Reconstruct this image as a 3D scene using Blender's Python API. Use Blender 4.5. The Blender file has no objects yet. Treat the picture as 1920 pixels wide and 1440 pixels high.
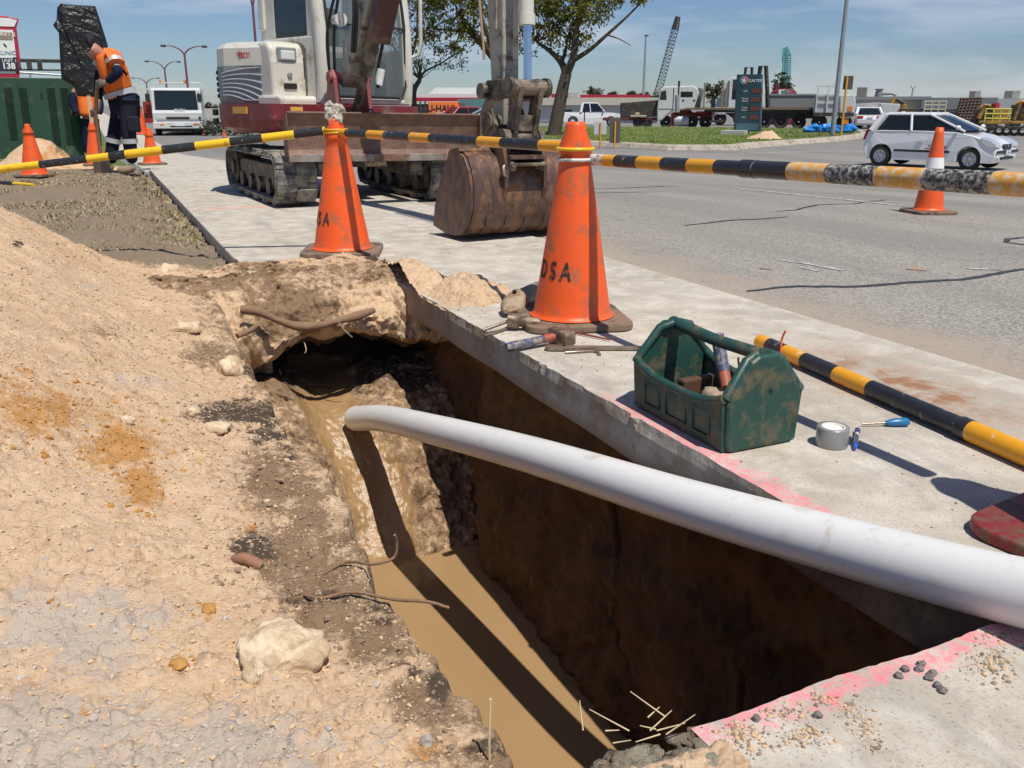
import bpy, math, random
import numpy as np
from mathutils import Vector, Matrix, noise as mnoise

S = bpy.context.scene
COL = S.collection
R = math.radians
rnd = random.Random(7)

# ------------------------------------------------------------------ camera, sky, sun, exposure
EYE, FPX, YH = .85, 1650.0, 195.0            # eye height, focal length and horizon row of the 1920x1440 frame
PITCH = math.atan((720 - YH) / FPX)
cd = bpy.data.cameras.new('camera')
cd.sensor_width = 36; cd.lens = 36 * FPX / 1920
cd.clip_start = .05; cd.clip_end = 3000
cam = bpy.data.objects.new('camera', cd); COL.objects.link(cam)
cam.location = (0, 0, EYE); cam.rotation_euler = (math.pi / 2 - PITCH, 0, 0)
S.camera = cam

SUN_AZ, SUN_EL = R(147), R(64)               # where the sun stands, clockwise from +Y
W = bpy.data.worlds.new('World'); S.world = W; W.use_nodes = True
nt = W.node_tree; nt.nodes.clear()
out = nt.nodes.new('ShaderNodeOutputWorld'); bg = nt.nodes.new('ShaderNodeBackground')
sky = nt.nodes.new('ShaderNodeTexSky'); sky.sky_type = 'NISHITA'; sky.sun_disc = False
sky.sun_elevation = SUN_EL; sky.sun_rotation = SUN_AZ; sky.air_density = 1.0; sky.dust_density = .25; sky.ozone_density = 3.0; sky.altitude = 200
tc = nt.nodes.new('ShaderNodeTexCoord')
mp = nt.nodes.new('ShaderNodeMapping'); mp.inputs['Scale'].default_value = (2.2, 2.2, 13.0)
cn = nt.nodes.new('ShaderNodeTexNoise'); cn.inputs['Scale'].default_value = 1.6; cn.inputs['Detail'].default_value = 9; cn.inputs['Roughness'].default_value = .55; cn.inputs['Distortion'].default_value = .35
cr = nt.nodes.new('ShaderNodeMapRange'); cr.inputs[1].default_value = .50; cr.inputs[2].default_value = .74; cr.inputs[4].default_value = .62
mx = nt.nodes.new('ShaderNodeMix'); mx.data_type = 'RGBA'
mx.inputs[7].default_value = (12.0, 10.8, 9.6, 1)
nt.links.new(tc.outputs['Generated'], mp.inputs[0]); nt.links.new(mp.outputs[0], cn.inputs['Vector'])
nt.links.new(cn.outputs['Fac'], cr.inputs[0]); nt.links.new(cr.outputs[0], mx.inputs[0])
nt.links.new(sky.outputs[0], mx.inputs[6]); tn = nt.nodes.new('ShaderNodeMix'); tn.data_type = 'RGBA'; tn.blend_type = 'MULTIPLY'; tn.inputs[0].default_value = 1; tn.inputs[7].default_value = (.80, .92, 1.14, 1); nt.links.new(mx.outputs[2], tn.inputs[6]); nt.links.new(tn.outputs[2], bg.inputs[0]); nt.links.new(bg.outputs[0], out.inputs[0])
bg.inputs[1].default_value = .072
sl = bpy.data.lights.new('sun', 'SUN'); sl.energy = 4.75; sl.angle = R(.53); sl.color = (1, .945, .845)
so = bpy.data.objects.new('sun', sl); COL.objects.link(so)
sd = Vector((math.sin(SUN_AZ) * math.cos(SUN_EL), math.cos(SUN_AZ) * math.cos(SUN_EL), math.sin(SUN_EL)))
so.rotation_euler = sd.to_track_quat('Z', 'Y').to_euler(); so.location = (0, -5, 30)
S.view_settings.view_transform = 'Standard'; S.view_settings.look = 'None'
S.view_settings.exposure = 0.0; S.view_settings.gamma = 1

# ------------------------------------------------------------------ places
A0 = R(-24.7)                                # the footpath runs along U, V points to the road
U = Vector((math.sin(A0), math.cos(A0), 0)); V = Vector((math.cos(A0), -math.sin(A0), 0))
def uv(u, v, z=0): return U * u + V * v + Vector((0, 0, z))
cp_, sp_ = math.cos(PITCH), math.sin(PITCH)
def ray(px, py):
    a = (px - 960) / FPX; b = (720 - py) / FPX
    return Vector((a, cp_ + b * sp_, -sp_ + b * cp_))
def zg(x, y):                                # height of the land: level here, falling away to the yard
    t = y + .5 * x
    s = 0
    for o in (-2.5, -1.5, -.5, .5, 1.5, 2.5): s = s + np.clip((t + o - 10) / 16, 0, 1)
    return -.8 * s / 6
def P(px, py, z=0.0):                        # point of a view ray at height z
    r = ray(px, py); t = (z - EYE) / r.z; return Vector((r.x * t, r.y * t, z))
def D(px, py, y):                            # point of a view ray at distance y
    r = ray(px, py); return r * (y / r.y) + Vector((0, 0, EYE))
def G(px, py):                               # where a view ray meets the land
    r = ray(px, py); t = 1.0
    while t < 400:
        q = r * t
        if q.z + EYE <= float(zg(q.x, q.y)): break
        t *= 1.004
    q = r * t; return Vector((q.x, q.y, float(zg(q.x, q.y))))
def ppm(q): return FPX / (q.y * cp_ - (q.z - EYE) * sp_)    # pixels (of 1920) per metre there

# ------------------------------------------------------------------ numpy noise
def _h(ix, iy, iz, s):
    n = (ix * 374761393 + iy * 668265263 + iz * 2147483647 + s * 1274126177) & 0xffffffff
    n = ((n ^ (n >> 13)) * 1274126177) & 0xffffffff
    n = ((n ^ (n >> 16)) * 2246822519) & 0xffffffff
    return ((n ^ (n >> 15)) & 0xffffff) / float(0xffffff)
def vn(x, y, z=None, s=0):
    x = np.asarray(x, float); y = np.asarray(y, float); z = np.zeros_like(x) if z is None else np.asarray(z, float)
    ix, iy, iz = np.floor(x).astype(np.int64), np.floor(y).astype(np.int64), np.floor(z).astype(np.int64)
    fx, fy, fz = x - ix, y - iy, z - iz
    fx = fx * fx * fx * (fx * (fx * 6 - 15) + 10); fy = fy * fy * fy * (fy * (fy * 6 - 15) + 10); fz = fz * fz * fz * (fz * (fz * 6 - 15) + 10)
    r = 0
    for dx in (0, 1):
        for dy in (0, 1):
            for dz in (0, 1):
                w = (fx if dx else 1 - fx) * (fy if dy else 1 - fy) * (fz if dz else 1 - fz)
                r = r + w * _h(ix + dx, iy + dy, iz + dz, s)
    return r * 2 - 1
def fbm(x, y, z=None, o=4, s=0, g=.5):
    a, t, n = 1.0, 0, 0; z = np.zeros_like(x) if z is None else z
    for k in range(o):
        t = t + a * vn(x, y, z, s + k * 17); n += a; a *= g; x = x * 2.03 + 5.1; y = y * 2.03 + 1.7; z = z * 2.03 + 3.3
    return t / n
def clods(x, y, cell, s=0, dens=.6):         # height field of lumps lying on a plane
    gx, gy = x / cell, y / cell; ix, iy = np.floor(gx).astype(np.int64), np.floor(gy).astype(np.int64)
    r = np.zeros_like(gx)
    for dx in (-1, 0, 1):
        for dy in (-1, 0, 1):
            cx, cy = ix + dx, iy + dy; zz = np.zeros_like(cx)
            a = _h(cx, cy, zz, s + 1); b = _h(cx, cy, zz, s + 2); q = _h(cx, cy, zz, s + 3); k = _h(cx, cy, zz, s + 4)
            rad = np.where(k < dens, .15 + .45 * q * q, 1e-4)
            d2 = (gx - cx - a) ** 2 + ((gy - cy - b) * (.8 + .5 * k)) ** 2
            r = np.maximum(r, np.sqrt(np.maximum(rad * rad - d2, 0)))
    return r * cell
def ss(a, b, x):
    t = np.clip((x - a) / (b - a), 0, 1); return t * t * (3 - 2 * t)

# ------------------------------------------------------------------ materials
class N:
    def __init__(s, name):
        s.m = bpy.data.materials.new(name); s.m.use_nodes = True; s.t = s.m.node_tree; s.t.nodes.clear()
        s.o = s.t.nodes.new('ShaderNodeOutputMaterial'); s.b = s.t.nodes.new('ShaderNodeBsdfPrincipled')
        s.t.links.new(s.b.outputs[0], s.o.inputs[0]); s._c = None
    def n(s, ty, **k):
        x = s.t.nodes.new('ShaderNode' + ty)
        for a, b in k.items(): setattr(x, a, b)
        return x
    def put(s, sock, v):
        if hasattr(v, 'is_output') or isinstance(v, bpy.types.NodeSocket): s.t.links.new(v, sock)
        else:
            if isinstance(v, (tuple, list)) and len(v) == 3 and sock.type == 'RGBA': v = (*v, 1)
            sock.default_value = v
    def co(s):
        if not s._c: s._c = s.n('TexCoord').outputs['Object']
        return s._c
    def noise(s, scale, det=5, rough=.55, dist=0, vec=None, stretch=None):
        x = s.n('TexNoise'); v = vec or s.co()
        if stretch:
            m = s.n('Mapping'); m.inputs['Scale'].default_value = stretch; s.t.links.new(v, m.inputs[0]); v = m.outputs[0]
        s.t.links.new(v, x.inputs['Vector']); x.inputs['Scale'].default_value = scale; x.inputs['Detail'].default_value = det
        x.inputs['Roughness'].default_value = rough; x.inputs['Distortion'].default_value = dist
        return x.outputs['Fac']
    def voro(s, scale, feat='F1', out='Distance', vec=None):
        x = s.n('TexVoronoi', feature=feat); s.t.links.new(vec or s.co(), x.inputs['Vector']); x.inputs['Scale'].default_value = scale
        return x.outputs[out]
    def rng(s, v, a, b, c=0.0, d=1.0, smooth=False):
        x = s.n('MapRange'); x.interpolation_type = 'SMOOTHSTEP' if smooth else 'LINEAR'
        s.put(x.inputs[0], v)
        for i, q in ((1, a), (2, b), (3, c), (4, d)): s.put(x.inputs[i], q)
        return x.outputs[0]
    def math(s, op, a, b=0.0):
        x = s.n('Math', operation=op); s.put(x.inputs[0], a); s.put(x.inputs[1], b); return x.outputs[0]
    def mix(s, f, a, b, mode='MIX'):
        x = s.n('Mix', data_type='RGBA', blend_type=mode); s.put(x.inputs[0], f); s.put(x.inputs[6], a); s.put(x.inputs[7], b); return x.outputs[2]
    def xyz(s):
        x = s.n('SeparateXYZ'); s.t.links.new(s.co(), x.inputs[0]); return x.outputs
    def attr(s, name):
        return s.n('Attribute', attribute_name=name)
    def bump(s, h, st=.5, d=.01, base=None):
        x = s.n('Bump'); x.inputs['Strength'].default_value = st; x.inputs['Distance'].default_value = d; s.put(x.inputs['Height'], h)
        if base: s.t.links.new(base, x.inputs['Normal'])
        s.t.links.new(x.outputs[0], s.b.inputs['Normal']); return x.outputs[0]
    def set(s, **k):
        for a, v in k.items(): s.put(s.b.inputs[a], v)
        return s.m
def P_(**k): return k
MATS = {}
def mat(name, col, rough=.6, metal=0.0, var=.12, scale=6, dirt=None, amt=.0, dscale=4, bump=0.0, bscale=60, spec=.5, coat=0.0, emit=0, stretch=None, alpha=None, trans=0.0):
    if name in MATS: return MATS[name]
    q = N(name)
    c = q.mix(q.noise(scale, 6, .6, stretch=stretch), tuple(max(0, x * (1 - var * 1.6)) for x in col), tuple(min(1, x * (1 + var * 1.6)) for x in col))
    rr = q.rng(q.noise(scale * 2.3, 4), .3, .7, max(.03, rough - .08), min(1, rough + .08))
    if dirt:
        f = q.rng(q.noise(dscale, 9, .68, .3, stretch=stretch), .62 - amt * .45, .74 - amt * .40)
        c = q.mix(f, c, dirt); rr = q.math('MAXIMUM', rr, q.rng(f, 0, 1, 0, .75))
    q.set(**{'Base Color': c, 'Roughness': rr, 'Metallic': metal, 'Specular IOR Level': spec, 'Coat Weight': coat})
    if trans: q.set(**{'Transmission Weight': trans})
    if emit: q.set(**{'Emission Color': (*col, 1), 'Emission Strength': emit})
    if bump: q.bump(q.noise(bscale, 5, .6), bump, .01)
    MATS[name] = q.m
    return q.m

# ------------------------------------------------------------------ mesh builder
ID4 = Matrix(); ICO = {}
def ico(sub):
    if sub not in ICO:
        import bmesh
        bm = bmesh.new(); bmesh.ops.create_icosphere(bm, subdivisions=sub, radius=1); bm.verts.index_update()
        ICO[sub] = ([v.co.copy() for v in bm.verts], [tuple(v.index for v in f.verts) for f in bm.faces]); bm.free()
    return ICO[sub]
class MB:
    def __init__(s, M=None): s.v = []; s.f = []; s.mi = []; s.sm = []; s.M = M or Matrix(); s.cur = 0
    def add(s, vs, fs, smooth=False):
        b = len(s.v); M = s.M
        s.v += [tuple(p) for p in vs] if M == ID4 else [tuple(M @ Vector(p)) for p in vs]
        for f in fs: s.f.append([b + i for i in f]); s.mi.append(s.cur); s.sm.append(smooth)
        return s
    def box(s, c, d, rot=None):
        hx, hy, hz = d[0] / 2, d[1] / 2, d[2] / 2; T = Matrix.Translation(c) @ (rot.to_4x4() if rot else Matrix())
        vs = [T @ Vector((x, y, z)) for x in (-hx, hx) for y in (-hy, hy) for z in (-hz, hz)]
        return s.add(vs, [(0, 1, 3, 2), (4, 6, 7, 5), (0, 4, 5, 1), (2, 3, 7, 6), (0, 2, 6, 4), (1, 5, 7, 3)])
    def b2(s, a, b): return s.box([(a[i] + b[i]) / 2 for i in range(3)], [abs(b[i] - a[i]) for i in range(3)])
    def cyl(s, p0, p1, r0, r1=None, n=16, caps=True, smooth=True):
        r1 = r0 if r1 is None else r1
        return s.tube([p0, p1], [r0, r1], n, caps, smooth)
    def tube(s, pts, r, n=8, caps=True, smooth=True, closed=False, sq=1.0):
        pts = [Vector(p) for p in pts]; m = len(pts)
        if not hasattr(r, '__len__'): r = [r] * m
        tg = []
        for i in range(m):
            a = pts[i - 1] if (i or closed) else pts[0]; b = pts[(i + 1) % m] if (i < m - 1 or closed) else pts[-1]
            t = b - a; tg.append(t.normalized() if t.length > 1e-9 else Vector((0, 0, 1)))
        up = Vector((0, 0, 1)) if abs(tg[0].z) < .95 else Vector((1, 0, 0))
        x = tg[0].cross(up).normalized(); vs = []
        for i in range(m):
            x = (x - tg[i] * x.dot(tg[i])).normalized(); y = tg[i].cross(x)
            for k in range(n):
                a = 2 * math.pi * k / n; vs.append(pts[i] + (x * math.cos(a) + y * math.sin(a) * sq) * r[i])
        fs = []
        for i in range(m if closed else m - 1):
            j = (i + 1) % m
            for k in range(n): fs.append((i * n + k, i * n + (k + 1) % n, j * n + (k + 1) % n, j * n + k))
        s.add(vs, fs, smooth)
        if caps and not closed:
            s.add(vs[:n], [tuple(range(n - 1, -1, -1))]); s.add(vs[-n:], [tuple(range(n))])
        return s
    def lathe(s, prof, n=32, smooth=True, c=(0, 0, 0)):
        vs = [(c[0] + r * math.cos(2 * math.pi * k / n), c[1] + r * math.sin(2 * math.pi * k / n), c[2] + z) for r, z in prof for k in range(n)]
        fs = [(i * n + k, i * n + (k + 1) % n, (i + 1) * n + (k + 1) % n, (i + 1) * n + k) for i in range(len(prof) - 1) for k in range(n)]
        return s.add(vs, fs, smooth)
    def prism(s, poly, a, b, ax='y'):        # polygon in the plane across ax, from a to b along it
        def q(p, t): return {'y': (p[0], t, p[1]), 'x': (t, p[0], p[1]), 'z': (p[0], p[1], t)}[ax]
        n = len(poly); vs = [q(p, a) for p in poly] + [q(p, b) for p in poly]
        return s.add(vs, [tuple(range(n)), tuple(range(2 * n - 1, n - 1, -1))] + [(i, i + n, (i + 1) % n + n, (i + 1) % n) for i in range(n)])
    def loft(s, rings, smooth=True, caps=True, closed=True):
        n = len(rings[0]); vs = [p for r in rings for p in r]; e = n if closed else n - 1
        s.add(vs, [(i * n + k, i * n + (k + 1) % n, (i + 1) * n + (k + 1) % n, (i + 1) * n + k) for i in range(len(rings) - 1) for k in range(e)], smooth)
        if caps: s.add(rings[0], [tuple(range(n - 1, -1, -1))]); s.add(rings[-1], [tuple(range(n))])
        return s
    def blob(s, c, d, seed=0, amp=.25, sub=2, freq=1.6, rot=None, flat=True):
        cos, fs = ico(sub); vs = []
        for co in cos:
            k = 1 + amp * mnoise.noise(co * freq + Vector((seed * 7.3, seed * 3.1, 0))) * 1.6 + amp * .5 * mnoise.noise(co * freq * 2.7 + Vector((0, seed * 5.7, 1)))
            p = Vector((co.x * d[0], co.y * d[1], co.z * d[2])) * k
            vs.append((rot @ p if rot else p) + Vector(c))
        return s.add(vs, fs, not flat)
    def build(s, name, mats, parent=None, bevel=0, loc=None, rotz=0, seg=2, solid=0, sub=0):
        me = bpy.data.meshes.new(name); me.from_pydata(s.v, [], s.f)
        ml = mats if isinstance(mats, (list, tuple)) else [mats]
        for m in ml: me.materials.append(m)
        me.polygons.foreach_set('use_smooth', s.sm); me.polygons.foreach_set('material_index', s.mi); me.update()
        return link(name, me, parent, bevel, loc, rotz, seg, solid, sub)
def link(name, me, parent=None, bevel=0, loc=None, rotz=0, seg=2, solid=0, sub=0):
    o = bpy.data.objects.new(name, me); COL.objects.link(o)
    if parent: o.parent = parent
    if loc is not None: o.location = loc
    if rotz: o.rotation_euler = (0, 0, rotz)
    if solid: m = o.modifiers.new('thick', 'SOLIDIFY'); m.thickness = solid; m.offset = 0
    if sub: m = o.modifiers.new('smooth', 'SUBSURF'); m.levels = sub; m.render_levels = sub
    if bevel:
        m = o.modifiers.new('bevel', 'BEVEL'); m.width = bevel; m.segments = seg; m.limit_method = 'ANGLE'; m.angle_limit = R(35)
    return o
def gmesh(name, X, Y, Z, mats, attrs=None, smooth=True, rotz=0, keep=None):   # grid arrays -> one mesh object
    n, m = X.shape; co = np.stack([X, Y, Z], -1).reshape(-1, 3)
    i = np.arange(n * m).reshape(n, m)
    q = np.stack([i[:-1, :-1], i[:-1, 1:], i[1:, 1:], i[1:, :-1]], -1).reshape(-1, 4)
    if keep is not None:
        kf = (keep[:-1, :-1] & keep[:-1, 1:] & keep[1:, 1:] & keep[1:, :-1]).reshape(-1); q = q[kf]
        used = np.unique(q); mp_ = -np.ones(n * m, int); mp_[used] = np.arange(len(used)); co = co[used]; q = mp_[q]
    else: used = None
    me = bpy.data.meshes.new(name); me.vertices.add(len(co)); me.vertices.foreach_set('co', co.astype(np.float32).ravel())
    me.loops.add(q.size); me.loops.foreach_set('vertex_index', q.astype(np.int32).ravel())
    me.polygons.add(len(q)); me.polygons.foreach_set('loop_start', np.arange(0, q.size, 4, dtype=np.int32)); me.polygons.foreach_set('loop_total', np.full(len(q), 4, np.int32))
    me.polygons.foreach_set('use_smooth', np.full(len(q), smooth)); me.update(calc_edges=True); me.validate()
    me.materials.append(mats)
    for k, a in (attrs or {}).items():
        a = a.reshape(-1); a = a[used] if used is not None else a
        at = me.attributes.new(k, 'FLOAT', 'POINT'); at.data.foreach_set('value', a.astype(np.float32))
    return link(name, me, None, rotz=rotz)

def scatter(name, pos, size, midx, mats, sub=1, flat=.75, seed=1):        # many small angular lumps in one mesh, built in numpy
    cos, fs = ico(sub); C_ = np.array([tuple(c) for c in cos]); F_ = np.array(fs); n, k = len(pos), len(C_); g = np.random.default_rng(seed)
    co = C_[None] * (1 + g.normal(0, .20, (n, k, 1))) * (g.uniform(.75, 1.35, (n, 1, 3)) * (1, 1, flat)); a = g.uniform(0, 6.28, n); ca, sa = np.cos(a)[:, None], np.sin(a)[:, None]
    co = np.stack([co[..., 0] * ca - co[..., 1] * sa, co[..., 0] * sa + co[..., 1] * ca, co[..., 2]], -1) * size[:, None, None] + pos[:, None, :]
    q = (F_[None] + (np.arange(n) * k)[:, None, None]).reshape(-1, 3); me = bpy.data.meshes.new(name); me.vertices.add(n * k); me.vertices.foreach_set('co', co.astype(np.float32).ravel())
    me.loops.add(q.size); me.loops.foreach_set('vertex_index', q.astype(np.int32).ravel()); me.polygons.add(len(q)); me.polygons.foreach_set('loop_start', np.arange(0, q.size, 3, dtype=np.int32)); me.polygons.foreach_set('loop_total', np.full(len(q), 3, np.int32))
    for m in mats: me.materials.append(m)
    me.polygons.foreach_set('material_index', np.repeat(midx, len(F_)).astype(np.int32)); me.polygons.foreach_set('use_smooth', np.zeros(len(q), bool)); me.update(calc_edges=True)
    return link(name, me)
# ------------------------------------------------------------------ things
def thing(name, label, cat, loc=(0, 0, 0), rotz=0, group=None):
    o = bpy.data.objects.new(name, None); COL.objects.link(o); o.empty_display_size = .2
    o.location = loc; o.rotation_euler = (0, 0, rotz); return tag(o, label, cat, group)
def tag(o, label, cat, group=None):
    o['label'] = label; o['category'] = cat
    if group: o['group'] = group
    return o
def struct(o, kind='structure'): o['kind'] = kind; return o
def dup(root, loc, rotz, label, group=None):
    c = root.copy(); COL.objects.link(c); c.location = loc; c.rotation_euler = (0, 0, rotz); c['label'] = label
    if group: c['group'] = group
    for ch in list(root.children):
        d = ch.copy(); COL.objects.link(d); d.parent = c
        for g in list(ch.children): e = g.copy(); COL.objects.link(e); e.parent = d
    return c
def textmesh(body, size, extrude=.001, bold=0.0, align='CENTER', sx=1.0):
    cu = bpy.data.curves.new('lettering', 'FONT'); cu.body = body; cu.size = size; cu.extrude = extrude; cu.offset = bold * size
    cu.align_x = align; cu.align_y = 'CENTER'; cu.resolution_u = 3
    o = bpy.data.objects.new('lettering', cu); me = bpy.data.meshes.new_from_object(o); bpy.data.objects.remove(o)
    if sx != 1.0: me.transform(Matrix.Diagonal((sx, 1, 1, 1)))
    return me
def text(body, size, m, parent, origin, xdir, ydir, extrude=.002, bold=.01, sx=1.0, name='lettering', align='CENTER'):
    me = textmesh(body, size, extrude, bold, align, sx); x = Vector(xdir).normalized(); y = Vector(ydir).normalized(); z = x.cross(y)
    T = Matrix((x, y, z)).transposed().to_4x4(); T.translation = Vector(origin); me.transform(T); me.materials.append(m)
    return link(name, me, parent)
def RZ(a): return Matrix.Rotation(a, 4, 'Z')
def head(az): return math.pi / 2 - az         # rotation that turns +X to a compass direction
# ------------------------------------------------------------------ ground materials
def m_soil():
    q = N('soil'); q.m.name = 'soil'
    fine = q.noise(55, 6, .7); mid = q.noise(9, 6, .62); big = q.noise(2.2, 4)
    sand = q.mix(q.rng(mid, .32, .68), (.46, .30, .186), (.62, .44, .287))
    sand = q.mix(q.rng(fine, .35, .75), sand, (.69, .52, .358)); sand = q.mix(q.rng(big, .5, .72, 0, .5), sand, (.50, .34, .20))
    cb = q.rng(q.noise(23, 5, .7, .3), .58, .66)                               # crumbs of other soils
    sand = q.mix(q.math('MULTIPLY', cb, .6), sand, (.30, .17, .075))
    def pat(a, col, lo=.32, hi=.62, k=1.0):
        nonlocal sand
        at = q.attr(a).outputs['Fac']; f = q.math('ADD', at, q.math('MULTIPLY', q.rng(q.noise(17, 8, .78, .2), .25, .75, -.62, .62), q.rng(at, .0, .4)))
        sand = q.mix(q.math('MULTIPLY', q.rng(f, lo, hi), k), sand, col)
    pat('grey', q.mix(mid, (.385, .335, .29), (.52, .455, .395)), k=.75)
    pat('orange', q.mix(fine, (.36, .15, .03), (.54, .27, .075)), .38, .72, .8)
    pat('brown', q.mix(mid, (.16, .098, .056), (.30, .20, .122)), .28, .6, .95)
    pat('dark', q.mix(fine, (.045, .032, .024), (.13, .095, .07)), .35, .6)
    pat('lawn', q.mix(q.noise(5, 6), (.18, .135, .095), (.29, .225, .16)), .3, .7)
    wet = q.attr('wet').outputs['Fac']
    w = q.rng(q.math('ADD', wet, q.rng(q.noise(12, 5), .3, .7, -.2, .2)), .4, .6)
    sand = q.mix(w, sand, q.mix(mid, (.27, .165, .075), (.37, .235, .115)))
    q.set(**{'Base Color': sand, 'Roughness': q.rng(w, 0, 1, .95, .30), 'Specular IOR Level': q.rng(w, 0, 1, .15, .6)})
    h = q.math('ADD', q.math('MULTIPLY', q.noise(170, 4, .7), .5), q.math('MULTIPLY', q.noise(48, 7, .75), 1.0)); h = q.math('SUBTRACT', h, q.math('MULTIPLY', q.voro(110), .5))
    b = q.n('Bump'); b.inputs['Distance'].default_value = .007; q.put(b.inputs['Strength'], q.rng(w, 0, 1, .85, .3)); q.put(b.inputs['Height'], h)
    q.t.links.new(b.outputs[0], q.b.inputs['Normal'])
    return q.m
def m_wall():                                # dug face: damp sandy clay, streaked downwards
    q = N('dug_earth')
    st = q.noise(3.2, 8, .68, .5, stretch=(1, 1, .45)); mid = q.noise(11, 7, .68)
    c = q.mix(q.rng(st, .3, .7), (.085, .049, .029), (.225, .138, .082))
    c = q.mix(q.rng(mid, .55, .72), c, (.25, .16, .095)); c = q.mix(q.rng(q.noise(6, 6, .7), .56, .7, 0, .8), c, (.06, .042, .03))
    z = q.xyz()[2]; y_ = q.xyz()[1]; c = q.mix(q.rng(q.math('ADD', y_, q.rng(st, .3, .7, -.5, .5)), 1.1, 2.3, .62, 0), c, (.034, .021, .014)); c = q.mix(q.math('MULTIPLY', q.rng(q.math('ADD', z, q.rng(mid, .3, .7, -.08, .08)), -.42, -.28), .75), c, (.22, .105, .032))  # near end darkened: deeper trench shade put into the colour
    q.set(**{'Base Color': c, 'Roughness': .9, 'Specular IOR Level': .2})
    q.bump(q.math('ADD', q.noise(60, 5, .7), q.noise(18, 6, .6)), .9, .03); return q.m
def m_concrete(cut=False):
    q = N('sawn_concrete' if cut else 'concrete')
    big = q.noise(1.7, 6, .6, .3); mid = q.noise(7, 7, .65, .3); fine = q.noise(95, 4, .7); x, y, z = q.xyz()
    c = q.mix(q.rng(big, .3, .7), (.36, .32, .265), (.50, .455, .39)); c = q.mix(q.rng(mid, .42, .72), c, (.62, .575, .505))
    c = q.mix(q.rng(q.voro(85), .05, .33, .55, 0), c, (.22, .19, .165))                    # exposed stone
    c = q.mix(q.rng(fine, .60, .72, 0, .6), c, (.66, .63, .59)); c = q.mix(q.rng(q.noise(180, 3), .62, .70, 0, .65), c, (.10, .09, .085))
    d = q.rng(q.noise(3.4, 8, .72, .6), .60, .74); c = q.mix(q.math('MULTIPLY', d, .75), c, (.36, .245, .145))  # trodden soil
    streak = q.rng(q.noise(2.0, 7, .7, stretch=(2.6, .5, 1)), .54, .70, 0, .55); c = q.mix(streak, c, (.25, .235, .215))
    if not cut:
        nz = q.rng(q.noise(16, 6, .72), .25, .75, -.05, .05); n2 = q.rng(q.noise(46, 8, .82), .43, .56)
        ye = q.math('ADD', y, nz); xe = q.math('ADD', x, nz)
        def band(v, a, b, e=.025): return q.math('MULTIPLY', q.rng(v, a - e, a + e), q.rng(v, b - e, b + e, 1, 0))
        m1 = q.math('MULTIPLY', band(ye, .805, .856, .010), band(xe, .60, 1.40)); m2 = q.math('MULTIPLY', band(xe, 1.25, 1.365, .012), band(ye, .95, 2.15, .1))
        pk = q.math('MULTIPLY', q.math('MAXIMUM', m1, m2), n2)
        c = q.mix(q.math('MULTIPLY', pk, .9), c, q.mix(mid, (.80, .13, .19), (.78, .35, .38)))
        m3 = q.math('MULTIPLY', q.math('MULTIPLY', band(ye, 7.9, 8.05), band(xe, .8, 1.6)), n2); c = q.mix(q.math('MULTIPLY', m3, .6), c, (.75, .22, .16))
        rd = q.math('MULTIPLY', band(ye, 1.55, 2.3, .2), band(xe, 2.05, 2.40, .1)); c = q.mix(q.math('MULTIPLY', q.math('MULTIPLY', rd, q.rng(mid, .4, .56)), .9), c, (.27, .12, .05))
    else:
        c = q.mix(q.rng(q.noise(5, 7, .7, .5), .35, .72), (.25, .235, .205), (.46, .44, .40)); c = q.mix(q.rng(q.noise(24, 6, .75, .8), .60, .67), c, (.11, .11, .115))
        c = q.mix(q.rng(z, -.13, -.085, .7, 0), c, (.23, .16, .10)); c = q.mix(q.rng(y, 3.0, 3.8, 0, .75), c, (.33, .225, .135)); c = q.mix(q.rng(y, 1.2, 1.75, .9, 0), c, (.085, .06, .042)); c = q.mix(q.rng(q.noise(4, 7, .7), .47, .60, 0, .8), c, (.25, .185, .12))  # near end under the pipe: soil splatter plus shade put into the colour
    q.set(**{'Base Color': c, 'Roughness': .88, 'Specular IOR Level': .25})
    q.bump(q.math('ADD', q.noise(120, 4, .7), q.math('MULTIPLY', q.noise(26, 5), 1.2)), .55 if cut else .32, .006); return q.m
def m_asphalt():
    q = N('asphalt'); x, y, z = q.xyz(); mid = q.noise(1.1, 6, .6); agg = q.voro(105, out='Color')
    sep = q.n('SeparateColor'); q.t.links.new(agg, sep.inputs[0])
    c = q.mix(q.rng(sep.outputs[0], .05, .95), (.125, .108, .092), (.46, .43, .385)); c = q.mix(q.rng(q.noise(60, 5, .7), .3, .7, .1, .5), c, (.25, .238, .222))
    c = q.mix(q.rng(mid, .35, .7, 0, .45), c, (.33, .305, .265)); c = q.mix(q.rng(q.noise(.35, 5, .6, stretch=(2, .25, 1)), .45, .62, 0, .6), c, (.18, .168, .152))
    edge = q.rng(q.math('ADD', x, q.rng(q.noise(3, 6), .3, .7, -.25, .25)), 2.62, 3.15, .8, 0); c = q.mix(edge, c, (.37, .30, .235))
    far = q.rng(y, 16, 30, 0, .55); c = q.mix(far, c, (.16, .16, .165))
    q.set(**{'Base Color': c, 'Roughness': .85, 'Specular IOR Level': .3}); q.bump(q.math('ADD', sep.outputs[0], q.noise(200, 3)), .45, .004); return q.m
def m_water():
    q = N('muddy_water'); c = q.mix(q.noise(2.5, 4, stretch=(2, .6, 1)), (.31, .195, .095), (.38, .25, .125))
    q.set(**{'Base Color': c, 'Roughness': .07, 'Specular IOR Level': .5, 'IOR': 1.33}); q.bump(q.noise(16, 3, .5, stretch=(2.2, .9, 1)), .06, .01); return q.m
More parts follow.
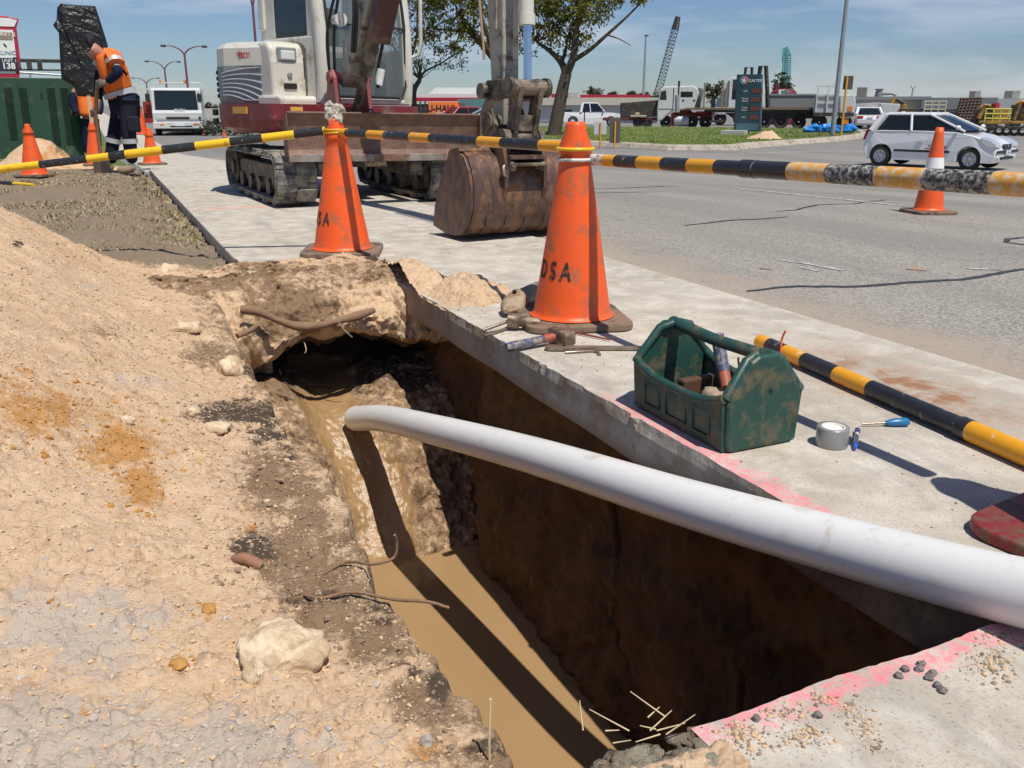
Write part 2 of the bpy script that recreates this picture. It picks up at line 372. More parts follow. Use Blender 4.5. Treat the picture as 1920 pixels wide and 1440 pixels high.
def m_grass():
    q = N('lawn'); c = q.mix(q.rng(q.noise(.5, 6, .65), .35, .65), (.075, .13, .018), (.15, .185, .035)); c = q.mix(q.rng(q.noise(9, 5, .7), .5, .7, 0, .6), c, (.19, .19, .065))
    q.set(**{'Base Color': c, 'Roughness': .9}); q.bump(q.noise(30, 4, .7), .6, .05); return q.m
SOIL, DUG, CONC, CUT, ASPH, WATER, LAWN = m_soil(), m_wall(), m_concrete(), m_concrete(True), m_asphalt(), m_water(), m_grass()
ROT = -A0
def pxy(x, y, z):                            # where a point of the place shows in the photograph
    d = y * cp_ - (z - EYE) * sp_; d = np.where(d < .05, .05, d)
    return 960 + FPX * x / d, 720 - FPX * (y * sp_ + (z - EYE) * cp_) / d
def to_uv(x, y): return x * U.x + y * U.y, x * V.x + y * V.y

# ------------------------------------------------------------------ soil verge with the spoil heap and the trench lip
def heap(u, v):
    s = np.clip((.30 - v) / 1.15, 0, 1.25)
    a = .44 * (1 - np.exp(-1.9 * s * s * 1.6)) * ss(5.85, 5.0 , u + .5 * np.clip(v, -.9, .3)) * ss(.55, 2.6, u)
    return a * (1 + .12 * vn(u * 1.6, v * 1.6, s=3)) * ss(-4.2, -1.6, v) 
def terrain(u, v):
    vr = .400 + .05 * fbm(u * 3.1, u * 0 + 2.0, o=4, s=11) + .022 * fbm(u * 13, u * 0 + 5.0, o=3, s=12)
    z = heap(u, v)
    z = z + .022 * fbm(u * 3, v * 3, o=5, s=5) + .03 * ss(.45, .1, v) * ss(4.9, 4.2, u)
    soft = ss(8.2, 5.2, u)
    z = z + soft * (clods(u + .01 * vn(u * 40, v * 40), v + .01 * vn(u * 37, v * 37, s=2), .075, 1, .30) * .40 + clods(u, v, .032, 2, .55) * .6 + clods(u, v, .014, 3, .6) * .65)
    z = z + .008 * fbm(u * 26, v * 26, o=4, s=9, g=.6)
    z = z - .075 * ss(4.5, 5.0, u) * ss(.1, .66, v) + .05 * ss(6, 9, u) * ss(.5, -.5, v) * 0
    dig = ss(-.01, .10 + .16 * ss(2.9, 3.5, u), v - vr) * ss(.80, .90, u) * (1 - ss(4.05, 4.2, u))
    return z - 1.35 * dig, vr
az = np.radians(np.arange(-72, 24, .135)); rr = np.exp(np.linspace(math.log(.42), math.log(16), 720))
AZ, RR = np.meshgrid(az, rr); X, Y = RR * np.sin(AZ), RR * np.cos(AZ); UU, VV = to_uv(X, Y)
ZZ, VR = terrain(UU, VV)
inside = (UU > .84) & (UU < 4.15)
edge_ = .655 + .02 * fbm(UU * 9, UU * 0, o=3, s=21)
keep = np.where(inside, VV < VR + .14 + .12 * ss(2.9, 3.5, UU), VV < edge_ + np.where(UU < .84, .05, 0)) & (np.abs(VV) < 14)
PX, PY = pxy(X, Y, ZZ)
def ell(l, px_=None, py_=None):
    px_ = PX if px_ is None else px_; py_ = PY if py_ is None else py_; r = np.zeros_like(px_)
    for cx, cy, rx, ry, k in l: r = np.maximum(r, k * np.exp(-1.2 * ((px_ - cx) / rx) ** 2 - 1.2 * ((py_ - cy) / ry) ** 2))
    return r
OR_ = [(70, 770, 150, 70, .8), (225, 840, 95, 60, .95), (265, 905, 60, 60, .9), (160, 790, 200, 90, .45), (700, 700, 1, 1, 0), (390, 850, 60, 60, .35), (20, 700, 90, 40, .5), (460, 940, 40, 40, .4), (390, 1140, 22, 18, .9), (470, 990, 20, 14, .8), (340, 1240, 26, 18, .7), (160, 1330, 20, 22, .7), (110, 1130, 30, 24, .5), (800, 1400, 60, 30, .6), (600, 995, 12, 9, .9)]
GY_ = [(140, 1180, 260, 120, .75), (80, 1390, 280, 130, 1.0), (420, 1400, 280, 100, .85), (640, 1320, 110, 50, .3), (250, 715, 120, 26, .5), (60, 620, 90, 30, .35), (170, 535, 60, 18, .45), (700, 1390, 90, 50, .5)]
DK_ = [(700, 1150, 60, 40, .6), (560, 1130, 60, 16, .5), (770, 1250, 40, 40, .5), (455, 775, 120, 34, .85), (505, 815, 60, 28, .7), (475, 1030, 60, 42, .75), (440, 1075, 60, 30, .5), (640, 1120, 110, 22, .5), (735, 1130, 30, 34, .6), (825, 1290, 35, 60, .7), (540, 860, 26, 60, .5), (930, 1405, 80, 30, .6), (1130, 1405, 90, 30, .75), (35, 457, 14, 9, .9), (395, 650, 70, 20, .25), (465, 690, 14, 30, .5)]
BR_ = [(600, 1100, 120, 90, .8), (700, 1200, 90, 70, .8), (830, 1330, 70, 70, .8), (580, 960, 60, 70, .8), (520, 900, 100, 90, .8), (560, 1040, 140, 100, .8), (640, 1150, 150, 90, .75), (395, 665, 80, 34, .7), (800, 1310, 90, 80, .7), (740, 1220, 80, 60, .6), (960, 1420, 150, 60, .8), (200, 620, 130, 30, .35), (60, 560, 90, 30, .25)]
orange, grey, dark, brown = ell(OR_), ell(GY_), ell(DK_), ell(BR_)
lawn = ss(4.9, 5.6, UU + .12 * fbm(UU * 4, VV * 4, s=31)) * ss(.10, .02, ZZ)
nearlip = ss(.17, .40, VV) * inside * .45
Zw = np.where(UU > 8, ZZ + zg(X, Y), ZZ + zg(X, Y))
soil = gmesh('soil_verge', VV, UU, Zw, SOIL, dict(orange=orange, grey=grey, dark=dark, brown=np.maximum(brown, nearlip), lawn=lawn, wet=np.zeros_like(UU)), rotz=ROT, keep=keep)
struct(soil)
uu = np.concatenate([np.linspace(-8, 12, 21), np.linspace(13, 60, 48), np.linspace(64, 500, 60)]); vv_ = np.concatenate([-np.geomspace(260, 13, 40), np.linspace(-12, .62, 30)])
VV2, UU2 = np.meshgrid(vv_, uu); X2, Y2 = UU2 * U.x + VV2 * V.x, UU2 * U.y + VV2 * V.y
far = gmesh('grass_verge', VV2, UU2, zg(X2, Y2) - .16, LAWN, rotz=ROT, keep=~((UU2 > -1.5) & (UU2 < 6.5) & (VV2 > -3))); struct(far)

# ------------------------------------------------------------------ trench: right face, near face, far end with the hollow, water
s_ = np.linspace(.3, 4.3, 520); t_ = np.linspace(0, 1, 190); SS, TT = np.meshgrid(s_, t_)
zz = -.12 - 1.2 * TT
vw = 1.335 + .035 * ss(.16, .0, TT) - .035 * TT + .17 * ss(3.18, 3.42, SS + .05 * vn(SS * 3, zz * 5, s=4)) * ss(.02, .12, TT)
vw = vw + .040 * fbm(SS * 3, zz * 5, o=5, s=40) - .06 * np.abs(fbm(SS * 4.5 + zz * 5, SS * .8 - zz * 1.2, o=4, s=44)) + .012 * fbm(SS * 26, zz * 20, o=4, s=46) - clods(SS, zz, .05, 47, .25) * .4 - clods(SS, zz, .02, 48, .3) * .5
crack = np.abs(SS - (2.12 + .25 * (zz + .5) + .05 * vn(zz * 7, zz * 0, s=8))); vw = vw + .03 * np.exp(-(crack / .008) ** 2) * ss(-.2, -.35, zz) * ss(-.98, -.75, zz)
crack = np.abs(SS - (1.50 + .45 * (zz + .6) + .05 * vn(zz * 8, zz * 0, s=18))); vw = vw + .03 * np.exp(-(crack / .008) ** 2) * ss(-.45, -.6, zz)
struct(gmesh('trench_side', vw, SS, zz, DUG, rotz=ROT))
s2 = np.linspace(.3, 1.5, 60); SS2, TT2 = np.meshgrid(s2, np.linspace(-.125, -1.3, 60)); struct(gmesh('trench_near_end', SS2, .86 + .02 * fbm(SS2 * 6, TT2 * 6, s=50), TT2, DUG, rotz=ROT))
prof = np.array([(5.2, -.06), (5.0, .0), (4.82, .012), (4.62, .022), (4.45, .032), (4.28, .022), (4.17, -.01), (4.09, -.06), (4.03, -.15), (4.00, -.225), (4.01, -.27), (4.10, -.30), (4.28, -.315), (4.50, -.35), (4.60, -.41), (4.50, -.45), (4.32, -.46), (4.12, -.48), (3.96, -.53), (3.80, -.66), (3.62, -.82), (3.46, -.95), (3.34, -1.03), (3.2, -1.11), (2.9, -1.25)])
L = np.concatenate([[0], np.cumsum(np.hypot(*np.diff(prof, axis=0).T))]); tt = np.linspace(0, L[-1], 520)
pu, pz = np.interp(tt, L, prof[:, 0]), np.interp(tt, L, prof[:, 1])
k = np.ones(9) / 9; pu[4:-4] = np.convolve(pu, k, 'valid'); pz[4:-4] = np.convolve(pz, k, 'valid')
vs_ = np.linspace(.16, 1.56, 340); VE, TE = np.meshgrid(vs_, tt); UE = np.repeat(pu[:, None], len(vs_), 1); ZE = np.repeat(pz[:, None], len(vs_), 1)
low = ss(-.38, -.50, ZE)                                                    # on the floor of the hollow
lip = ss(.10, -.10, ZE) * ss(-.33, -.2, ZE)
side = ss(.86, .50, VE)
ZE = ZE + low * side * (.13 + .22 * ss(3.95, 3.5, UE)) ; UE = UE - low * side * .10
ZE = ZE + .07 * ss(.5, .95, (VE - .50) / .9) * lip * 0
arch = np.exp(-((VE - .95) / .25) ** 2); ZE = ZE + .085 * arch * ss(-.12, -.25, ZE) * ss(-.44, -.36, ZE); ZE = ZE - .10 * ss(.75, .5, VE) * lip * ss(-.15, -.25, ZE)
stream = np.exp(-((VE - (.90 + .07 * ss(3.9, 3.4, UE) + .04 * np.sin(UE * 9))) / .16) ** 4) * ss(-.36, -.46, ZE)
ZE = ZE - .035 * stream + .05 * np.exp(-((VE - 1.18) / .06) ** 2) * low * (1 + vn(UE * 7, VE * 3, s=60)) * ss(3.3, 3.6, UE)
UE = UE - .12 * ss(.85, .45, VE) * ss(-.45, .02, ZE) * lip
rough = 1 - .75 * stream
lipz = ss(-.05, -.2, ZE) * ss(-.40, -.30, ZE); ZE = ZE + lipz * .055 * fbm(VE * 6.5, VE * 0, o=4, s=66); UE = UE + lipz * .06 * fbm(VE * 5, VE * 0 + 4, o=4, s=67)
ZE = ZE - .25 * ss(1.36, 1.54, VE) * ss(4.05, 4.12, UE) * ss(-.08, .0, ZE)
dn = .075 * fbm(VE * 4.5, TE * 4.5, o=6, s=70) + .02 * np.abs(fbm(VE * 15, TE * 15, o=4, s=75)) + .010 * fbm(VE * 48, TE * 48, o=3, s=77)
lumps = clods(VE, TE, .15, 80, .5) * .55 + clods(VE, TE, .07, 81, .55) * .8 + clods(VE, TE, .035, 82, .5) * .6
UE = UE - (dn + lumps * .8) * rough; ZE = ZE + (dn * .8 + lumps * .45) * rough - .05 * np.abs(fbm(VE * 9, UE * 9, o=4, s=83)) * ss(4.0, 4.1, UE) * lipz + .010 * stream * fbm(VE * 9, UE * 5, o=2, s=79)
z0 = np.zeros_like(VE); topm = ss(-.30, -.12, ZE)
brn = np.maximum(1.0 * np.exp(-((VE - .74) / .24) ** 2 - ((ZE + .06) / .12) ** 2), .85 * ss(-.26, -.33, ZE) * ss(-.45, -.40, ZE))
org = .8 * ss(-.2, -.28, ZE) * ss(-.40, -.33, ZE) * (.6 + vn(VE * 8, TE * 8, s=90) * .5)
struct(gmesh('trench_far_end', VE, UE, ZE, SOIL, dict(orange=org, grey=.3 * np.exp(-((VE - .98) / .1) ** 2 - ((ZE + .08) / .08) ** 2), dark=np.maximum(.55 * ss(-.30, -.36, ZE) * ss(4.02, 4.12, UE), .9 * (tt[:, None] > 1.30) * ss(4.035, 4.07, UE) * ss(-.5, -.42, ZE) * ss(-.15, -.2, ZE)), brown=np.maximum(np.maximum(brn, .55 * low), (.5 + .4 * vn(VE * 4, UE * 4, s=101)) * ss(-.03, .02, ZE) * ss(4.75, 4.5, UE)), lawn=z0, wet=stream * 1.0), rotz=ROT))  # dark on the hollow's roof and back is shade painted into the soil
wv, wu = np.meshgrid(np.linspace(.25, 1.5, 60), np.linspace(.7, 4.2, 120)); struct(gmesh('trench_water', wv, wu, wv * 0 - 1.05, WATER, rotz=ROT))
# soil spilled over the end of the slab
xv, yu = np.meshgrid(np.linspace(1.24, 2.0, 230), np.linspace(3.25, 4.9, 420))
dd = np.minimum(np.hypot((xv - 1.34) / .25, (yu - 4.2) / .45), np.hypot((xv - 1.50) / .22, (yu - 3.78) / .34))
hh = .105 * (1 - ss(0, 1.05, dd + .28 * fbm(xv * 7, yu * 7, o=5, s=92))) + (clods(xv, yu, .07, 95, .5) * .5 + clods(xv, yu, .03, 96, .5) * .6 + .012 * fbm(xv * 30, yu * 30, o=3, s=97)) * ss(1.15, .7, dd)
fall = ss(1.30, 1.27, xv)
hh = hh - .010 - .25 * fall * 0
struct(gmesh('spilled_soil', xv, yu, hh, SOIL, dict(orange=.25 * ss(.4, .9, fbm(xv * 5, yu * 5, s=98)), grey=xv * 0, dark=xv * 0, brown=.3 * ss(.03, .0, hh), lawn=xv * 0, wet=xv * 0), rotz=ROT, keep=(hh > -.009) & (xv > 1.295)))

# ------------------------------------------------------------------ footpath slabs
def jag(n, a, amp, s): return [a + amp * (rnd.random() - .5) * (.4 if i % 3 else 1) + .004 * math.sin(i * .21 + s) for i in range(n)]
o = MB(); o.cur = 0
ne = 240; ey = [.845 + (4.05 - .845) * i / ne for i in range(ne + 1)]; ey_ = np.array(ey); ex = list(1.308 + .012 * fbm(ey_ * 9, ey_ * 0, o=5, s=140, g=.75) - .016 * ss(.35, .75, fbm(ey_ * 14, ey_ * 0 + 3, o=3, s=141)))
nb = 50; bx_ = [1.305 - (1.305 - .67) * i / nb for i in range(1, nb + 1)]; by = jag(nb, .847, .004, 2)
lx = [.66 + .012 * rnd.random() for i in range(24)]
outline = [(2.633, -2.0), (2.633, 5.28), (.66, 5.28)] + [(.66 + .01 * rnd.random(), 5.2 - i * .06) for i in range(9)] + [(.67, 4.66), (1.30, 4.66)] + [(1.302, 4.66 - .02 * i) for i in range(1, 30)] + [(ex[i], ey[i]) for i in range(ne, -1, -1)] + list(zip(bx_, by)) + [(lx[i] + .03 * max(0, math.sin(i * 1.7)), .80 - i * .11) for i in range(24)] + [(.66, -2.0)]
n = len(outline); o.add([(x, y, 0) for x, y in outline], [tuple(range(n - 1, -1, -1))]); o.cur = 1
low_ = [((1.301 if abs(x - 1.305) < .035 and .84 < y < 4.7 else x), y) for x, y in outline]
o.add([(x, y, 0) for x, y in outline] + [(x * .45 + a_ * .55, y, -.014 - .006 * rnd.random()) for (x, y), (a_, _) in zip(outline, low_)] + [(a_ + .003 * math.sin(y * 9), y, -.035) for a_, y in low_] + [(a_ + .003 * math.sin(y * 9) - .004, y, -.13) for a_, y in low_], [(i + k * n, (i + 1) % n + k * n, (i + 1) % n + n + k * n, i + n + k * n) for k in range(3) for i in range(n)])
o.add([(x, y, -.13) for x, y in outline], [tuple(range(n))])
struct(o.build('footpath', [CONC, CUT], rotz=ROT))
o = MB()
for a, b in ((5.292, 8.0), (8.012, 10.6), (10.612, 13.4)):
    o.b2((.66, a, -.1), (2.633, b, -.001 - .002 * rnd.random()))
struct(o.build('footpath_far', [CONC], rotz=ROT, bevel=.008))
# road: one sheet down to the yard and out to the horizon
uu = np.concatenate([np.linspace(-8, 30, 77), np.linspace(31, 80, 50), np.geomspace(84, 900, 40)]); vv = np.concatenate([np.linspace(2.635, 40, 76), np.geomspace(42, 600, 40)])
VV3, UU3 = np.meshgrid(vv, uu); X3, Y3 = UU3 * U.x + VV3 * V.x, UU3 * U.y + VV3 * V.y
struct(gmesh('road', VV3, UU3, zg(X3, Y3) - .012 + .012 * ss(3.2, 2.7, VV3) * 0, ASPH, rotz=ROT))
uu = np.concatenate([np.linspace(13.4, 60, 70), np.geomspace(62, 500, 30)]); VV3, UU3 = np.meshgrid(np.linspace(.62, 2.64, 4), uu); X3, Y3 = UU3 * U.x + VV3 * V.x, UU3 * U.y + VV3 * V.y
struct(gmesh('path_beyond', VV3, UU3, zg(X3, Y3) - .008, CONC, rotz=ROT))
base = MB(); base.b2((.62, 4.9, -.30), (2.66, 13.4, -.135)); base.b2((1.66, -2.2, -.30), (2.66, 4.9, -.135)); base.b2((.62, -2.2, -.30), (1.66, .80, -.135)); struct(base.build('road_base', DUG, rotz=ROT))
# tar-sealed cracks, worn line and survey marks on the road
TAR = mat('crack_sealer', (.045, .045, .05), .55, bump=.2); WPAINT = mat('worn_road_paint', (.58, .57, .54), .8, var=.25, scale=20, dirt=(.24, .23, .22), amt=.45, dscale=14); OPAINT = mat('orange_spray_paint', (.50, .22, .07), .8, dirt=(.25, .23, .21), amt=.5, dscale=30)
def ribbon(pxs, w, m, name, lift=.0035, jit=.12):
    pts = [G(*p) for p in pxs]; L_ = []
    for a, b in zip(pts[:-1], pts[1:]):
        k = max(2, int((b - a).length / .06))
        L_ += [a.lerp(b, i / k) for i in range(k)]
    L_.append(pts[-1]); vs = []; fs = []
    for i, p in enumerate(L_):
        t = (L_[min(i + 1, len(L_) - 1)] - L_[max(i - 1, 0)]).normalized(); nn = Vector((-t.y, t.x, 0)).normalized()
        off = nn * (.03 * mnoise.noise(Vector((i * .16, len(pxs), w * 50))) + .012 * mnoise.noise(Vector((i * .9, w * 30, 2)))) ; ww = w * (.55 + .45 * min(1, i / 6, (len(L_) - 1 - i) / 6) + jit * mnoise.noise(Vector((i * .5, 3, 1))))
        for sgn in (-1, 1):
            q = p + off + nn * sgn * ww / 2; vs.append((q.x, q.y, float(zg(q.x, q.y)) - .012 + lift))
        if i: fs.append((2 * i - 2, 2 * i - 1, 2 * i + 1, 2 * i))
    return struct(MB().add(vs, fs).build(name, m))
for k_, (c, w) in enumerate([([(1400, 542), (1480, 534), (1600, 533), (1700, 528), (1800, 521), (1870, 510), (1960, 495)], .038), ([(1280, 420), (1340, 415), (1380, 411), (1430, 408), (1476, 404)], .032), ([(1450, 394), (1500, 391), (1530, 382), (1600, 380), (1660, 373)], .030), ([(1100, 353), (1180, 351), (1270, 347)], .038), ([(1110, 360), (1240, 358)], .038), ([(1960, 440), (1890, 446), (1885, 452), (1960, 462)], .038)]):
    ribbon(c, w, TAR, 'crack_seal')
ribbon([(1325, 346), (1500, 364), (1700, 385)], .09, WPAINT, 'lane_line')
ribbon([(1460, 485), (1520, 492), (1585, 504)], .05, WPAINT, 'survey_mark', jit=.6); ribbon([(1498, 498), (1535, 506)], .04, WPAINT, 'survey_mark', jit=.6)
ribbon([(1810, 500), (1880, 504)], .05, WPAINT, 'survey_mark', jit=.6); ribbon([(1700, 501), (1740, 505)], .09, OPAINT, 'survey_mark', jit=.5); ribbon([(1425, 500), (1445, 502)], .06, OPAINT, 'survey_mark', jit=.5)
ribbon([(1700, 286), (1560, 282), (1300, 290), (1100, 296)], .14, WPAINT, 'lane_line')
# ------------------------------------------------------------------ pipe
PVC = mat('white_pvc', (.74, .735, .72), .30, var=.01, scale=3, dirt=(.56, .51, .44), amt=.05, dscale=9)
pp = [uv(.30, 1.42, .22), uv(.55, 1.37, .14), uv(.83, 1.325, .066), uv(1.16, 1.275, .0), uv(1.6, 1.20, -.075), uv(2.3, 1.13, -.20), uv(3.05, 1.055, -.355), uv(3.55, 1.01, -.47), uv(3.86, .965, -.565)]
pp = [uv(-.25, 1.55, .42)] + pp
def spline(pts, k=8):
    o = []
    P4 = [pts[0] * 2 - pts[1]] + list(pts) + [pts[-1] * 2 - pts[-2]]
    for i in range(1, len(P4) - 2):
        a, b, c, d = P4[i - 1:i + 3]
        for j in range(k):
            t = j / k; o.append(.5 * ((2 * b) + (c - a) * t + (2 * a - 5 * b + 4 * c - d) * t * t + (3 * b - a - 3 * c + d) * t ** 3))
    o.append(P4[-2]); return o
sp = spline(pp)
o = MB(); o.tube(sp, .0588, 40, caps=False); o.tube(sp, .054, 40, caps=False)
e = sp[-1]; d = (sp[-1] - sp[-2]).normalized(); x = d.cross(Vector((0, 0, 1))).normalized(); y = x.cross(d)
ring = lambda r: [e + (x * math.cos(2 * math.pi * i / 40) + y * math.sin(2 * math.pi * i / 40)) * r for i in range(40)]
o.loft([ring(.0588), ring(.054)], caps=False)
tag(o.build('drain_pipe', PVC), 'long white plastic pipe bending down into the muddy trench', 'pipe')

# ------------------------------------------------------------------ traffic cones
ORANGE = mat('cone_orange', (.82, .105, .014), .45, var=.08, scale=5, dirt=(.42, .12, .05), amt=.22, dscale=9, bump=.03, bscale=30)
BASE = mat('cone_rubber', (.10, .07, .055), .85, var=.2, dirt=(.22, .15, .10), amt=.5, dscale=14, bump=.2)
REDB = mat('red_rubber', (.20, .018, .018), .5, dirt=(.12, .09, .05), amt=.35, dscale=16)
STENCIL = mat('black_stencil', (.025, .02, .018), .7, dirt=(.5, .08, .02), amt=.22, dscale=60)
BAND = mat('white_band', (.82, .80, .82), .4, var=.04); SCUFF = mat('scuff', (.12, .05, .03), .8)
def cone(label, loc, H, rb, rt, base, az=0, bmat=None, cmat=None, band=None, group='traffic cones round the works', stencil=None, cap=True, tilt=0):
    t = thing('traffic_cone', label, 'cone', loc, az, group); bmat = bmat or BASE; cmat = cmat or ORANGE
    if tilt: t.rotation_euler = (tilt, 0, az)
    o = MB(); c = base * .16; b = base / 2
    o.prism([(sx * (b - c) + c * math.cos(q), sy * (b - c) + c * math.sin(q)) for sx, sy, q0 in ((1, -1, -90), (1, 1, 0), (-1, 1, 90), (-1, -1, 180)) for q in np.radians(np.linspace(q0, q0 + 90, 6))], .002, .030, 'z'); o.build('base', bmat, t, .006)
    o = MB(); pr = [(rb + .018, .034), (rb + .006, .040), (rb, .055)]; r = lambda z: rb + (rt - rb) * (z - .055) / (H - .055)
    zs = np.linspace(.055, H - .12 if cap else H, 14)[1:]; pr += [(r(z), z) for z in zs]
    if cap: pr += [(r(H - .12) + .007, H - .116), (r(H - .11) + .008, H - .09), (rt + .002, H - .03), (rt + .002, H - .012), (rt - .004, H), (rt - .012, H), (rt - .012, H - .1)]
    else: pr += [(rt - .008, H), (rt - .008, H - .1)]
    o.lathe(pr, 40); o.build('body', cmat, t)
    if band: MB().lathe([(r(z) + .0015, z) for z in np.linspace(band[0], band[1], 5)], 40).build('reflective_band', BAND, t)
    if stencil:
        word, size, zc, a0 = stencil; me = textmesh(word, size, 0, .028, sx=.66)
        for v in me.vertices:
            z = zc + v.co.y; a = a0 + v.co.x / r(z); q = r(z) + .002; v.co = (q * math.cos(a), q * math.sin(a), z)
        me.materials.append(STENCIL); link('lettering', me, t)
    return t
c1 = P(1072, 602); 
def camdir(c): return math.atan2(-c.y, -c.x)
cone('big orange cone marked DSA at the trench edge beside the tool carrier', (c1.x, c1.y, 0), .785, .155, .038, .43, stencil=('D S A', .098, .222, camdir(c1) - .80), az=R(8))
c2 = P(643, 474)
cone('orange cone with crumpled plastic on its tip in front of the excavator blade', (c2.x, c2.y, 0), .77, .163, .038, .46, az=R(4), stencil=('D S A', .105, .21, camdir(c2) - R(4) - 1.12))
c3 = P(1741, 392); c3.z = float(zg(c3.x, c3.y)) - .012
cone('orange cone with one white band standing on the road by the small car', c3, .70, .115, .03, .36, band=(.30, .46), cap=False, az=R(8))
c4 = uv(.93, 1.778)
cone('cone on a red rubber foot at the right edge near the pipe', (c4.x, c4.y, 0), .77, .155, .038, .44, bmat=REDB, az=R(32))
for (px, py, H, lab) in [(66, 331, .62, 'orange cone left of the green cabinet doors, foot in front of the small soil pile'), (182, 310, .60, 'orange cone between the green cabinet and the worker'), (286, 309, .52, 'orange cone on the path edge to the right of the worker')]:
    c = P(px, py); cone(lab, c, H * 1.0, .115 * H / .62 * 1.25, .03, .36, az=R(20 + px))
for (px, py, hp, lab) in [(268, 252, 48, 'small orange cone far off beside the white truck cab'), (383, 254, 13, 'tiny orange cone by the front right corner of the white truck'), (421, 258, 14, 'tiny orange cone on the path beyond the excavator tail')]:
    c = G(px, py); H = hp / ppm(c) / .95; cone(lab, c, H, H * .19, H * .045, H * .5, az=R(px), cap=False)
# crumpled plastic stuffed on the second cone
o = MB(); PLAST = mat('dirty_clear_plastic', (.42, .38, .32), .35, var=.25, scale=30)
for i in range(7): o.blob((rnd.uniform(-.03, .03), rnd.uniform(-.03, .03), rnd.uniform(0, .07)), (.035, .022, .03), i, .6, 2)
tag(o.build('plastic_rag', PLAST, loc=(c2.x, c2.y, .765)), 'crumpled dirty plastic stuck on the tip of the orange cone', 'rag')

# ------------------------------------------------------------------ striped bars
YEL = mat('bar_yellow', (.80, .50, .02), .35, var=.06, dirt=(.25, .16, .05), amt=.1, dscale=20); AMB = mat('bar_amber', (.72, .33, .015), .4, var=.06, dirt=(.72, .66, .52), amt=.08, dscale=24)
BLK = mat('bar_black', (.022, .023, .028), .35, var=.2, dirt=(.30, .29, .28), amt=.06, dscale=24)
AMBW = mat('bar_amber_worn', (.68, .33, .05), .6, var=.12, dirt=(.60, .50, .38), amt=.36, dscale=55); BLKW = mat('bar_black_worn', (.03, .03, .033), .55, dirt=(.42, .41, .37), amt=.36, dscale=85, bump=.5, bscale=60); WHW = mat('bar_white_worn', (.66, .63, .60), .6, dirt=(.12, .12, .12), amt=.3, dscale=22)
def bar(label, p0, p1, r0, r1, bands, ys, ms, join=None, group='yellow and black striped barrier bars', caps=True):
    t = thing('barrier_bar', label, 'barrier bar', p0, 0, group); d = p1 - p0; o = MB()
    cuts = [0] + list(bands) + [1]
    for i, (a, b) in enumerate(zip(cuts[:-1], cuts[1:])):
        rad = lambda q: r0 if (join is None or q < join) else r1
        o.cur = ms[i % len(ms)] if not isinstance(ms[0], list) else ms[0][i]
        if join is not None and a < join < b:
            o.cyl(d * a, d * join, r0, n=24, caps=False); o.cyl(d * join, d * b, r1, n=24, caps=False)
        else: o.cyl(d * a, d * b, rad((a + b) / 2), n=24, caps=(i in (0, len(cuts) - 2)))
    o.build('tube', ys, t)
    if join is not None:
        MB().cyl(d * (join - .018), d * (join + .012), max(r0, r1) * 1.05, n=24).build('sleeve', BLKW if ys[1] is BLKW else BLK, t)
    return t, d
def ringend(t, c, r, m, name='ring'):
    pts = [Vector(c) + Vector((math.cos(a) * r, math.sin(a) * r, 0)) for a in np.linspace(0, 2 * math.pi, 28)[:-1]]
    MB().tube(pts, .007, 8, closed=True).build(name, m, t)
top1 = Vector((c1.x, c1.y, .69)); top2 = Vector((c2.x, c2.y, .695))
# left bar
def fr(a, b, pxs):                           # where along a bar the photograph shows its colour changes
    dep = lambda q: q.y * cp_ - (q.z - EYE) * sp_
    return [((k := (px - 960) / FPX) * dep(a) - a.x) / ((b.x - a.x) - k * (dep(b) - dep(a))) for px in pxs]
e1 = D(-40, 322, 5.1); s1 = top2 + Vector((-.062, .0, .008))
t, d = bar('yellow and black bar from the left edge to the cone before the blade', s1, e1, .024, .021, fr(s1, e1, [606, 552, 492, 432, 367, 305, 236, 205, 164, 75]), [YEL, BLK], [0, 1], join=fr(s1, e1, [222])[0])
ringend(t, (top2.x - s1.x, top2.y - s1.y, .006), .066, AMB)
# middle bar
s2 = top2 + (top1 - top2).normalized() * .075; e2 = top1 - (top1 - top2).normalized() * .075
t, d = bar('yellow and black bar running between the two tall cones', s2, e2, .0225, .0225, fr(s2, e2, [652, 692, 724, 772, 809, 900, 943, 1015]), [AMB, BLK], [[0, 1, 0, 1, 0, 1, 0, 1, 0]], join=fr(s2, e2, [866])[0])
ringend(t, top2 - s2, .064, YEL); ringend(t, top1 - s2 + Vector((0, 0, -.005)), .070, YEL)
# right bar, white flecked, passing in front of the road
s3 = top1 + Vector((.07, -.03, -.045)); e3 = Vector((c4.x, c4.y, .694)) + (top1 - Vector((c4.x, c4.y, .7))).normalized() * .09
t, d = bar('worn striped bar with white flakes reaching from the big cone to the right edge', s3, e3, .0225, .0255, fr(s3, e3, [1136, 1158, 1200, 1246, 1295, 1346, 1394, 1420, 1485, 1557, 1650, 1740, 1866, 2010, 2150]), [AMB, BLK, AMBW, BLKW, WHW], [[4, 0, 1, 0, 1, 0, 1, 3, 1, 2, 3, 2, 3, 2, 3, 2]], join=fr(s3, e3, [1408])[0])
ringend(t, top1 - s3 + Vector((0, 0, -.045)), .068, WHW)
# bar lying on the path
g0 = P(1425, 640, .03); g1 = P(1700, 775, .03); g1 = g0 + (P(1960, 868, .03) - g0)
t, d = bar('striped bar lying on the concrete behind the green tool carrier', g0, g1, .0265, .029, [.05, .13, .22, .36, .49, .66, .81, .835], [AMB, BLK], [[0, 1, 0, 1, 0, 1, 1, 0, 0]], join=.80)
# stub on the grass at the far left
p = P(-30, 340, .02); q = P(62, 347, .02)
bar('short striped bar end lying on the grass at the left edge', p, q, .02, .02, [.35, .62], [YEL, BLK], [0, 1])
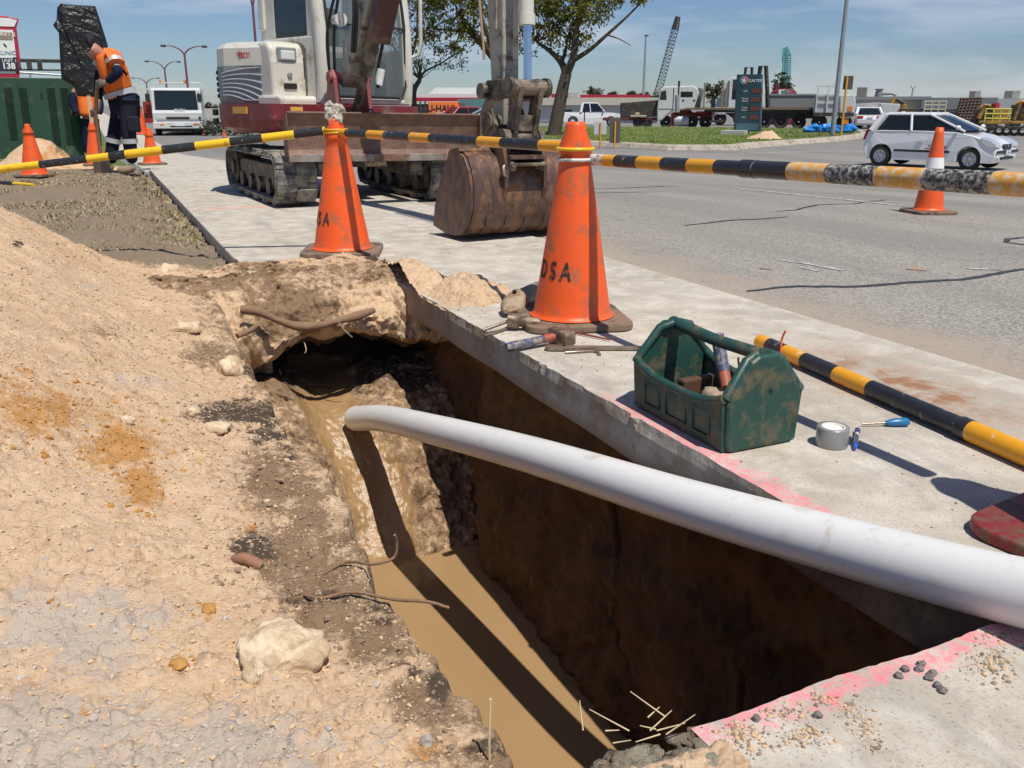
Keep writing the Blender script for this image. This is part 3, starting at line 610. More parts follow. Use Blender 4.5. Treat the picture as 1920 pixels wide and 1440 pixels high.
# ------------------------------------------------------------------ excavator
CREAM = mat('machine_cream', (.62, .60, .53), .38, var=.04, dirt=(.36, .31, .24), amt=.16, dscale=5); MAROON = mat('machine_maroon', (.19, .022, .032), .42, var=.1, dirt=(.20, .13, .10), amt=.22, dscale=6)
GREYP = mat('grille_grey', (.22, .25, .27), .5, var=.08, dirt=(.30, .27, .22), amt=.2); DARKV = mat('dark_void', (.012, .012, .013), .8)
RUST = mat('rusty_steel', (.15, .082, .060), .55, .2, var=.3, scale=6, dirt=(.21, .125, .085), amt=.36, dscale=11, bump=.2, bscale=40)
RUSTD = mat('bucket_steel', (.105, .062, .052), .45, .3, var=.4, scale=11, dirt=(.24, .13, .07), amt=.34, dscale=13, bump=.25, bscale=50, stretch=(1, 1, .5))
WORN = mat('worn_edge', (.34, .31, .28), .45, .3, var=.2, scale=14, dirt=(.2, .11, .07), amt=.35)
RUB = mat('track_rubber', (.10, .098, .092), .85, var=.25, dirt=(.27, .245, .20), amt=.42, dscale=10, bump=.2)
DIRTY = mat('greasy_iron', (.055, .045, .036), .5, .2, var=.3, dirt=(.24, .19, .135), amt=.35, dscale=9, bump=.3)
BOOMC = mat('boom_cream', (.37, .35, .30), .45, var=.12, dirt=(.10, .075, .06), amt=.24, dscale=9); CHROME = mat('chrome_rod', (.55, .62, .75), .16, .95, var=.03); HOSE = mat('black_hose', (.02, .02, .02), .5)
BROWNG = mat('cylinder_guard', (.085, .03, .025), .5, var=.15, dirt=(.2, .12, .08), amt=.2); YSTICK = mat('amber_sticker', (.62, .33, .05), .5); REDL = mat('red_lettering', (.50, .03, .04), .5); LENS = mat('lamp_lens', (.75, .75, .72), .12, .2)
def m_glass(name, col, alpha):
    q = N(name); q.set(**{'Base Color': col, 'Roughness': .04, 'Alpha': alpha, 'Specular IOR Level': .6}); return q.m
GLASS = m_glass('cab_glass', (.16, .20, .20), .32); TINT = m_glass('tinted_glass', (.018, .022, .028), .93)
SEAT = mat('black_vinyl', (.02, .02, .022), .6)

ex = thing('excavator', 'cream and maroon mini excavator with rusty blade parked on the footpath', 'excavator', (-1.75, 8.9, .006), head(R(152))); ex.rotation_euler = (R(-1.0), 0, head(R(152)))
def track(y0):
    w = .36; o = MB(); xs = []; r = .19; a = .88
    path = [(x, .03) for x in np.linspace(-a, a, 19)] + [(a + r * math.sin(t), .22 - r * math.cos(t)) for t in np.linspace(0, math.pi, 12)[1:-1]] + [(x, .41) for x in np.linspace(a, -a, 19)] + [(-a - r * math.sin(t), .22 + r * math.cos(t)) for t in np.linspace(0, math.pi, 12)[1:-1]]
    m = len(path); rings = []
    for i, (x, z) in enumerate(path):
        px, pz = path[i - 1]; nx, nz = path[(i + 1) % m]; tx, tz = nx - px, nz - pz; l = math.hypot(tx, tz); n = (tz / l, -tx / l)
        q = lambda y, d: (x + n[0] * d, y, z + n[1] * d)
        rings.append([q(y0 - w / 2, .0), q(y0 + w / 2, .0), q(y0 + w / 2, -.022), q(y0 - w / 2, -.022)])
    rings.append(rings[0]); o.loft(rings, caps=False, smooth=False)
    d = 0; acc = 0; k = 0
    for i in range(m):
        (x0, z0), (x1, z1) = path[i], path[(i + 1) % m]; l = math.hypot(x1 - x0, z1 - z0); rot = Matrix.Rotation(-math.atan2(z1 - z0, x1 - x0), 3, 'Y')
        n = Vector(((z1 - z0) / l, 0, -(x1 - x0) / l)); c = Vector(((x0 + x1) / 2, 0, (z0 + z1) / 2))
        for sgn in (-1, 1):                                                   # two rows of chevron lugs
            if (i // 2 + (sgn > 0)) % 2:
                o.box(c + n * .013 + Vector((0, y0 + sgn * (w * .27), 0)), (.088, w * .42, .046), rot); o.box(c + n * .012 + Vector((0, y0 + sgn * (w * .05), 0)), (.075, w * .10, .040), rot)
            else: o.box(c + n * .008 + Vector((0, y0 + sgn * (w * .38), 0)), (.05, w * .18, .022), rot)
    o.build('track_belt', RUB, ex, .006)
    o = MB(); o.prism([(-.86, .13), (.86, .13), (.90, .25), (.6, .32), (-.6, .32), (-.90, .25)], y0 - .10, y0 + .10)
    for x in (-.88, .88): o.cyl((x, y0 - .12, .22), (x, y0 + .12, .22), .155, n=20); o.cyl((x, y0 - .15, .22), (x, y0 + .15, .22), .07, n=14)
    for x in np.linspace(-.55, .55, 4): o.cyl((x, y0 - .13, .12), (x, y0 + .13, .12), .075, n=14)
    o.build('track_frame', DIRTY, ex, .008)
track(-.66); track(.76)
o = MB(); o.b2((-.45, -.5, .28), (.5, .5, .44)); o.cyl((0, 0, .43), (0, 0, .60), .38, n=28); o.b2((.4, -.48, .24), (1.1, -.36, .36)); o.b2((.4, .36, .24), (1.1, .48, .36)); o.b2((.5, -.2, .3), (.8, .2, .42)); o.build('undercarriage', DIRTY, ex, .01)
o = MB(); by = .13; pf = [(1.14, .395), (1.105, .47), (1.10, .58), (1.12, .67), (1.16, .755), (1.185, .778), (1.20, .768), (1.15, .67), (1.135, .58), (1.145, .47), (1.185, .395)]
n_ = len(pf); vs = [(x, y, z) for y in np.linspace(by - .875, by + .875, 24) for x, z in pf]
o.loft([vs[i * n_:(i + 1) * n_] for i in range(24)], smooth=False); o.prism([(1.08, .41), (1.20, .41), (1.20, .76), (1.08, .70)], by - .885, by - .874); o.prism([(1.08, .41), (1.20, .41), (1.20, .76), (1.08, .70)], by + .874, by + .885)
bl = o.build('dozer_blade', RUST, ex, .004)
MB().prism([(1.150, .372), (1.20, .372), (1.20, .432), (1.165, .432)], by - .875, by + .875).build('cutting_edge', WORN, bl, .003)
o = MB(); o.b2((1.165, by - .84, .778), (1.19, by - .74, .81)); o.build('blade_mark', YSTICK, bl)
# slewing house
HM = Matrix.Translation((-.14, -.12, 0)) @ RZ(R(15)) 
def H(): return MB(HM.copy())
HM2 = HM @ Matrix.Translation((0, 0, .84)) @ Matrix.Diagonal((1, 1, .77, 1)) @ Matrix.Translation((0, 0, -.84))
def H2(): return MB(HM2.copy())
def plan(x1, y, r0, n=10, sh=0):            # front flat, tail round
    p = [(x1, -y + .10), (x1 - .08, -y)]; p += [(-.25, -y)]
    for i in range(n + 1):
        a = math.pi * 1.5 - math.pi * i / n; p.append((-.25 + r0 * .80 * math.cos(a), y * math.sin(a)))
    return p + [(-.25, y), (x1 - .08, y), (x1, y - .10)]
def stack(o, layers):                       # plans at heights
    rs = [[(x, y, z) for x, y in pl] for pl, z in layers]; return o.loft([list(reversed(r)) for r in rs], smooth=False)
o = H(); stack(o, [(plan(.56, .70, .78), .575), (plan(.64, .78, .90), .62), (plan(.66, .80, .95), .70), (plan(.66, .80, .95), .835)]); sk = o.build('lower_skirt', MAROON, ex, .02)
o = H(); o.b2((-.1, -.815, .745), (.16, -.79, .805)); o.build('amber_stripe', YSTICK, sk)
o = H(); 
for j in range(2): H().box((-.70, -.70, .665 + .085 * j), (.22, .03, .06), Matrix.Rotation(R(-33), 3, 'Z')).build('tail_vent', DARKV, sk, .01)
# tail and engine cover: grey louvre panel, cream top
def tail(x1, y, r0, yl):
    p = [(x1 + .20, -.585 * y / .77)] + [(-.30, -y)]
    for i in range(12):
        a = math.pi * 1.5 - math.pi * .78 * i / 11; p.append((-.30 + r0 * .75 * math.cos(a), y * math.sin(a)))
    return p + [(-.85, yl), (x1, yl)]
o = H2(); stack(o, [(tail(.02, .765, .90, .55), .836), (tail(.02, .775, .92, .55), .90), (tail(.02, .775, .92, .55), 1.26), (tail(.0, .74, .88, .52), 1.33)]); gp = o.build('engine_side_panel', GREYP, ex, .015)
o = H2()                                     # curved louvres standing off the grey panel
for k in range(7):
    pts = []
    for i in range(9):
        s = i / 8; x = .17 - .50 * s; z = .90 + .055 * k + (.26 * (1 - s) ** 1.6) * (1 - k / 9) * 0 + .16 * math.sin(s * 1.4) * (1 - k * .06) - .05
        z = 1.24 - .055 * k * (1 - .25 * s) - .22 * (s * .55) ** 2 - .12 * (1 - s) ** 2 * (k / 3)
        yy = -.775 + .190 * (x + .30) / .52 if x > -.30 else -.775 * math.sqrt(max(.05, 1 - ((x + .30) / .69) ** 2))
        pts.append((x, yy - .004, max(z, .87)))
    o.tube(pts, .0105, 6)
o.build('louvre', mat('louvre_grey', (.33, .37, .40), .45), gp)
o = H2()
for i in range(2):
    for j in range(5):
        x = -.58 - .085 * i; yy = -.775 * math.sqrt(1 - ((x + .30) / .69) ** 2); a = math.atan2(.775 * (x + .30) / .69 ** 2 / math.sqrt(1 - ((x + .30) / .69) ** 2), 1)
        o.box((x, yy, .92 + j * .068), (.072, .024, .045), Matrix.Rotation(a, 3, 'Z'))
o.build('tail_vent', DARKV, gp, .006)
o = H2(); stack(o, [(tail(.08, .77, .91, .5), 1.262), (tail(.08, .765, .905, .5), 1.46), (tail(.05, .73, .86, .46), 1.515), (tail(.0, .66, .76, .40), 1.535)]); tp = o.build('engine_hood', CREAM, ex, .03, seg=3)
text('TB235', .07, REDL, tp, HM2 @ Vector((-.05, -.6875, 1.375)), HM.to_3x3() @ Vector((.52, .19, 0)), (0, 0, 1), sx=.85, bold=.004, extrude=.004)
# tank cover with the lamp
o = H2(); o.prism([(-.10, .842), (.34, .842), (.33, 1.30), (.30, 1.46), (.24, 1.525), (-.10, 1.525)], -.625, -.24); tk = o.build('tank_cover', CREAM, ex, .045, seg=3)
o = H2(); o.prism([(.10, .80), (.52, .80), (.52, .90), (.47, .925), (.10, .925)], -.66, -.12); o.build('side_step', CREAM, tk, .02)
o = H2(); o.box((.325, -.47, 1.385), (.03, .19, .155)); o.build('lamp_recess', GREYP, tk, .01); o = H2(); o.box((.338, -.465, 1.375), (.022, .14, .105)); o.build('work_lamp', LENS, tk, .01)
o = H2(); o.box((.333, -.295, 1.245), (.02, .022, .24)); o.build('cover_slot', DARKV, tk, .008); o = H2(); o.box((.342, -.455, 1.035), (.02, .13, .065)); o.build('latch_recess', DARKV, tk, .008)
o = H2(); o.cyl((.335, -.455, 1.16), (.35, -.455, 1.16), .024, n=18); o.build('lock', GREYP, tk)
# rear-side grey rounded panel between cover and cab
o = H2(); o.prism([(-.1, .84), (.36, .84), (.40, .95), (.40, 1.46), (.34, 1.54), (.2, 1.58), (-.1, 1.58)], -.30, -.20); o.build('inner_panel', mat('machine_grey', (.33, .33, .30), .5, dirt=(.2, .17, .13), amt=.25), ex, .02)
# cab
y0, y1 = -.30, .71; ct = 2.48
o = H()
side = [(.50, .845), (.62, 1.0), (.60, 1.5), (.44, 2.38), (.36, ct - .04)]
def post(o, pts, w, yy, d): o.tube([(x, yy, z) for x, z in pts], w, 8, sq=d)
for yy in (y0 + .045, y1 - .04): post(o, [(.56, .86), (.585, 1.1), (.56, 1.5), (.42, 2.4)], .062, yy, 1.1)
o.b2((.46, y0 + .0, .842), (.60, y1, .90)); o.b2((-.42, y0, .842), (.52, y0 + .06, 1.43)); o.b2((-.42, y1 - .06, .842), (.52, y1, 1.35)); o.b2((-.44, y0, .842), (-.38, y1, 1.6))
o.b2((-.46, y0, ct - .1), (.48, y1, ct)); 
for yy in (y0 + .035, y1 - .035): o.b2((-.46, yy - .05, 1.5), (-.34, yy + .05, ct - .08)); o.b2((.12, yy - .03, 1.55), (.18, yy + .03, ct - .09)) if yy > 0 else None
o.b2((-.46, y0 + .005, 1.40), (-.16, y0 + .055, ct - .08))
o.b2((.385, y0 + .005, 1.40), (.52, y0 + .06, ct - .08))
cb = o.build('cab_frame', CREAM, ex, .025, seg=3)
o = H(); o.b2((-.17, y0 + .012, 1.42), (.40, y0 + .03, ct - .09)); o.build('side_window', TINT, cb)
o = H(); o.tube([(.395, y0 + .02, 1.47), (.36, y0 + .02, 1.445), (-.12, y0 + .02, 1.445), (-.165, y0 + .02, 1.49), (-.165, y0 + .02, ct - .1)], .014, 6); o.tube([(.395, y0 + .02, 1.47), (.395, y0 + .02, ct - .1)], .014, 6); o.build('window_seal', HOSE, cb)
o = H(); f = [(.605, y0 + .10, .92), (.605, y1 - .09, .92), (.585, y1 - .09, 1.52), (.585, y0 + .10, 1.52)]; o.add(f, [(0, 1, 2, 3)]); f = [(.58, y0 + .10, 1.54), (.58, y1 - .09, 1.54), (.44, y1 - .09, ct - .1), (.44, y0 + .10, ct - .1)]; o.add(f, [(0, 1, 2, 3)]); o.build('windscreen', GLASS, cb, solid=.006)
o = H(); pts = [(.615, y0 + .085, 1.55), (.615, y0 + .085, 1.02), (.62, y0 + .14, .91), (.62, y1 - .16, .91), (.615, y1 - .075, 1.02), (.60, y1 - .075, 1.55), (.45, y1 - .075, 2.35)]; o.tube(pts, .014, 6); o.tube([(.60, y0 + .09, 1.53), (.60, y1 - .08, 1.53)], .010, 6); o.tube([(.615, y0 + .085, 1.55), (.46, y0 + .085, 2.35)], .014, 6); o.build('windscreen_seal', HOSE, cb)
o = H(); o.b2((-.3, .0, 1.0), (.15, .45, 1.15)); o.b2((-.36, .0, 1.1), (-.22, .45, 1.75)); o.b2((.40, -.05, .9), (.5, .05, 1.25)); o.b2((.40, .40, .9), (.5, .5, 1.25)); o.build('seat', SEAT, ex, .04)
o = H(); o.tube([(.30, .12, .9), (.36, .12, 1.42)], .012, 6); o.tube([(.30, .34, .9), (.36, .34, 1.42)], .012, 6); o.b2((.2, y0 + .07, 1.0), (.42, y0 + .16, 1.36)); o.build('control_lever', SEAT, ex, .01)
o = H(); hp = [(.60, y1 + .035, 2.3), (.68, y1 + .06, 1.9), (.68, y1 + .06, 1.42), (.66, y1 + .055, 1.31), (.61, y1 + .0, 1.28)]; o.tube(hp, .018, 10); o.build('grab_rail', CREAM, ex)
# boom: swing bracket, boom, arm, rams, links and bucket, all in one upright plane
BM = ex.matrix_basis.inverted() if False else None
bw = Vector((-1.44, 8.17, 0)); tw = Vector((-.06, 6.02, 0)); bd = (tw - bw).normalized()
EXM = Matrix.Translation((-1.75, 8.9, 0)) @ RZ(head(R(152)))
BMX = EXM.inverted() @ (Matrix.Translation(bw) @ RZ(math.atan2(bd.y, bd.x)))
def B(): return MB(BMX.copy())
o = B(); 
for s in (-1, 1): o.prism([(-.45, .62), (.10, .62), (.18, .72), (.09, .82), (.04, 1.06), (-.02, 1.14), (-.10, 1.09), (-.16, .86), (-.45, .84)], s * .145 - .025, s * .145 + .025)
o.b2((-.5, -.14, .62), (-.1, .14, .82)); o.cyl((-.03, -.19, 1.06), (-.03, .19, 1.06), .05); o.cyl((.06, -.17, .72), (.06, .17, .72), .05); br = o.build('swing_bracket', mat('faded_maroon', (.27, .065, .07), .45, dirt=(.15, .1, .08), amt=.25), ex, .01)
o = B(); rg = []
for x, z, hgt, w in [(-.05, 1.02, .10, .075), (.10, 1.12, .13, .085), (.35, 1.42, .16, .085), (.62, 1.78, .18, .085), (.82, 2.08, .20, .085), (1.05, 2.30, .19, .085), (1.45, 2.52, .15, .08), (1.95, 2.70, .11, .075), (2.15, 2.76, .09, .075)]:
    t = Vector((.62, 0, .78)) if x < .9 else Vector((.92, 0, .38)); nrm = Vector((-t.z, 0, t.x)).normalized(); c = Vector((x, 0, z)); rg.append([c + nrm * hgt * .62 + Vector((0, -w, 0)), c + nrm * hgt * .62 + Vector((0, w, 0)), c - nrm * hgt * .62 + Vector((0, w, 0)), c - nrm * hgt * .62 + Vector((0, -w, 0))])
o.loft(rg, smooth=False); bo = o.build('boom', BOOMC, ex, .012)
o = B(); o.cyl((.06, .0, .72), (.36, 0, 1.13), .036); o.cyl((.33, 0, 1.09), (.86, 0, 1.86), .062); o.build('boom_ram', DIRTY, ex)
o = B(); o.prism([(.56, 1.36), (.66, 1.30), (1.02, 1.86), (.95, 1.93)], -.085, .085); o.build('ram_guard', BROWNG, ex, .01)
o = B(); ar = []
for x, z, w, d in [(2.42, 3.0, .075, .10), (2.44, 2.6, .075, .13), (2.49, 2.0, .068, .105), (2.54, 1.2, .062, .085), (2.56, .83, .056, .07), (2.565, .72, .05, .055)]: ar.append([(x - d, -w, z), (x - d, w, z), (x + d, w, z), (x + d, -w, z)])
o.loft(ar, smooth=False); am = o.build('arm', BOOMC, ex, .01)
o = B(); o.b2((2.53, -.078, 1.3), (2.56, -.066, 2.4)); o.b2((2.66, -.012, 1.12), (2.68, .012, 2.4)); o.build('arm_rib', mat('chipped_cream', (.48, .44, .37), .5, dirt=(.12, .08, .06), amt=.3), am)
o = B(); o.cyl((2.82, 0, .97), (2.79, 0, 1.60), .026); o.build('bucket_ram_rod', CHROME, ex); o = B(); o.cyl((2.795, 0, 1.33), (2.74, 0, 2.5), .046); o.cyl((2.797, 0, 1.31), (2.794, 0, 1.37), .054); o.build('bucket_ram', CREAM, ex)
o = B()                                     # dog-bone links and pins
for s in (-1, 1): o.prism([(2.44, .90), (2.52, .86), (2.83, .89), (2.87, .95), (2.82, 1.00), (2.50, .99)], s * .095 - .016, s * .095 + .016); o.prism([(2.78, .95), (2.88, .95), (2.80, .62), (2.70, .62)], s * .075 - .018, s * .075 + .018)
for x, z, r in [(2.49, .925, .04), (2.82, .945, .048), (2.755, .635, .048), (2.565, .735, .048)]:
    o.cyl((x, -.135, z), (x, .135, z), r, n=18); 
    for s in (-1, 1): o.cyl((x, s * .125, z), (x, s * .15, z), r * 1.25, n=18)
o.b2((2.70, -.06, .68), (2.80, .06, .78)); o.build('bucket_linkage', DIRTY, ex, .006)
o = B()                                     # quick hitch
for s in (-1, 1): o.prism([(2.48, .79), (2.60, .82), (2.66, .70), (2.80, .69), (2.84, .62), (2.78, .54), (2.88, .47), (2.86, .44), (2.60, .45), (2.50, .62)], s * .12 - .014, s * .12 + .014)
o.b2((2.60, -.13, .47), (2.88, .13, .49)); o.cyl((2.58, -.12, .54), (2.58, .12, .54), .035); o.build('quick_hitch', DIRTY, ex, .005)
wd = .43; yo = .06; BK = BMX @ Matrix.Translation((2.80, yo, 0)) @ Matrix.Diagonal((.86, 1, .93, 1)) @ Matrix.Translation((-2.80, 0, 0))
def B3(): return MB(BK.copy())
o = B3(); out_ = [(2.44, .56), (2.62, .60), (2.70, .565), (2.76, .48), (2.80, .36), (2.795, .22), (2.74, .10), (2.65, .035), (2.52, .012), (2.36, .02), (2.17, .05)]
inn = [(2.18, .065), (2.36, .038), (2.51, .032), (2.63, .055), (2.72, .115), (2.772, .225), (2.777, .355), (2.74, .465), (2.68, .545), (2.61, .578), (2.45, .545)]
n_ = 20; pl = [Vector((x, 0, z)) for x, z in out_ + inn]; ys = np.linspace(-wd, wd, 10)
o.loft([[Vector((p.x, y, p.z)) for p in pl] for y in ys], smooth=True); bk = o.build('bucket_shell', RUSTD, ex)
cheek = [(2.44, .56), (2.60, .592), (2.69, .555), (2.75, .475), (2.79, .36), (2.785, .22), (2.73, .105), (2.645, .04), (2.52, .017), (2.36, .024), (2.19, .055), (2.22, .20), (2.32, .40)]
for s in (-1, 1): B3().prism(cheek, s * wd - s * .001, s * (wd + .02)).build('bucket_cheek', RUSTD, bk, .004)
o = B3(); o.prism([(2.44, .575), (2.47, .605), (2.60, .62), (2.63, .60), (2.60, .585), (2.46, .55)], -wd - .02, wd + .02)
for k in range(5): y = -.30 + .15 * k; o.prism([(2.80, .26), (2.807, .26), (2.755, .108), (2.66, .036), (2.52, .009), (2.52, .012), (2.66, .034), (2.75, .115)], y - .025, y + .025)
for s in (-1, 1): o.prism([(2.60, .66), (2.78, .66), (2.83, .52), (2.832, .36), (2.80, .28), (2.79, .38), (2.70, .57)], s * .15 - .013 - yo, s * .15 + .013 - yo)
o.b2((2.70, -.14 - yo, .55), (2.86, .14 - yo, .575)); o.build('bucket_ear', RUSTD, bk, .004)
o = B3(); o.tube([(2.80, -.20, .52), (2.83, -.235, .50), (2.84, -.235, .45), (2.82, -.20, .43), (2.80, -.18, .46), (2.80, -.20, .52)], .010, 8); o.build('lifting_ring', WORN, bk)
o = B(); o.tube([(2.20, -.095, 2.5), (2.36, -.095, 1.6), (2.43, -.09, 1.2), (2.44, -.09, 1.12)], .010, 6); o.build('grease_line', mat('rusty_line', (.35, .24, .16), .6), ex)
o = B()
for yy, k in ((-.10, 0), (-.125, .06), (.10, .03)):
    o.tube(spline([Vector(p) for p in [(-.10, yy, .98), (-.02 - k, yy * 1.3, 1.20), (.06 - k, yy * 1.5, 1.45), (.16, yy * 1.3, 1.72), (.36, yy * 1.1, 1.80), (.46, yy * 1.1, 1.60), (.36, yy, 1.25)]], 6), .013, 8)
o.tube(spline([Vector(p) for p in [(.30, .13, .98), (.26, .15, 1.12), (.44, .14, 1.42), (.62, .12, 1.85)]], 6), .014, 8); o.build('hydraulic_hose', HOSE, ex)
o = B(); o.cyl((.04, -.125, 1.52), (.16, -.125, 1.52), .045, .055); o.build('boom_lamp', LENS, ex); o = B(); o.cyl((.31, .13, 1.0), (.31, .16, 1.13), .035); o.build('oil_bottle', LENS, ex)
# ------------------------------------------------------------------ vehicles
class At:                                    # local frame of a distant thing: x to the right, y away, z up, measured off the photograph
    def __init__(s, px, py, dist=None):
        s.q = G(px, py) if dist is None else D(px, py, dist); s.px, s.py = px, py; s.k = ppm(s.q); s.rz = -math.atan2(s.q.x, s.q.y)
        if dist is not None: s.q.z = float(zg(s.q.x, s.q.y)); a, s.py = pxy(s.q.x, s.q.y, s.q.z)
    def x(s, px, py=None):
        if py is not None: px = 960 + (px - 960) * (5906 - s.py) / (5906 - py)   # uprights converge downwards in the photograph
        return (px - s.px) / s.k
    def z(s, py): return (s.py - py) / (s.k * 1.05)
    def b(s, x0, y0, x1, y1, d0, d1):        # box between two photo corners, from depth d0 to d1
        return (s.x(x0), d0, s.z(y1)), (s.x(x1), d1, s.z(y0))
CARW = mat('white_car_paint', (.76, .765, .77), .22, var=.01, coat=.6); SILV = mat('silver_paint', (.62, .64, .66), .25, .2, var=.02, coat=.5); REDP = mat('red_car_paint', (.45, .02, .035), .25, coat=.5, var=.03)
CGL = m_glass('car_glass', (.012, .016, .018), .90); BPL = mat('black_plastic', (.022, .022, .024), .5, var=.1); TYRE = mat('tyre', (.025, .024, .023), .85, var=.15); RIM = mat('hubcap', (.50, .52, .54), .3, .6); HLENS = mat('headlight', (.75, .79, .84), .08, .5, var=.1, scale=14); TLENS = mat('tail_lamp', (.45, .015, .02), .2); PLATE = mat('number_plate', (.74, .76, .80), .4); DKINT = mat('dark_interior', (.035, .034, .033), .8); BLUEP = mat('plate_blue', (.05, .10, .35), .5)
def wheel(t, x, y, r, w, n=28, rim=True, name='wheel'):
    o = MB(); s = 1 if y > 0 else -1; pr = [(r * .62, -w / 2), (r * .92, -w / 2), (r, -w / 2 + .03), (r, w / 2 - .03), (r * .92, w / 2), (r * .62, w / 2)]
    o.M = Matrix.Translation((x, y, r)) @ Matrix.Rotation(math.pi / 2, 4, 'X'); o.lathe(pr, n); wl = o.build(name, TYRE, t)
    if rim:
        o = MB(Matrix.Translation((x, y, r)) @ Matrix.Rotation(math.pi / 2, 4, 'X')); f = -s * (w / 2 - .012)
        o.lathe([(.001, f - s * .006), (r * .16, f - s * .006), (r * .2, f + s * .02), (r * .36, f + s * .035), (r * .62, f)], n)
        for k in range(7):
            a = 2 * math.pi * k / 7; o.box((r * .40 * math.cos(a), r * .40 * math.sin(a), f + s * .008), (r * .40, r * .13, .02), Matrix.Rotation(a, 3, 'Z'))
        o.build('rim', RIM, wl)
    return wl
def car(name, label, cat, loc, az, paint, prof, gh, W, ax, r=.29, group=None, far=False, extra=None):
    """prof: side outline of the body (x, z) above the arches, rear to front; gh: (belt rear x, belt front x, roof rear x, roof front x, belt z, roof z)"""
    t = thing(name, label, cat, loc, head(az), group); w = W / 2
    arch = []
    for cx in (ax[1], ax[0]):
        arch += [(cx + (r + .045) * math.cos(a), .20 if i in (0, 10) else r + (r + .045) * math.sin(a) * 1.02) for i, a in enumerate(np.linspace(0, math.pi, 11))]
    out = list(prof) + arch; c = Vector((0, 0, .62)); rings = []
    for y, sc in ((-w, .955), (-w + .02, .98), (-w + .09, 1), (w - .09, 1), (w - .02, .98), (w, .955)):
        rings.append([(x * (1 if sc == 1 else sc ** .55), y * (1 - .05 * max(0, (z - .72)) / .4) - (.02 if y > 0 else -.02) * (abs(x) > 1.6), .60 + (z - .60) * (sc if z > .5 else 1)) for x, z in out])
    o = MB(); o.loft(rings, smooth=False); body = o.build('body', paint, t, .025, seg=3)
    b0, b1, r0, r1, zb, zr = gh; wb, wr = w - .055, w - .20
    zf = zb + .03
    pts = {}
    o = MB(); Q = [(b0, -wb, zb), (b1, -wb, zf), (b1 + .12, 0, zf), (b1, wb, zf), (b0, wb, zb), (b0 - .05, 0, zb)]; T = [(r0, -wr, zr), (r1, -wr, zr), (r1 + .06, 0, zr), (r1, wr, zr), (r0, wr, zr), (r0 - .03, 0, zr)]
    o.add(Q + T, [(i, (i + 1) % 6, (i + 1) % 6 + 6, i + 6) for i in range(6)]); gl = o.build('window_glass', CGL, t)
    o = MB(); ro = [(r0 - .06, -wr + .10), (r0 - .02, -wr - .01), (r1 + .02, -wr - .01), (r1 + .09, -wr + .12), (r1 + .11, 0), (r1 + .09, wr - .12), (r1 + .02, wr + .01), (r0 - .02, wr + .01), (r0 - .06, wr - .10)]
    o.loft([[(x, y, zr - .03) for x, y in ro], [(x, y, zr + .012) for x, y in ro], [(x * .9, y * .82, zr + .045) for x, y in ro]], smooth=False)
    for s in (-1, 1):
        P0 = lambda x, z: (x, s * (wb + (wr - wb) * (z - zb) / (zr - zb) + .005), z)
        o.tube([P0(b1 + .02, zf - .02), P0(r1, zr)], .033, 6); o.tube([P0(b0 + .03, zb - .02), P0(r0 + .0, zr)], .11 if not far else .075, 6)
        m = (b0 * .45 + b1 * .55) - .25; o.tube([P0(m, zb), P0(m - .10, zr)], .04, 6)
    o.build('roof', paint, t, .012)
    for x in ax:
        for s in (-1, 1): wheel(t, x, s * (w - .105), r, .19, rim=not far)
    for s in (-1, 1):
        if not far:
            o = MB(); o.blob((b1 - .12, s * (w + .06), zf + .08), (.065, .085, .06), 3, .02, 3, flat=False); o.build('wing_mirror', paint, t)
    return t, body
hprof = [(-1.62, .20), (-1.72, .34), (-1.74, .55), (-1.70, .80), (-1.64, .98), (-1.2, 1.0), (0.0, 1.0), (.80, .985), (1.25, .90), (1.60, .78), (1.80, .66), (1.88, .54), (1.90, .36), (1.84, .20)]
c = G(1748, 313)
t, body = car('hatchback', 'small white three door hatchback with open side window driving on the road', 'car', c, R(136), CARW, hprof, (-1.56, 1.0, -1.24, .0, .99, 1.435), 1.67, (-1.20, 1.245))
t.scale = (.97, .97, .97); w = .835
for s in (-1, 1):
    o = MB(); o.prism([(1.50, .70), (1.70, .60), (1.90, .60), (1.87, .70), (1.70, .80), (1.45, .87)], s * w * .58, s * w * 1.0); o.build('headlight', HLENS, t, .03)
    o = MB(); o.prism([(-1.76, .72), (-1.72, .72), (-1.64, .98), (-1.56, 1.0), (-1.58, 1.02), (-1.68, 1.0)], s * w * .72, s * w * .97); o.build('tail_light', TLENS, t, .01)
    o = MB(); o.b2((-.80, s * (w + .004), .43), (.72, s * (w + .018), .49)); o.build('side_moulding', BPL, t, .006)
    o = MB(); o.b2((-.15, s * (w + .0), .775), (.02, s * (w + .022), .805)); o.build('door_handle', CARW, t, .006)
o = MB(); o.prism([(1.86, .56), (1.905, .56), (1.885, .68), (1.84, .68)], -.30, .30); o.build('grille', BPL, t, .01)
o = MB(); o.b2((1.895, -.80, .455), (1.925, .80, .525)); o.build('bumper_strip', BPL, t, .008)
o = MB(); o.b2((1.89, -.45, .285), (1.915, .45, .365)); o.build('lower_grille', BPL, t, .008)
o = MB(); o.b2((1.93, -.19, .41), (1.94, .19, .52)); pl = o.build('number_plate', PLATE, t); text('1 DJK 482', .075, BLUEP, pl, (1.9415, 0, .465), (0, 1, 0), (0, 0, 1), .0008)
for s in (-1, 1): o = MB(); o.cyl((1.88, s * .62, .33), (1.912, s * .62, .33), .06); o.build('fog_lamp', HLENS, t)
o = MB(); o.lathe([(.001, 0), (.07, .0), (.075, .012), (.05, .02)], 20); o.M = Matrix(); em = MB(Matrix.Translation((1.895, 0, .63)) @ Matrix.Rotation(math.pi / 2, 4, 'Y') @ Matrix.Diagonal((.5, 1.1, 1, 1))); em.lathe([(.03, 0), (.05, .008), (.055, .018), (.04, .02)], 20); em.build('badge', RIM, t)
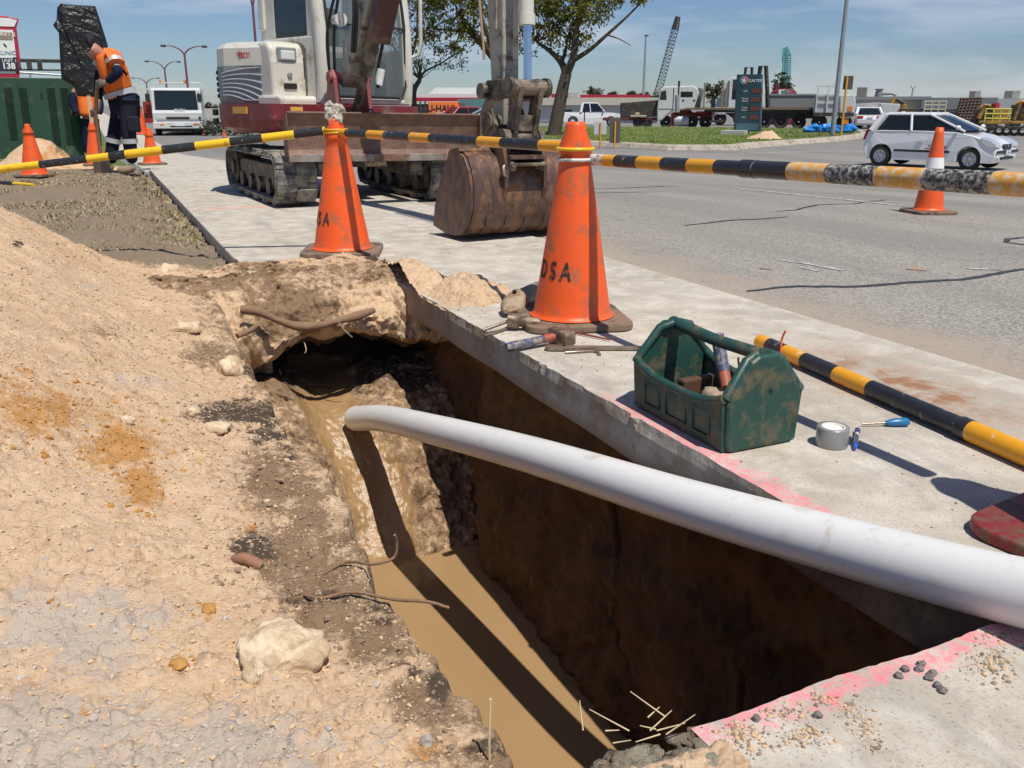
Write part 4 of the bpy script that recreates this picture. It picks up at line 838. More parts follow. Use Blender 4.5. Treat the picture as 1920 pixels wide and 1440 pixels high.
o = MB(); o.b2((-.40, -.60, .55), (.05, -.12, .75)); o.b2((-.50, -.60, .6), (-.32, -.12, 1.20)); o.b2((-.40, .12, .55), (.05, .60, .75)); o.b2((-.50, .12, .6), (-.32, .60, 1.20)); o.b2((.62, -.7, .8), (.9, .7, 1.0)); o.build('seat', DKINT, t, .04)
sg = MB(); sg.b2((.05, -w - .004, .63), (.60, -w - .001, .72)); sg = None
REDT = mat('red_sticker', (.55, .03, .06), .5); NAVYT = mat('navy_sticker', (.06, .07, .16), .5)
text('Vlessing', .10, NAVYT, body, (.28, -w - .002, .60), (1, 0, 0), (0, 0, 1), .001, .015); o = MB(); o.b2((.05, -w - .006, .525), (.60, -w - .002, .545)); o.b2((.45, -w - .006, .56), (.62, -w - .002, .60)); o.build('door_sticker', REDT, t)
# silver sedan parked behind, seen from the rear quarter
sprof = [(-2.1, .22), (-2.3, .36), (-2.32, .62), (-2.22, .86), (-1.5, .96), (.6, .97), (1.0, .95), (1.9, .78), (2.2, .6), (2.25, .35), (2.15, .22)]
c = G(1622, 240)
t, body = car('sedan', 'white sedan parked beyond the small car, seen from its rear corner', 'car', c, R(15), CARW, sprof, (-1.75, .95, -1.0, .05, .955, 1.40), 1.80, (-1.40, 1.4), .31)
for s in (-1, 1): o = MB(); o.b2((-2.335, s * .85, .70), (-2.25, s * .45, .86)); o.build('tail_light', TLENS, t, .02)
o = MB(); o.b2((-2.345, -.2, .70), (-2.32, .2, .82)); o.build('number_plate', PLATE, t)
c = G(885, 240); t, body = car('parked_car', 'red parked car half hidden behind the orange rental trailer', 'car', c, R(62), REDP, sprof, (-1.9, .95, -1.3, .05, .955, 1.42), 1.75, (-1.35, 1.35), .31, far=True, group='cars parked by the red roofed building')
c = G(915, 243); t, body = car('parked_car', 'pale blue grey sedan parked beside the leaning tree trunk', 'car', c, R(250), mat('pale_blue_paint', (.50, .55, .62), .25, .1, coat=.5), sprof, (-1.75, .95, -1.0, .05, .955, 1.42), 1.75, (-1.35, 1.35), .31, far=True, group='cars parked by the red roofed building')
# white four wheel drive utility
uprof = [(-2.4, .45), (-2.42, .7), (-2.42, 1.05), (-.6, 1.06), (.4, 1.06), (.9, 1.05), (1.7, 1.0), (2.1, .92), (2.15, .6), (2.1, .42)]
c = G(1110, 237)
t, body = car('utility_truck', 'white utility with a bull bar parked beyond the lawn in front of the pale shed', 'ute', c, R(95), CARW, uprof, (-.9, .95, -.75, .35, 1.06, 1.72), 1.8, (-1.5, 1.45), .37)
o = MB(); 
for s in (-1, 1): o.tube([(2.25, s * .25, .5), (2.3, s * .25, 1.15)], .035)
for z in (.7, .95, 1.15): o.tube([(2.28, -.75, z), (2.3, .75, z)], .035)
o.build('bull_bar', mat('black_steel', (.03, .03, .032), .5), t)

TRW = mat('truck_white', (.60, .605, .60), .3, var=.03, coat=.3, dirt=(.42, .37, .29), amt=.1); TGL = m_glass('truck_glass', (.015, .022, .026), .9); STEEL = mat('galvanised', (.42, .44, .46), .45, .5, var=.1); AMBL = mat('amber_beacon', (.70, .22, .02), .2); DKST = mat('dark_steel', (.035, .033, .032), .6, dirt=(.14, .09, .06), amt=.25); CHRED = mat('chassis_red', (.30, .025, .02), .5, dirt=(.15, .08, .05), amt=.2); BLKL = mat('black_lettering', (.02, .02, .022), .5); WHTL = mat('white_lettering', (.78, .78, .76), .5)
# ---- delivery truck at the left, facing the camera
a = At(337, 254)
t = thing('flatbed_truck', 'white cab-over truck facing the camera beyond the worker, amber beacons on its rack', 'truck', a.q, a.rz + R(-7))
X, Z = a.x, a.z
w0, w1, zb, zt = X(293), X(381), Z(238), Z(165)
cz = lambda y: Z(y)
o = MB(); pr = [(-.04, Z(228)), (-.08, Z(212)), (.0, Z(206)), (.10, Z(168)), (.22, zt), (1.7, zt), (1.75, zt - .1), (1.75, zb), (.0, zb)]
o.prism([(y, z) for y, z in pr], w0, w1, 'x'); cb = o.build('cab', TRW, t, .06, seg=3)
yw = lambda z: .0 + .10 * (z - Z(206)) / (Z(168) - Z(206)) - .012
o = MB(); q = [(X(299), yw(Z(205)), Z(206)), (X(375), yw(Z(205)), Z(206)), (X(373), yw(Z(170)), Z(170)), (X(300), yw(Z(170)), Z(170))]; o.add(q, [(0, 1, 2, 3)]); o.build('windscreen', TGL, cb, solid=.01)
for xx in (w0, w1):
    o = MB(); o.b2((xx - .008, .25, Z(206)), (xx + .008, 1.1, Z(172))); o.build('side_window', TGL, cb)
o = MB(); o.b2((X(303, 223.5), -.095, Z(223.5)), (X(375, 219), -.06, Z(219))); o.build('grille', BPL, cb, .01)
for x0, x1 in ((300, 317), (358, 374)): o = MB(); o.b2((X(x0), -.10, Z(224)), (X(x1), -.05, Z(218))); o.build('headlight', HLENS, cb, .02)
text('ISUZU', .21, WHTL, cb, (X(337, 207), -.045, Z(207)), (1, 0, 0), (0, 0, 1), .01, .02)
o = MB(); o.b2((w0 - .01, -.16, Z(241)), (w1 + .01, .2, Z(229))); bp = o.build('bumper', TRW, t, .03)
for x0 in (305, 363): o = MB(); o.b2((X(x0), -.17, Z(235)), (X(x0 + 7), -.15, Z(232))); o.build('indicator', AMBL, bp)
o = MB(); o.b2((X(330, 236), -.175, Z(236)), (X(346, 231), -.16, Z(231))); o.build('number_plate', PLATE, bp)
o = MB(); o.b2((X(321, 238), -.168, Z(238)), (X(360, 235.5), -.155, Z(235.5))); o.build('bumper_slot', BPL, bp)
for s, x0 in ((-1, 288), (1, 379)):
    o = MB(); o.b2((X(x0 - 4), .0, Z(190)), (X(x0 + 4), .08, Z(176))); o.tube([(X(x0), .05, Z(176)), (X(x0 - s * 6), .15, Z(171))], .02); o.tube([(X(x0), .05, Z(190)), (X(x0 - s * 4), .1, Z(198))], .02); o.build('door_mirror', BPL, t, .01)
for x0 in (297, 352, 373):
    o = MB(); rr_ = .40; xx = X(x0); o.M = Matrix.Translation((xx, .9 if x0 != 352 else 4.2, rr_)) @ Matrix.Rotation(math.pi / 2, 4, 'Y'); o.lathe([(.1, -.14), (rr_ * .9, -.14), (rr_, -.1), (rr_, .1), (rr_ * .9, .14), (.1, .14)], 24); o.build('wheel', TYRE, t)
o = MB(); o.b2((w0 + .3, .3, Z(247)), (w1 - .3, 6.5, Z(240))); o.b2((w0, 1.9, Z(236)), (w1, 7.5, Z(231))); o.build('chassis', DKST, t, .02)
o = MB(); o.tube([(X(283, 235), 1.85, Z(235)), (X(283, 158), 1.85, Z(158)), (X(286, 155), 1.85, Z(155)), (X(368, 155), 1.85, Z(155)), (X(371, 158), 1.85, Z(158)), (X(371, 175), 1.85, Z(175))], .03, 8); o.tube([(X(284, 166), 1.85, Z(166)), (X(300, 166), 1.85, Z(166))], .025)
for x0 in (295, 310, 325, 340, 355): o.tube([(X(x0), 1.85, Z(155)), (X(x0), 1.85, Z(168))], .015, 6)
o.b2((X(256, 168), 1.9, Z(168)), (X(300, 165), 2.0, Z(165))); o.build('headboard_rack', TRW, t)
for x0 in (305, 349): o = MB(); o.cyl((X(x0), 1.85, Z(155)), (X(x0), 1.85, Z(149)), .075, .06); o.build('beacon', AMBL, t)
o = MB(); o.b2((X(262, 232), 2.6, Z(232)), (X(292, 190), 3.6, Z(190))); o.tube([(X(264, 176), 2.5, Z(176)), (X(276, 200), 2.5, Z(200)), (X(286, 188), 2.6, Z(188))], .07); o.b2((X(266, 205), 2.4, Z(205)), (X(288, 192), 2.5, Z(192))); o.build('deck_load', CHRED, t, .03)
# ---- work truck behind the cabinet: only its tray rack and rear corner show
a = At(150, 262); X, Z = a.x, a.z
t = thing('work_truck', 'white work truck behind the green cabinet with a black ladder rack and plate 21', 'truck', a.q, a.rz)
o = MB(); o.b2((X(20, 133), .5, Z(133)), (X(24, 112), .9, Z(112))); o.b2((X(20, 119), .55, Z(119)), (X(118, 113), .9, Z(113))); o.b2((X(20, 134), .6, Z(134)), (X(118, 131), .85, Z(131)))
for x0 in (30, 42, 62, 80, 97): o.b2((X(x0), .52, Z(132)), (X(x0 + 8), .92, Z(118)))
o.build('ladder_rack', DKST, t, .02)
o = MB(); o.tube([(X(12, 136), .4, Z(136)), (X(118, 142), .4, Z(142))], .05); o.tube([(X(65, 139), .4, Z(139)), (X(65, 160), .4, Z(160))], .04); o.b2((X(10, 175), .5, Z(175)), (X(100, 150), 2.0, Z(150))); o.build('tray_rail', STEEL, t)
o = MB(); o.b2((X(60, 225), .3, Z(225)), (X(157, 216), 2.2, Z(216))); o.b2((X(138, 216), .5, Z(216)), (X(152, 180), 2.2, Z(180))); o.build('tray', TRW, t, .02)
o = MB(); o.b2((X(139, 215), .42, Z(215)), (X(152, 194), .48, Z(194))); pl = o.build('side_board', PLATE, t); text('21', .30, BLKL, pl, (X(146.5, 204), .412, Z(204)), (1, 0, 0), (0, 0, 1), .004)
o = MB(); o.b2((X(143, 229), .35, Z(229)), (X(152, 225), .45, Z(225))); o.build('tail_light', AMBL, t)
o = MB(); o.M = Matrix.Translation((X(157), .75, .42)) @ Matrix.Rotation(math.pi / 2, 4, 'Y'); o.lathe([(.1, -.16), (.38, -.16), (.42, -.1), (.42, .1), (.38, .16), (.1, .16)], 24); o.build('wheel', TYRE, t)
o = MB(); o.b2((X(80, 245), .5, Z(245)), (X(160, 226), 2.0, Z(226))); o.build('chassis', DKST, t, .03)
# ---- prime mover and its flat deck trailer
a = At(1330, 241); X, Z = a.x, a.z
t = thing('prime_mover', 'white prime mover with red chassis and tall black exhaust, parked side on beyond the lawn', 'truck', a.q, a.rz)
o = MB(); o.prism([(X(1233, 207), Z(207)), (X(1235, 188), Z(188)), (X(1240, 166), Z(166)), (X(1248, 162), Z(162)), (X(1300, 161), Z(161)), (X(1309, 166), Z(166)), (X(1311, 176), Z(176)), (X(1302, 204), Z(204)), (X(1262, 208), Z(208)), (X(1255, 213), Z(213)), (X(1242, 226), Z(226)), (X(1233, 228), Z(228))], -.1, 2.3); cb = o.build('cab', TRW, t, .09, seg=3)
o = MB(); o.prism([(X(1238, 187), Z(187)), (X(1241, 172), Z(172)), (X(1250, 169), Z(169)), (X(1251, 187), Z(187))], -.115, -.10); o.build('door_window', TGL, cb)
o = MB(); o.b2((X(1277, 182), -.115, Z(182)), (X(1300, 172), -.10, Z(172))); o.build('sleeper_window', TGL, cb, .02)
for x0 in (1277, 1297): o = MB(); o.b2((X(x0), -.116, Z(190)), (X(x0 + 4), -.10, Z(187))); o.build('vent', BPL, cb)
o = MB(); o.b2((X(1263.2, 206), -.116, Z(206)), (X(1264, 165), -.10, Z(165))); o.b2((X(1236, 205), -.116, Z(205)), (X(1262, 204), -.105, Z(204))); o.build('door_seam', BPL, cb)
o = MB(); o.prism([(X(1308, 165), Z(165)), (X(1316, 165), Z(165)), (X(1318, 178), Z(178)), (X(1313, 202), Z(202)), (X(1303, 202), Z(202)), (X(1310, 178), Z(178))], .1, 2.1); o.build('air_deflector', mat('truck_grey', (.14, .15, .16), .5), t, .03)
o = MB(); o.cyl((X(1273, 180), -.05, Z(180)), (X(1274.5, 152), -.05, Z(152)), .075, n=12); o.build('exhaust_stack', BPL, t); o = MB(); o.cyl((X(1271, 210), -.05, Z(210)), (X(1271.5, 178), -.05, Z(178)), .16, n=14); o.build('muffler', STEEL, t)
o = MB(); o.b2((X(1258, 237), .1, Z(237)), (X(1266, 212), 2.1, Z(212))); o.b2((X(1262, 219), .5, Z(219)), (X(1335, 211), 1.8, Z(211))); o.prism([(X(1274, 212), Z(212)), (X(1278, 200), Z(200)), (X(1288, 200), Z(200)), (X(1300, 212), Z(212))], .6, 1.6); o.b2((X(1305, 214), .2, Z(214)), (X(1322, 209), 2.0, Z(209))); o.build('chassis', CHRED, t, .03)
o = MB(); o.cyl((X(1265, 227), .28, Z(227)), (X(1292, 227), .28, Z(227)), Z(218) - Z(227) + .05, n=24); o.build('fuel_tank', STEEL, t)
for x0 in (1249, 1297, 1322): 
    o = MB(); r_ = Z(217) / 2 + .0; o.M = Matrix.Translation((X(x0), .25, r_)) @ Matrix.Rotation(math.pi / 2, 4, 'X'); o.lathe([(.05, .02), (r_ * .55, -.04), (r_ * .6, .08), (r_ * .9, .15), (r_, .1), (r_, -.2), (.05, -.2)], 24); o.build('wheel', TYRE, t)
    if x0 > 1260: o = MB(); o.tube([(X(x0) + r_ * 1.12 * math.cos(q_), .2, r_ + r_ * 1.12 * math.sin(q_)) for q_ in np.linspace(.2, 2.95, 14)], .06, 6); o.build('mudguard', CHRED, t)
a = At(1440, 242); X, Z = a.x, a.z
t = thing('flat_deck_trailer', 'long dark flat deck semi trailer behind the fuel price sign', 'trailer', a.q, a.rz)
o = MB(); o.b2((X(1288, 206), -.1, Z(206)), (X(1528, 202), 2.4, Z(202))); o.build('deck', mat('weathered_timber', (.16, .12, .085), .8, var=.3, stretch=(.3, 3, 3)), t, .02)
o = MB(); o.b2((X(1322, 211), .1, Z(211)), (X(1525, 206.5), 2.2, Z(206.5))); o.prism([(X(1362, 212), Z(212)), (X(1375, 222), Z(222)), (X(1525, 222), Z(222)), (X(1525, 210), Z(210))], .3, 2.0); o.b2((X(1362, 228), .1, Z(228)), (X(1364, 208), .3, Z(208))); o.b2((X(1332, 230), .0, Z(230)), (X(1358, 226), .5, Z(226))); o.build('underframe', DKST, t, .02)
for x0 in (1432, 1462, 1494):
    o = MB(); r_ = .48; o.M = Matrix.Translation((X(x0), .25, r_)) @ Matrix.Rotation(math.pi / 2, 4, 'X'); o.lathe([(.05, .02), (r_ * .5, -.04), (r_ * .6, .08), (r_ * .9, .15), (r_, .1), (r_, -.2), (.05, -.2)], 24); o.build('wheel', TYRE, t)
o = MB(); o.prism([(X(1520, 207), Z(207)), (X(1528, 207), Z(207)), (X(1532, 240), Z(240)), (X(1524, 236), Z(236))], .1, 2.2); o.build('rear_skirt', DKST, t)
for x0, y0 in ((1317, 155), (1351, 155), (1358, 157)): o = MB(); o.b2((X(x0), .05, Z(202)), (X(x0 + 3), .25, Z(y0))); o.build('stake', mat('old_stake', (.26, .19, .13), .8), t)
for x0, tw_ in ((1386, 4.5), (1412, 7)):
    o = MB(); xa = x0 + 1; xb = x0 + (16 if x0 < 1400 else 15); ya = 127 if x0 < 1400 else 125
    o.tube([(X(xa - (0 if x0 < 1400 else 0)), .3, Z(202)), (X(xa + 4 - 0), .3, Z(ya)), (X(xb), .3, Z(ya)), (X(xb + (4 if x0 < 1400 else 10)), .3, Z(203))], .10 if x0 < 1400 else .14, 4, smooth=False); f_ = o.build('deck_frame', DKST)
    f_.location = a.q; f_.rotation_euler = (0, 0, a.rz); tag(f_, 'narrower black steel A shaped frame standing on the trailer left of its twin' if x0 < 1400 else 'wider black steel A shaped frame standing on the trailer by the grey bin', 'steel frame')
# white truck cab behind the sign, steel bin, red tank on it
a = At(1362, 232, 74); X, Z = a.x, a.z
t = thing('parked_truck', 'white truck cab showing behind the left side of the fuel sign', 'truck', a.q, a.rz)
o = MB(); o.prism([(X(1341, 202), Z(202)), (X(1345, 188), Z(188)), (X(1357, 176), Z(176)), (X(1365, 150), Z(150)), (X(1372, 145), Z(145)), (X(1400, 145), Z(145)), (X(1400, 215), Z(215)), (X(1345, 215), Z(215))], 0, 2.4); o.build('cab', TRW, t, .08)
o = MB(); o.prism([(X(1343, 200), Z(200)), (X(1346, 185), Z(185)), (X(1356, 178), Z(178)), (X(1366, 152), Z(152)), (X(1369, 152), Z(152)), (X(1366, 200), Z(200))], -.02, .3); o.build('cab_side', mat('slate_blue', (.10, .14, .17), .4), t, .02)
o = MB(); o.b2((X(1372, 186), -.02, Z(186)), (X(1392, 150), .02, Z(150))); o.build('door_window', TGL, t); o = MB(); o.b2((X(1335, 196), -.3, Z(196)), (X(1340, 184), -.1, Z(184))); o.build('door_mirror', BPL, t)
for x0 in (1350, 1385): o = MB(); o.M = Matrix.Translation((X(x0), .3, .5)) @ Matrix.Rotation(math.pi / 2, 4, 'X'); o.lathe([(.05, -.1), (.4, -.15), (.5, -.1), (.5, .15), (.05, .15)], 20); o.build('wheel', TYRE, t)
a = At(1482, 242); X, Z = a.x, a.z
t = thing('steel_bin', 'long grey steel bin standing on the flat deck trailer', 'bin', a.q + Vector((0, 0, 0)), a.rz)
o = MB(); o.prism([(X(1436, 176), Z(176)), (X(1527, 178), Z(178)), (X(1527, 202), Z(202)), (X(1436, 202), Z(202))], .5, 2.2); o.build('shell', mat('bin_grey', (.21, .22, .23), .6, var=.1), t, .03)
o = MB(); o.b2((X(1435, 179), .44, Z(179)), (X(1528, 176), .50, Z(176))); o.build('rim', mat('bin_rim', (.26, .28, .30), .5), t)
a = At(1465, 236, 76); X, Z = a.x, a.z; t = thing('storage_tank', 'maroon round tank with a white sign behind the grey bin', 'tank', a.q, a.rz)
o = MB(); o.M = Matrix.Translation((X(1464), 1.5, 0)); rr_ = X(1488) - X(1464); o.lathe([(rr_, .0), (rr_, Z(178)), (rr_ * .95, Z(172)), (rr_ * .7, Z(167)), (.02, Z(166))], 28); o.cyl((X(1450) - X(1464), 0, Z(168)), (X(1450) - X(1464), 0, Z(159)), .25); o.build('shell', mat('tank_maroon', (.13, .02, .03), .6), t)
o = MB(); o.b2((X(1460, 177), -.02 + 1.5 - rr_, Z(177)), (X(1473, 168), .02 + 1.5 - rr_, Z(168))); sg = o.build('sign_board', WHTL, t); o = MB(); o.tube([(X(1466.5, 176), 1.46 - rr_, Z(176)), (X(1466.5, 169), 1.46 - rr_, Z(169))], .05, 4)
for q_ in (175, 173, 171): o.tube([(X(1462.5), 1.46 - rr_, Z(q_)), (X(1466.5), 1.46 - rr_, Z(q_ - 2.2)), (X(1470.5), 1.46 - rr_, Z(q_))], .035, 4)
o.build('emblem', mat('tree_emblem', (.10, .28, .22), .6), sg)
# dark covered low loader at the left of the prime mover
a = At(1205, 239, 66); X, Z = a.x, a.z; t = thing('low_loader', 'dark covered red low loader trailer left of the white prime mover', 'trailer', a.q, a.rz)
o = MB(); o.prism([(X(1163, 193), Z(193)), (X(1240, 187), Z(187)), (X(1242, 218), Z(218)), (X(1163, 220), Z(220))], .2, 2.4); o.build('cover', DKST, t, .05)
o = MB(); o.b2((X(1130, 226), .1, Z(226)), (X(1240, 221), 2.3, Z(221))); o.build('deck', mat('deck_maroon', (.12, .025, .02), .6), t, .02)
for x0 in (1196, 1213): o = MB(); o.M = Matrix.Translation((X(x0), .2, .38)) @ Matrix.Rotation(math.pi / 2, 4, 'X'); o.lathe([(.05, .08), (.2, .02), (.25, .1), (.36, .1), (.38, .05), (.38, -.2), (.05, -.2)], 20); o.build('wheel', TYRE, t)
o = MB(); o.b2((X(1182, 219), -.05, Z(219)), (X(1212, 216), .2, Z(216))); o.b2((X(1191, 216), -.05, Z(216)), (X(1199, 211), .2, Z(211))); o.build('timber_load', mat('pale_timber', (.5, .42, .3), .7), t, .03)
# tipper lorry body and grey tipping trailer
a = At(1570, 243, 60); X, Z = a.x, a.z; t = thing('tipper_truck', 'white tipper truck with orange rear chevrons beside the lamp pole', 'truck', a.q, a.rz)
o = MB(); o.prism([(X(1575, 178), Z(178)), (X(1600, 178), Z(178)), (X(1603, 188), Z(188)), (X(1601, 215), Z(215)), (X(1592, 222), Z(222)), (X(1575, 222), Z(222))], .0, 2.4); o.build('tipper_body', TRW, t, .05)
o = MB(); 
for x0 in (1527, 1546, 1564): o.b2((X(x0), .0, Z(212)), (X(x0 + 2.5), .1, Z(160)))
for y0 in (161, 177, 191): o.b2((X(1527), .02, Z(y0 + 2)), (X(1566), .08, Z(y0)))
o.build('stake_side', TRW, t); o = MB(); o.b2((X(1527, 212), .12, Z(212)), (X(1575, 178), 2.3, Z(178))); o.build('side_panel', mat('panel_grey', (.48, .49, .50), .5), t, .02)
o = MB(); o.b2((X(1527, 218), -.1, Z(218)), (X(1600, 211), 2.3, Z(211))); o.build('deck', DKST, t)
for x0, y0, x1, y1 in ((1584, 199, 1592, 208), (1576, 221, 1588, 233)): o = MB(); o.prism([(X(x0), Z(y1)), (X(x1), Z(y0 + 3)), (X(x1), Z(y0)), (X(x0), Z(y0))], -.03, 0); o.prism([(X(x0), Z(y1)), (X(x1), Z(y1)), (X(x1), Z(y0 + 3.5))], -.03, 0); o.build('chevron', mat('orange_chevron', (.75, .24, .03), .5), t)
for x0 in (1536, 1580): o = MB(); o.M = Matrix.Translation((X(x0), .3, .5)) @ Matrix.Rotation(math.pi / 2, 4, 'X'); o.lathe([(.05, .05), (.3, .0), (.42, .1), (.5, .08), (.5, -.2), (.05, -.2)], 20); o.build('wheel', TYRE, t)
a = At(1640, 238, 66); X, Z = a.x, a.z; t = thing('tipping_trailer', 'grey tipping trailer with a white curved end behind the sedan', 'trailer', a.q, a.rz)
o = MB(); o.prism([(X(1603, 195), Z(195)), (X(1650, 192), Z(192)), (X(1660, 215), Z(215)), (X(1603, 218), Z(218))], .1, 2.3); o.build('tipper_body', mat('tipper_grey', (.40, .41, .42), .5), t, .03)
o = MB(); o.prism([(X(1650, 193), Z(193)), (X(1685, 195), Z(195)), (X(1683, 212), Z(212)), (X(1672, 217), Z(217)), (X(1656, 214), Z(214))], 0, 2.4); o.build('curved_end', TRW, t, .04)
o = MB(); o.b2((X(1605, 223), .3, Z(223)), (X(1684, 216), 2.1, Z(216))); o.build('underframe', DKST, t)
for x0 in (1612, 1634, 1672): o = MB(); o.M = Matrix.Translation((X(x0), .3, .48)) @ Matrix.Rotation(math.pi / 2, 4, 'X'); o.lathe([(.05, .05), (.3, .0), (.42, .1), (.48, .08), (.48, -.2), (.05, -.2)], 20); o.build('wheel', TYRE, t)
# orange rental trailer
a = At(838, 240); X, Z = a.x, a.z; OHAUL = mat('trailer_orange', (.80, .20, .05), .45, var=.04)
t = thing('box_trailer', 'orange rental box trailer with black lettering parked beyond the excavator', 'trailer', a.q, a.rz)
o = MB(); o.prism([(X(803, 232), Z(232)), (X(803, 191), Z(191)), (X(858, 191), Z(191)), (X(868, 217), Z(217)), (X(870, 232), Z(232))], .0, 1.7); bx = o.build('box', OHAUL, t, .02)
o = MB(); o.prism([(X(858.5, 191), Z(191)), (X(872, 193), Z(193)), (X(874, 219), Z(219)), (X(868.5, 217), Z(217))], .01, 1.7); o.build('nose', mat('trailer_grey', (.10, .10, .10), .6), t, .02)
o = MB(); o.b2((X(803, 223.5), -.02, Z(223.5)), (X(868, 218), -.005, Z(218))); st = o.build('stripe', BLKL, t); text('VISIT CLICK CALL | 1300 882 872', .135, WHTL, st, (X(835.5, 220.7), -.022, Z(220.7)), (1, 0, 0), (0, 0, 1), .002, .01, sx=1.0)
text('U-HAUL', .62, BLKL, bx, (X(829, 204), -.012, Z(204)), (1, 0, 0), (0, 0, 1), .004, .035, sx=.95); text('AUSTRALIA', .27, WHTL, bx, (X(836, 212), -.012, Z(212)), (1, 0, 0), (0, 0, 1), .004, .02)
o = MB(); 
for x0 in (776, 788, 797): o.b2((X(x0), .1, Z(238)), (X(x0 + 3), .2, Z(190)))
o.b2((X(776, 236), .2, Z(236)), (X(801, 200), 1.5, Z(200))); o.build('rear_frame', DKST, t); o = MB(); o.b2((X(786, 224), -.0, Z(224)), (X(790, 213), .1, Z(213))); o.build('tail_light', TLENS, t)
for x0 in (822, 850): o = MB(); o.M = Matrix.Translation((X(x0), .15, .30)) @ Matrix.Rotation(math.pi / 2, 4, 'X'); o.lathe([(.02, .05), (.2, .02), (.28, .09), (.3, .05), (.3, -.1), (.02, -.1)], 20); o.build('wheel', TYRE, t)
# ------------------------------------------------------------------ tools on the slab
def onU(px, py, u):                          # where a view ray crosses the upright plane u = const
    r = ray(px, py); t = u / (r.x * U.x + r.y * U.y); return r * t + Vector((0, 0, EYE))
TEAL = mat('tote_green', (.016, .064, .052), .45, var=.2, scale=12, dirt=(.125, .105, .06), amt=.28, dscale=18, bump=.12, bscale=90)
TOOLI = mat('rusty_tool', (.16, .115, .08), .5, .5, var=.25, dirt=(.34, .26, .18), amt=.35, dscale=30, bump=.2); TOOLS = mat('tool_steel', (.34, .28, .23), .35, .7, var=.15, dirt=(.25, .17, .11), amt=.3, dscale=40)
BLUEH = mat('blue_handle', (.055, .075, .15), .5, dirt=(.33, .26, .20), amt=.35, dscale=35); REDH = mat('red_handle', (.42, .09, .05), .5, dirt=(.2, .14, .1), amt=.3, dscale=30); TWINE = mat('orange_twine', (.72, .12, .03), .7); MUD = mat('caked_mud', (.40, .31, .215), .85, var=.25, scale=25, dirt=(.25, .17, .10), amt=.35, dscale=16, bump=.5, bscale=80); LEATH = mat('dirty_leather', (.14, .085, .05), .8, var=.3, scale=25, bump=.4)
tc_ = uv(1.875, 1.474)
t = thing('tool_carrier', 'worn green plastic tool carrier with a handle, open top and muddy sides', 'tool carrier', tc_, ROT)
def rounded(o, poly, a, b): return o.prism(poly, a, b, 'y')
hl, hw = .205, .113
endp = [(-hw + .01, .0), (hw - .01, .0), (hw, .02), (hw + .006, .135), (hw - .004, .155), (.052, .238), (.030, .252), (-.030, .252), (-.052, .238), (-hw + .004, .150), (-hw - .006, .130), (-hw, .02)]
for s in (-1, 1): o = MB(); o.prism(endp, s * hl - .013, s * hl + .013); o.build('end_panel', TEAL, t, .0125, seg=3)
o = MB(); o.b2((-hw, -hl, .004), (hw, hl, .018)); o.build('floor', TEAL, t, .004)
for s in (-1, 1):
    o = MB(); rg = []
    for y in np.linspace(-hl, hl, 18):
        zt = .112 + .034 * abs(y / hl) ** 3; x = s * hw
        rg.append([(x - .006, y, .004), (x + .006, y, .004), (x + .010 * s + .006, y, zt), (x + .010 * s - .006, y, zt)])
    o.loft(rg, smooth=False); sw = o.build('side_wall', TEAL, t, .004)
    o = MB(); o.tube([(s * (hw + .008), y, .114 + .034 * abs(y / hl) ** 3) for y in np.linspace(-hl, hl, 24)], .0125, 10); o.build('rolled_rim', TEAL, sw)
    for y0, y1 in ((-.155, -.085), (-.05, .04), (.075, .145)):
        o = MB(); k = s * (hw + .011); o.tube([(k, y0, .03), (k, y0, .095), (k + .003 * s, y1, .095), (k, y1, .03)], .0028, 6, closed=True); o.build('rib', TEAL, sw)
    for e in (-1, 1):                        # slanting end gussets up to the handle
        o = MB(); o.tube([(s * (hw + .004), e * (hl - .002), .145), (s * .05, e * (hl - .012), .235), (s * .012, e * (hl - .02), .245)], .0135, 10); o.build('end_rim', TEAL, t)
o = MB(); o.tube([(0, y, .245 - .008 * (1 - abs(y / hl))) for y in np.linspace(-hl, hl, 14)], .0195, 14, sq=.85); o.build('handle', TEAL, t)
o = MB(); o.cyl((.012, -hl - .0145, .155), (.012, -hl + .0, .155), .006, n=12); o.build('hanging_hole', DARKV, t)
def tl(x, y, z): return tc_ + Matrix.Rotation(ROT, 3, 'Z') @ Vector((x, y, z))
t = thing('hammer', 'blue and orange handled hammer leaning up out of the green tool carrier', 'hammer', tl(0, 0, .02)); B0 = Vector(t.location)
p0, p1 = tl(.02, -.05, .07), tl(.05, .06, .232); d = p1 - p0
o = MB(); o.cyl(p0 - B0, p0 + d * .5 - B0, .0165, .0165, 14); o.build('handle', REDH, t); o = MB(); o.cyl(p0 + d * .45 - B0, p1 - B0, .0175, .0185, 14); o.build('grip', BLUEH, t); o = MB(); o.box(p0 - B0, (.03, .10, .03), d.to_track_quat('Z', 'Y').to_matrix()); o.build('hammer_head', TOOLI, t, .005)
o = MB(); o.blob((0, 0, 0), (.06, .045, .035), 4, .35, 3, flat=False); tag(o.build('work_glove', LEATH, loc=tl(.02, -.10, .095)), 'crumpled brown glove inside the green tool carrier', 'glove')
o = MB(); o.blob((0, 0, 0), (.05, .06, .04), 9, .3, 3, flat=False); tag(o.build('clay_lump', MUD, loc=tl(-.045, -.07, .088)), 'pale clay lump lying in the green tool carrier', 'lump')
o = MB(); o.box((0, 0, 0), (.12, .03, .05), Matrix.Rotation(.5, 3, 'Z')); tag(o.build('wood_wedge', mat('brown_wood', (.10, .05, .03), .6), loc=tl(-.03, .03, .105), bevel=.006), 'dark brown wooden wedge inside the green tool carrier', 'wedge')
o = MB()
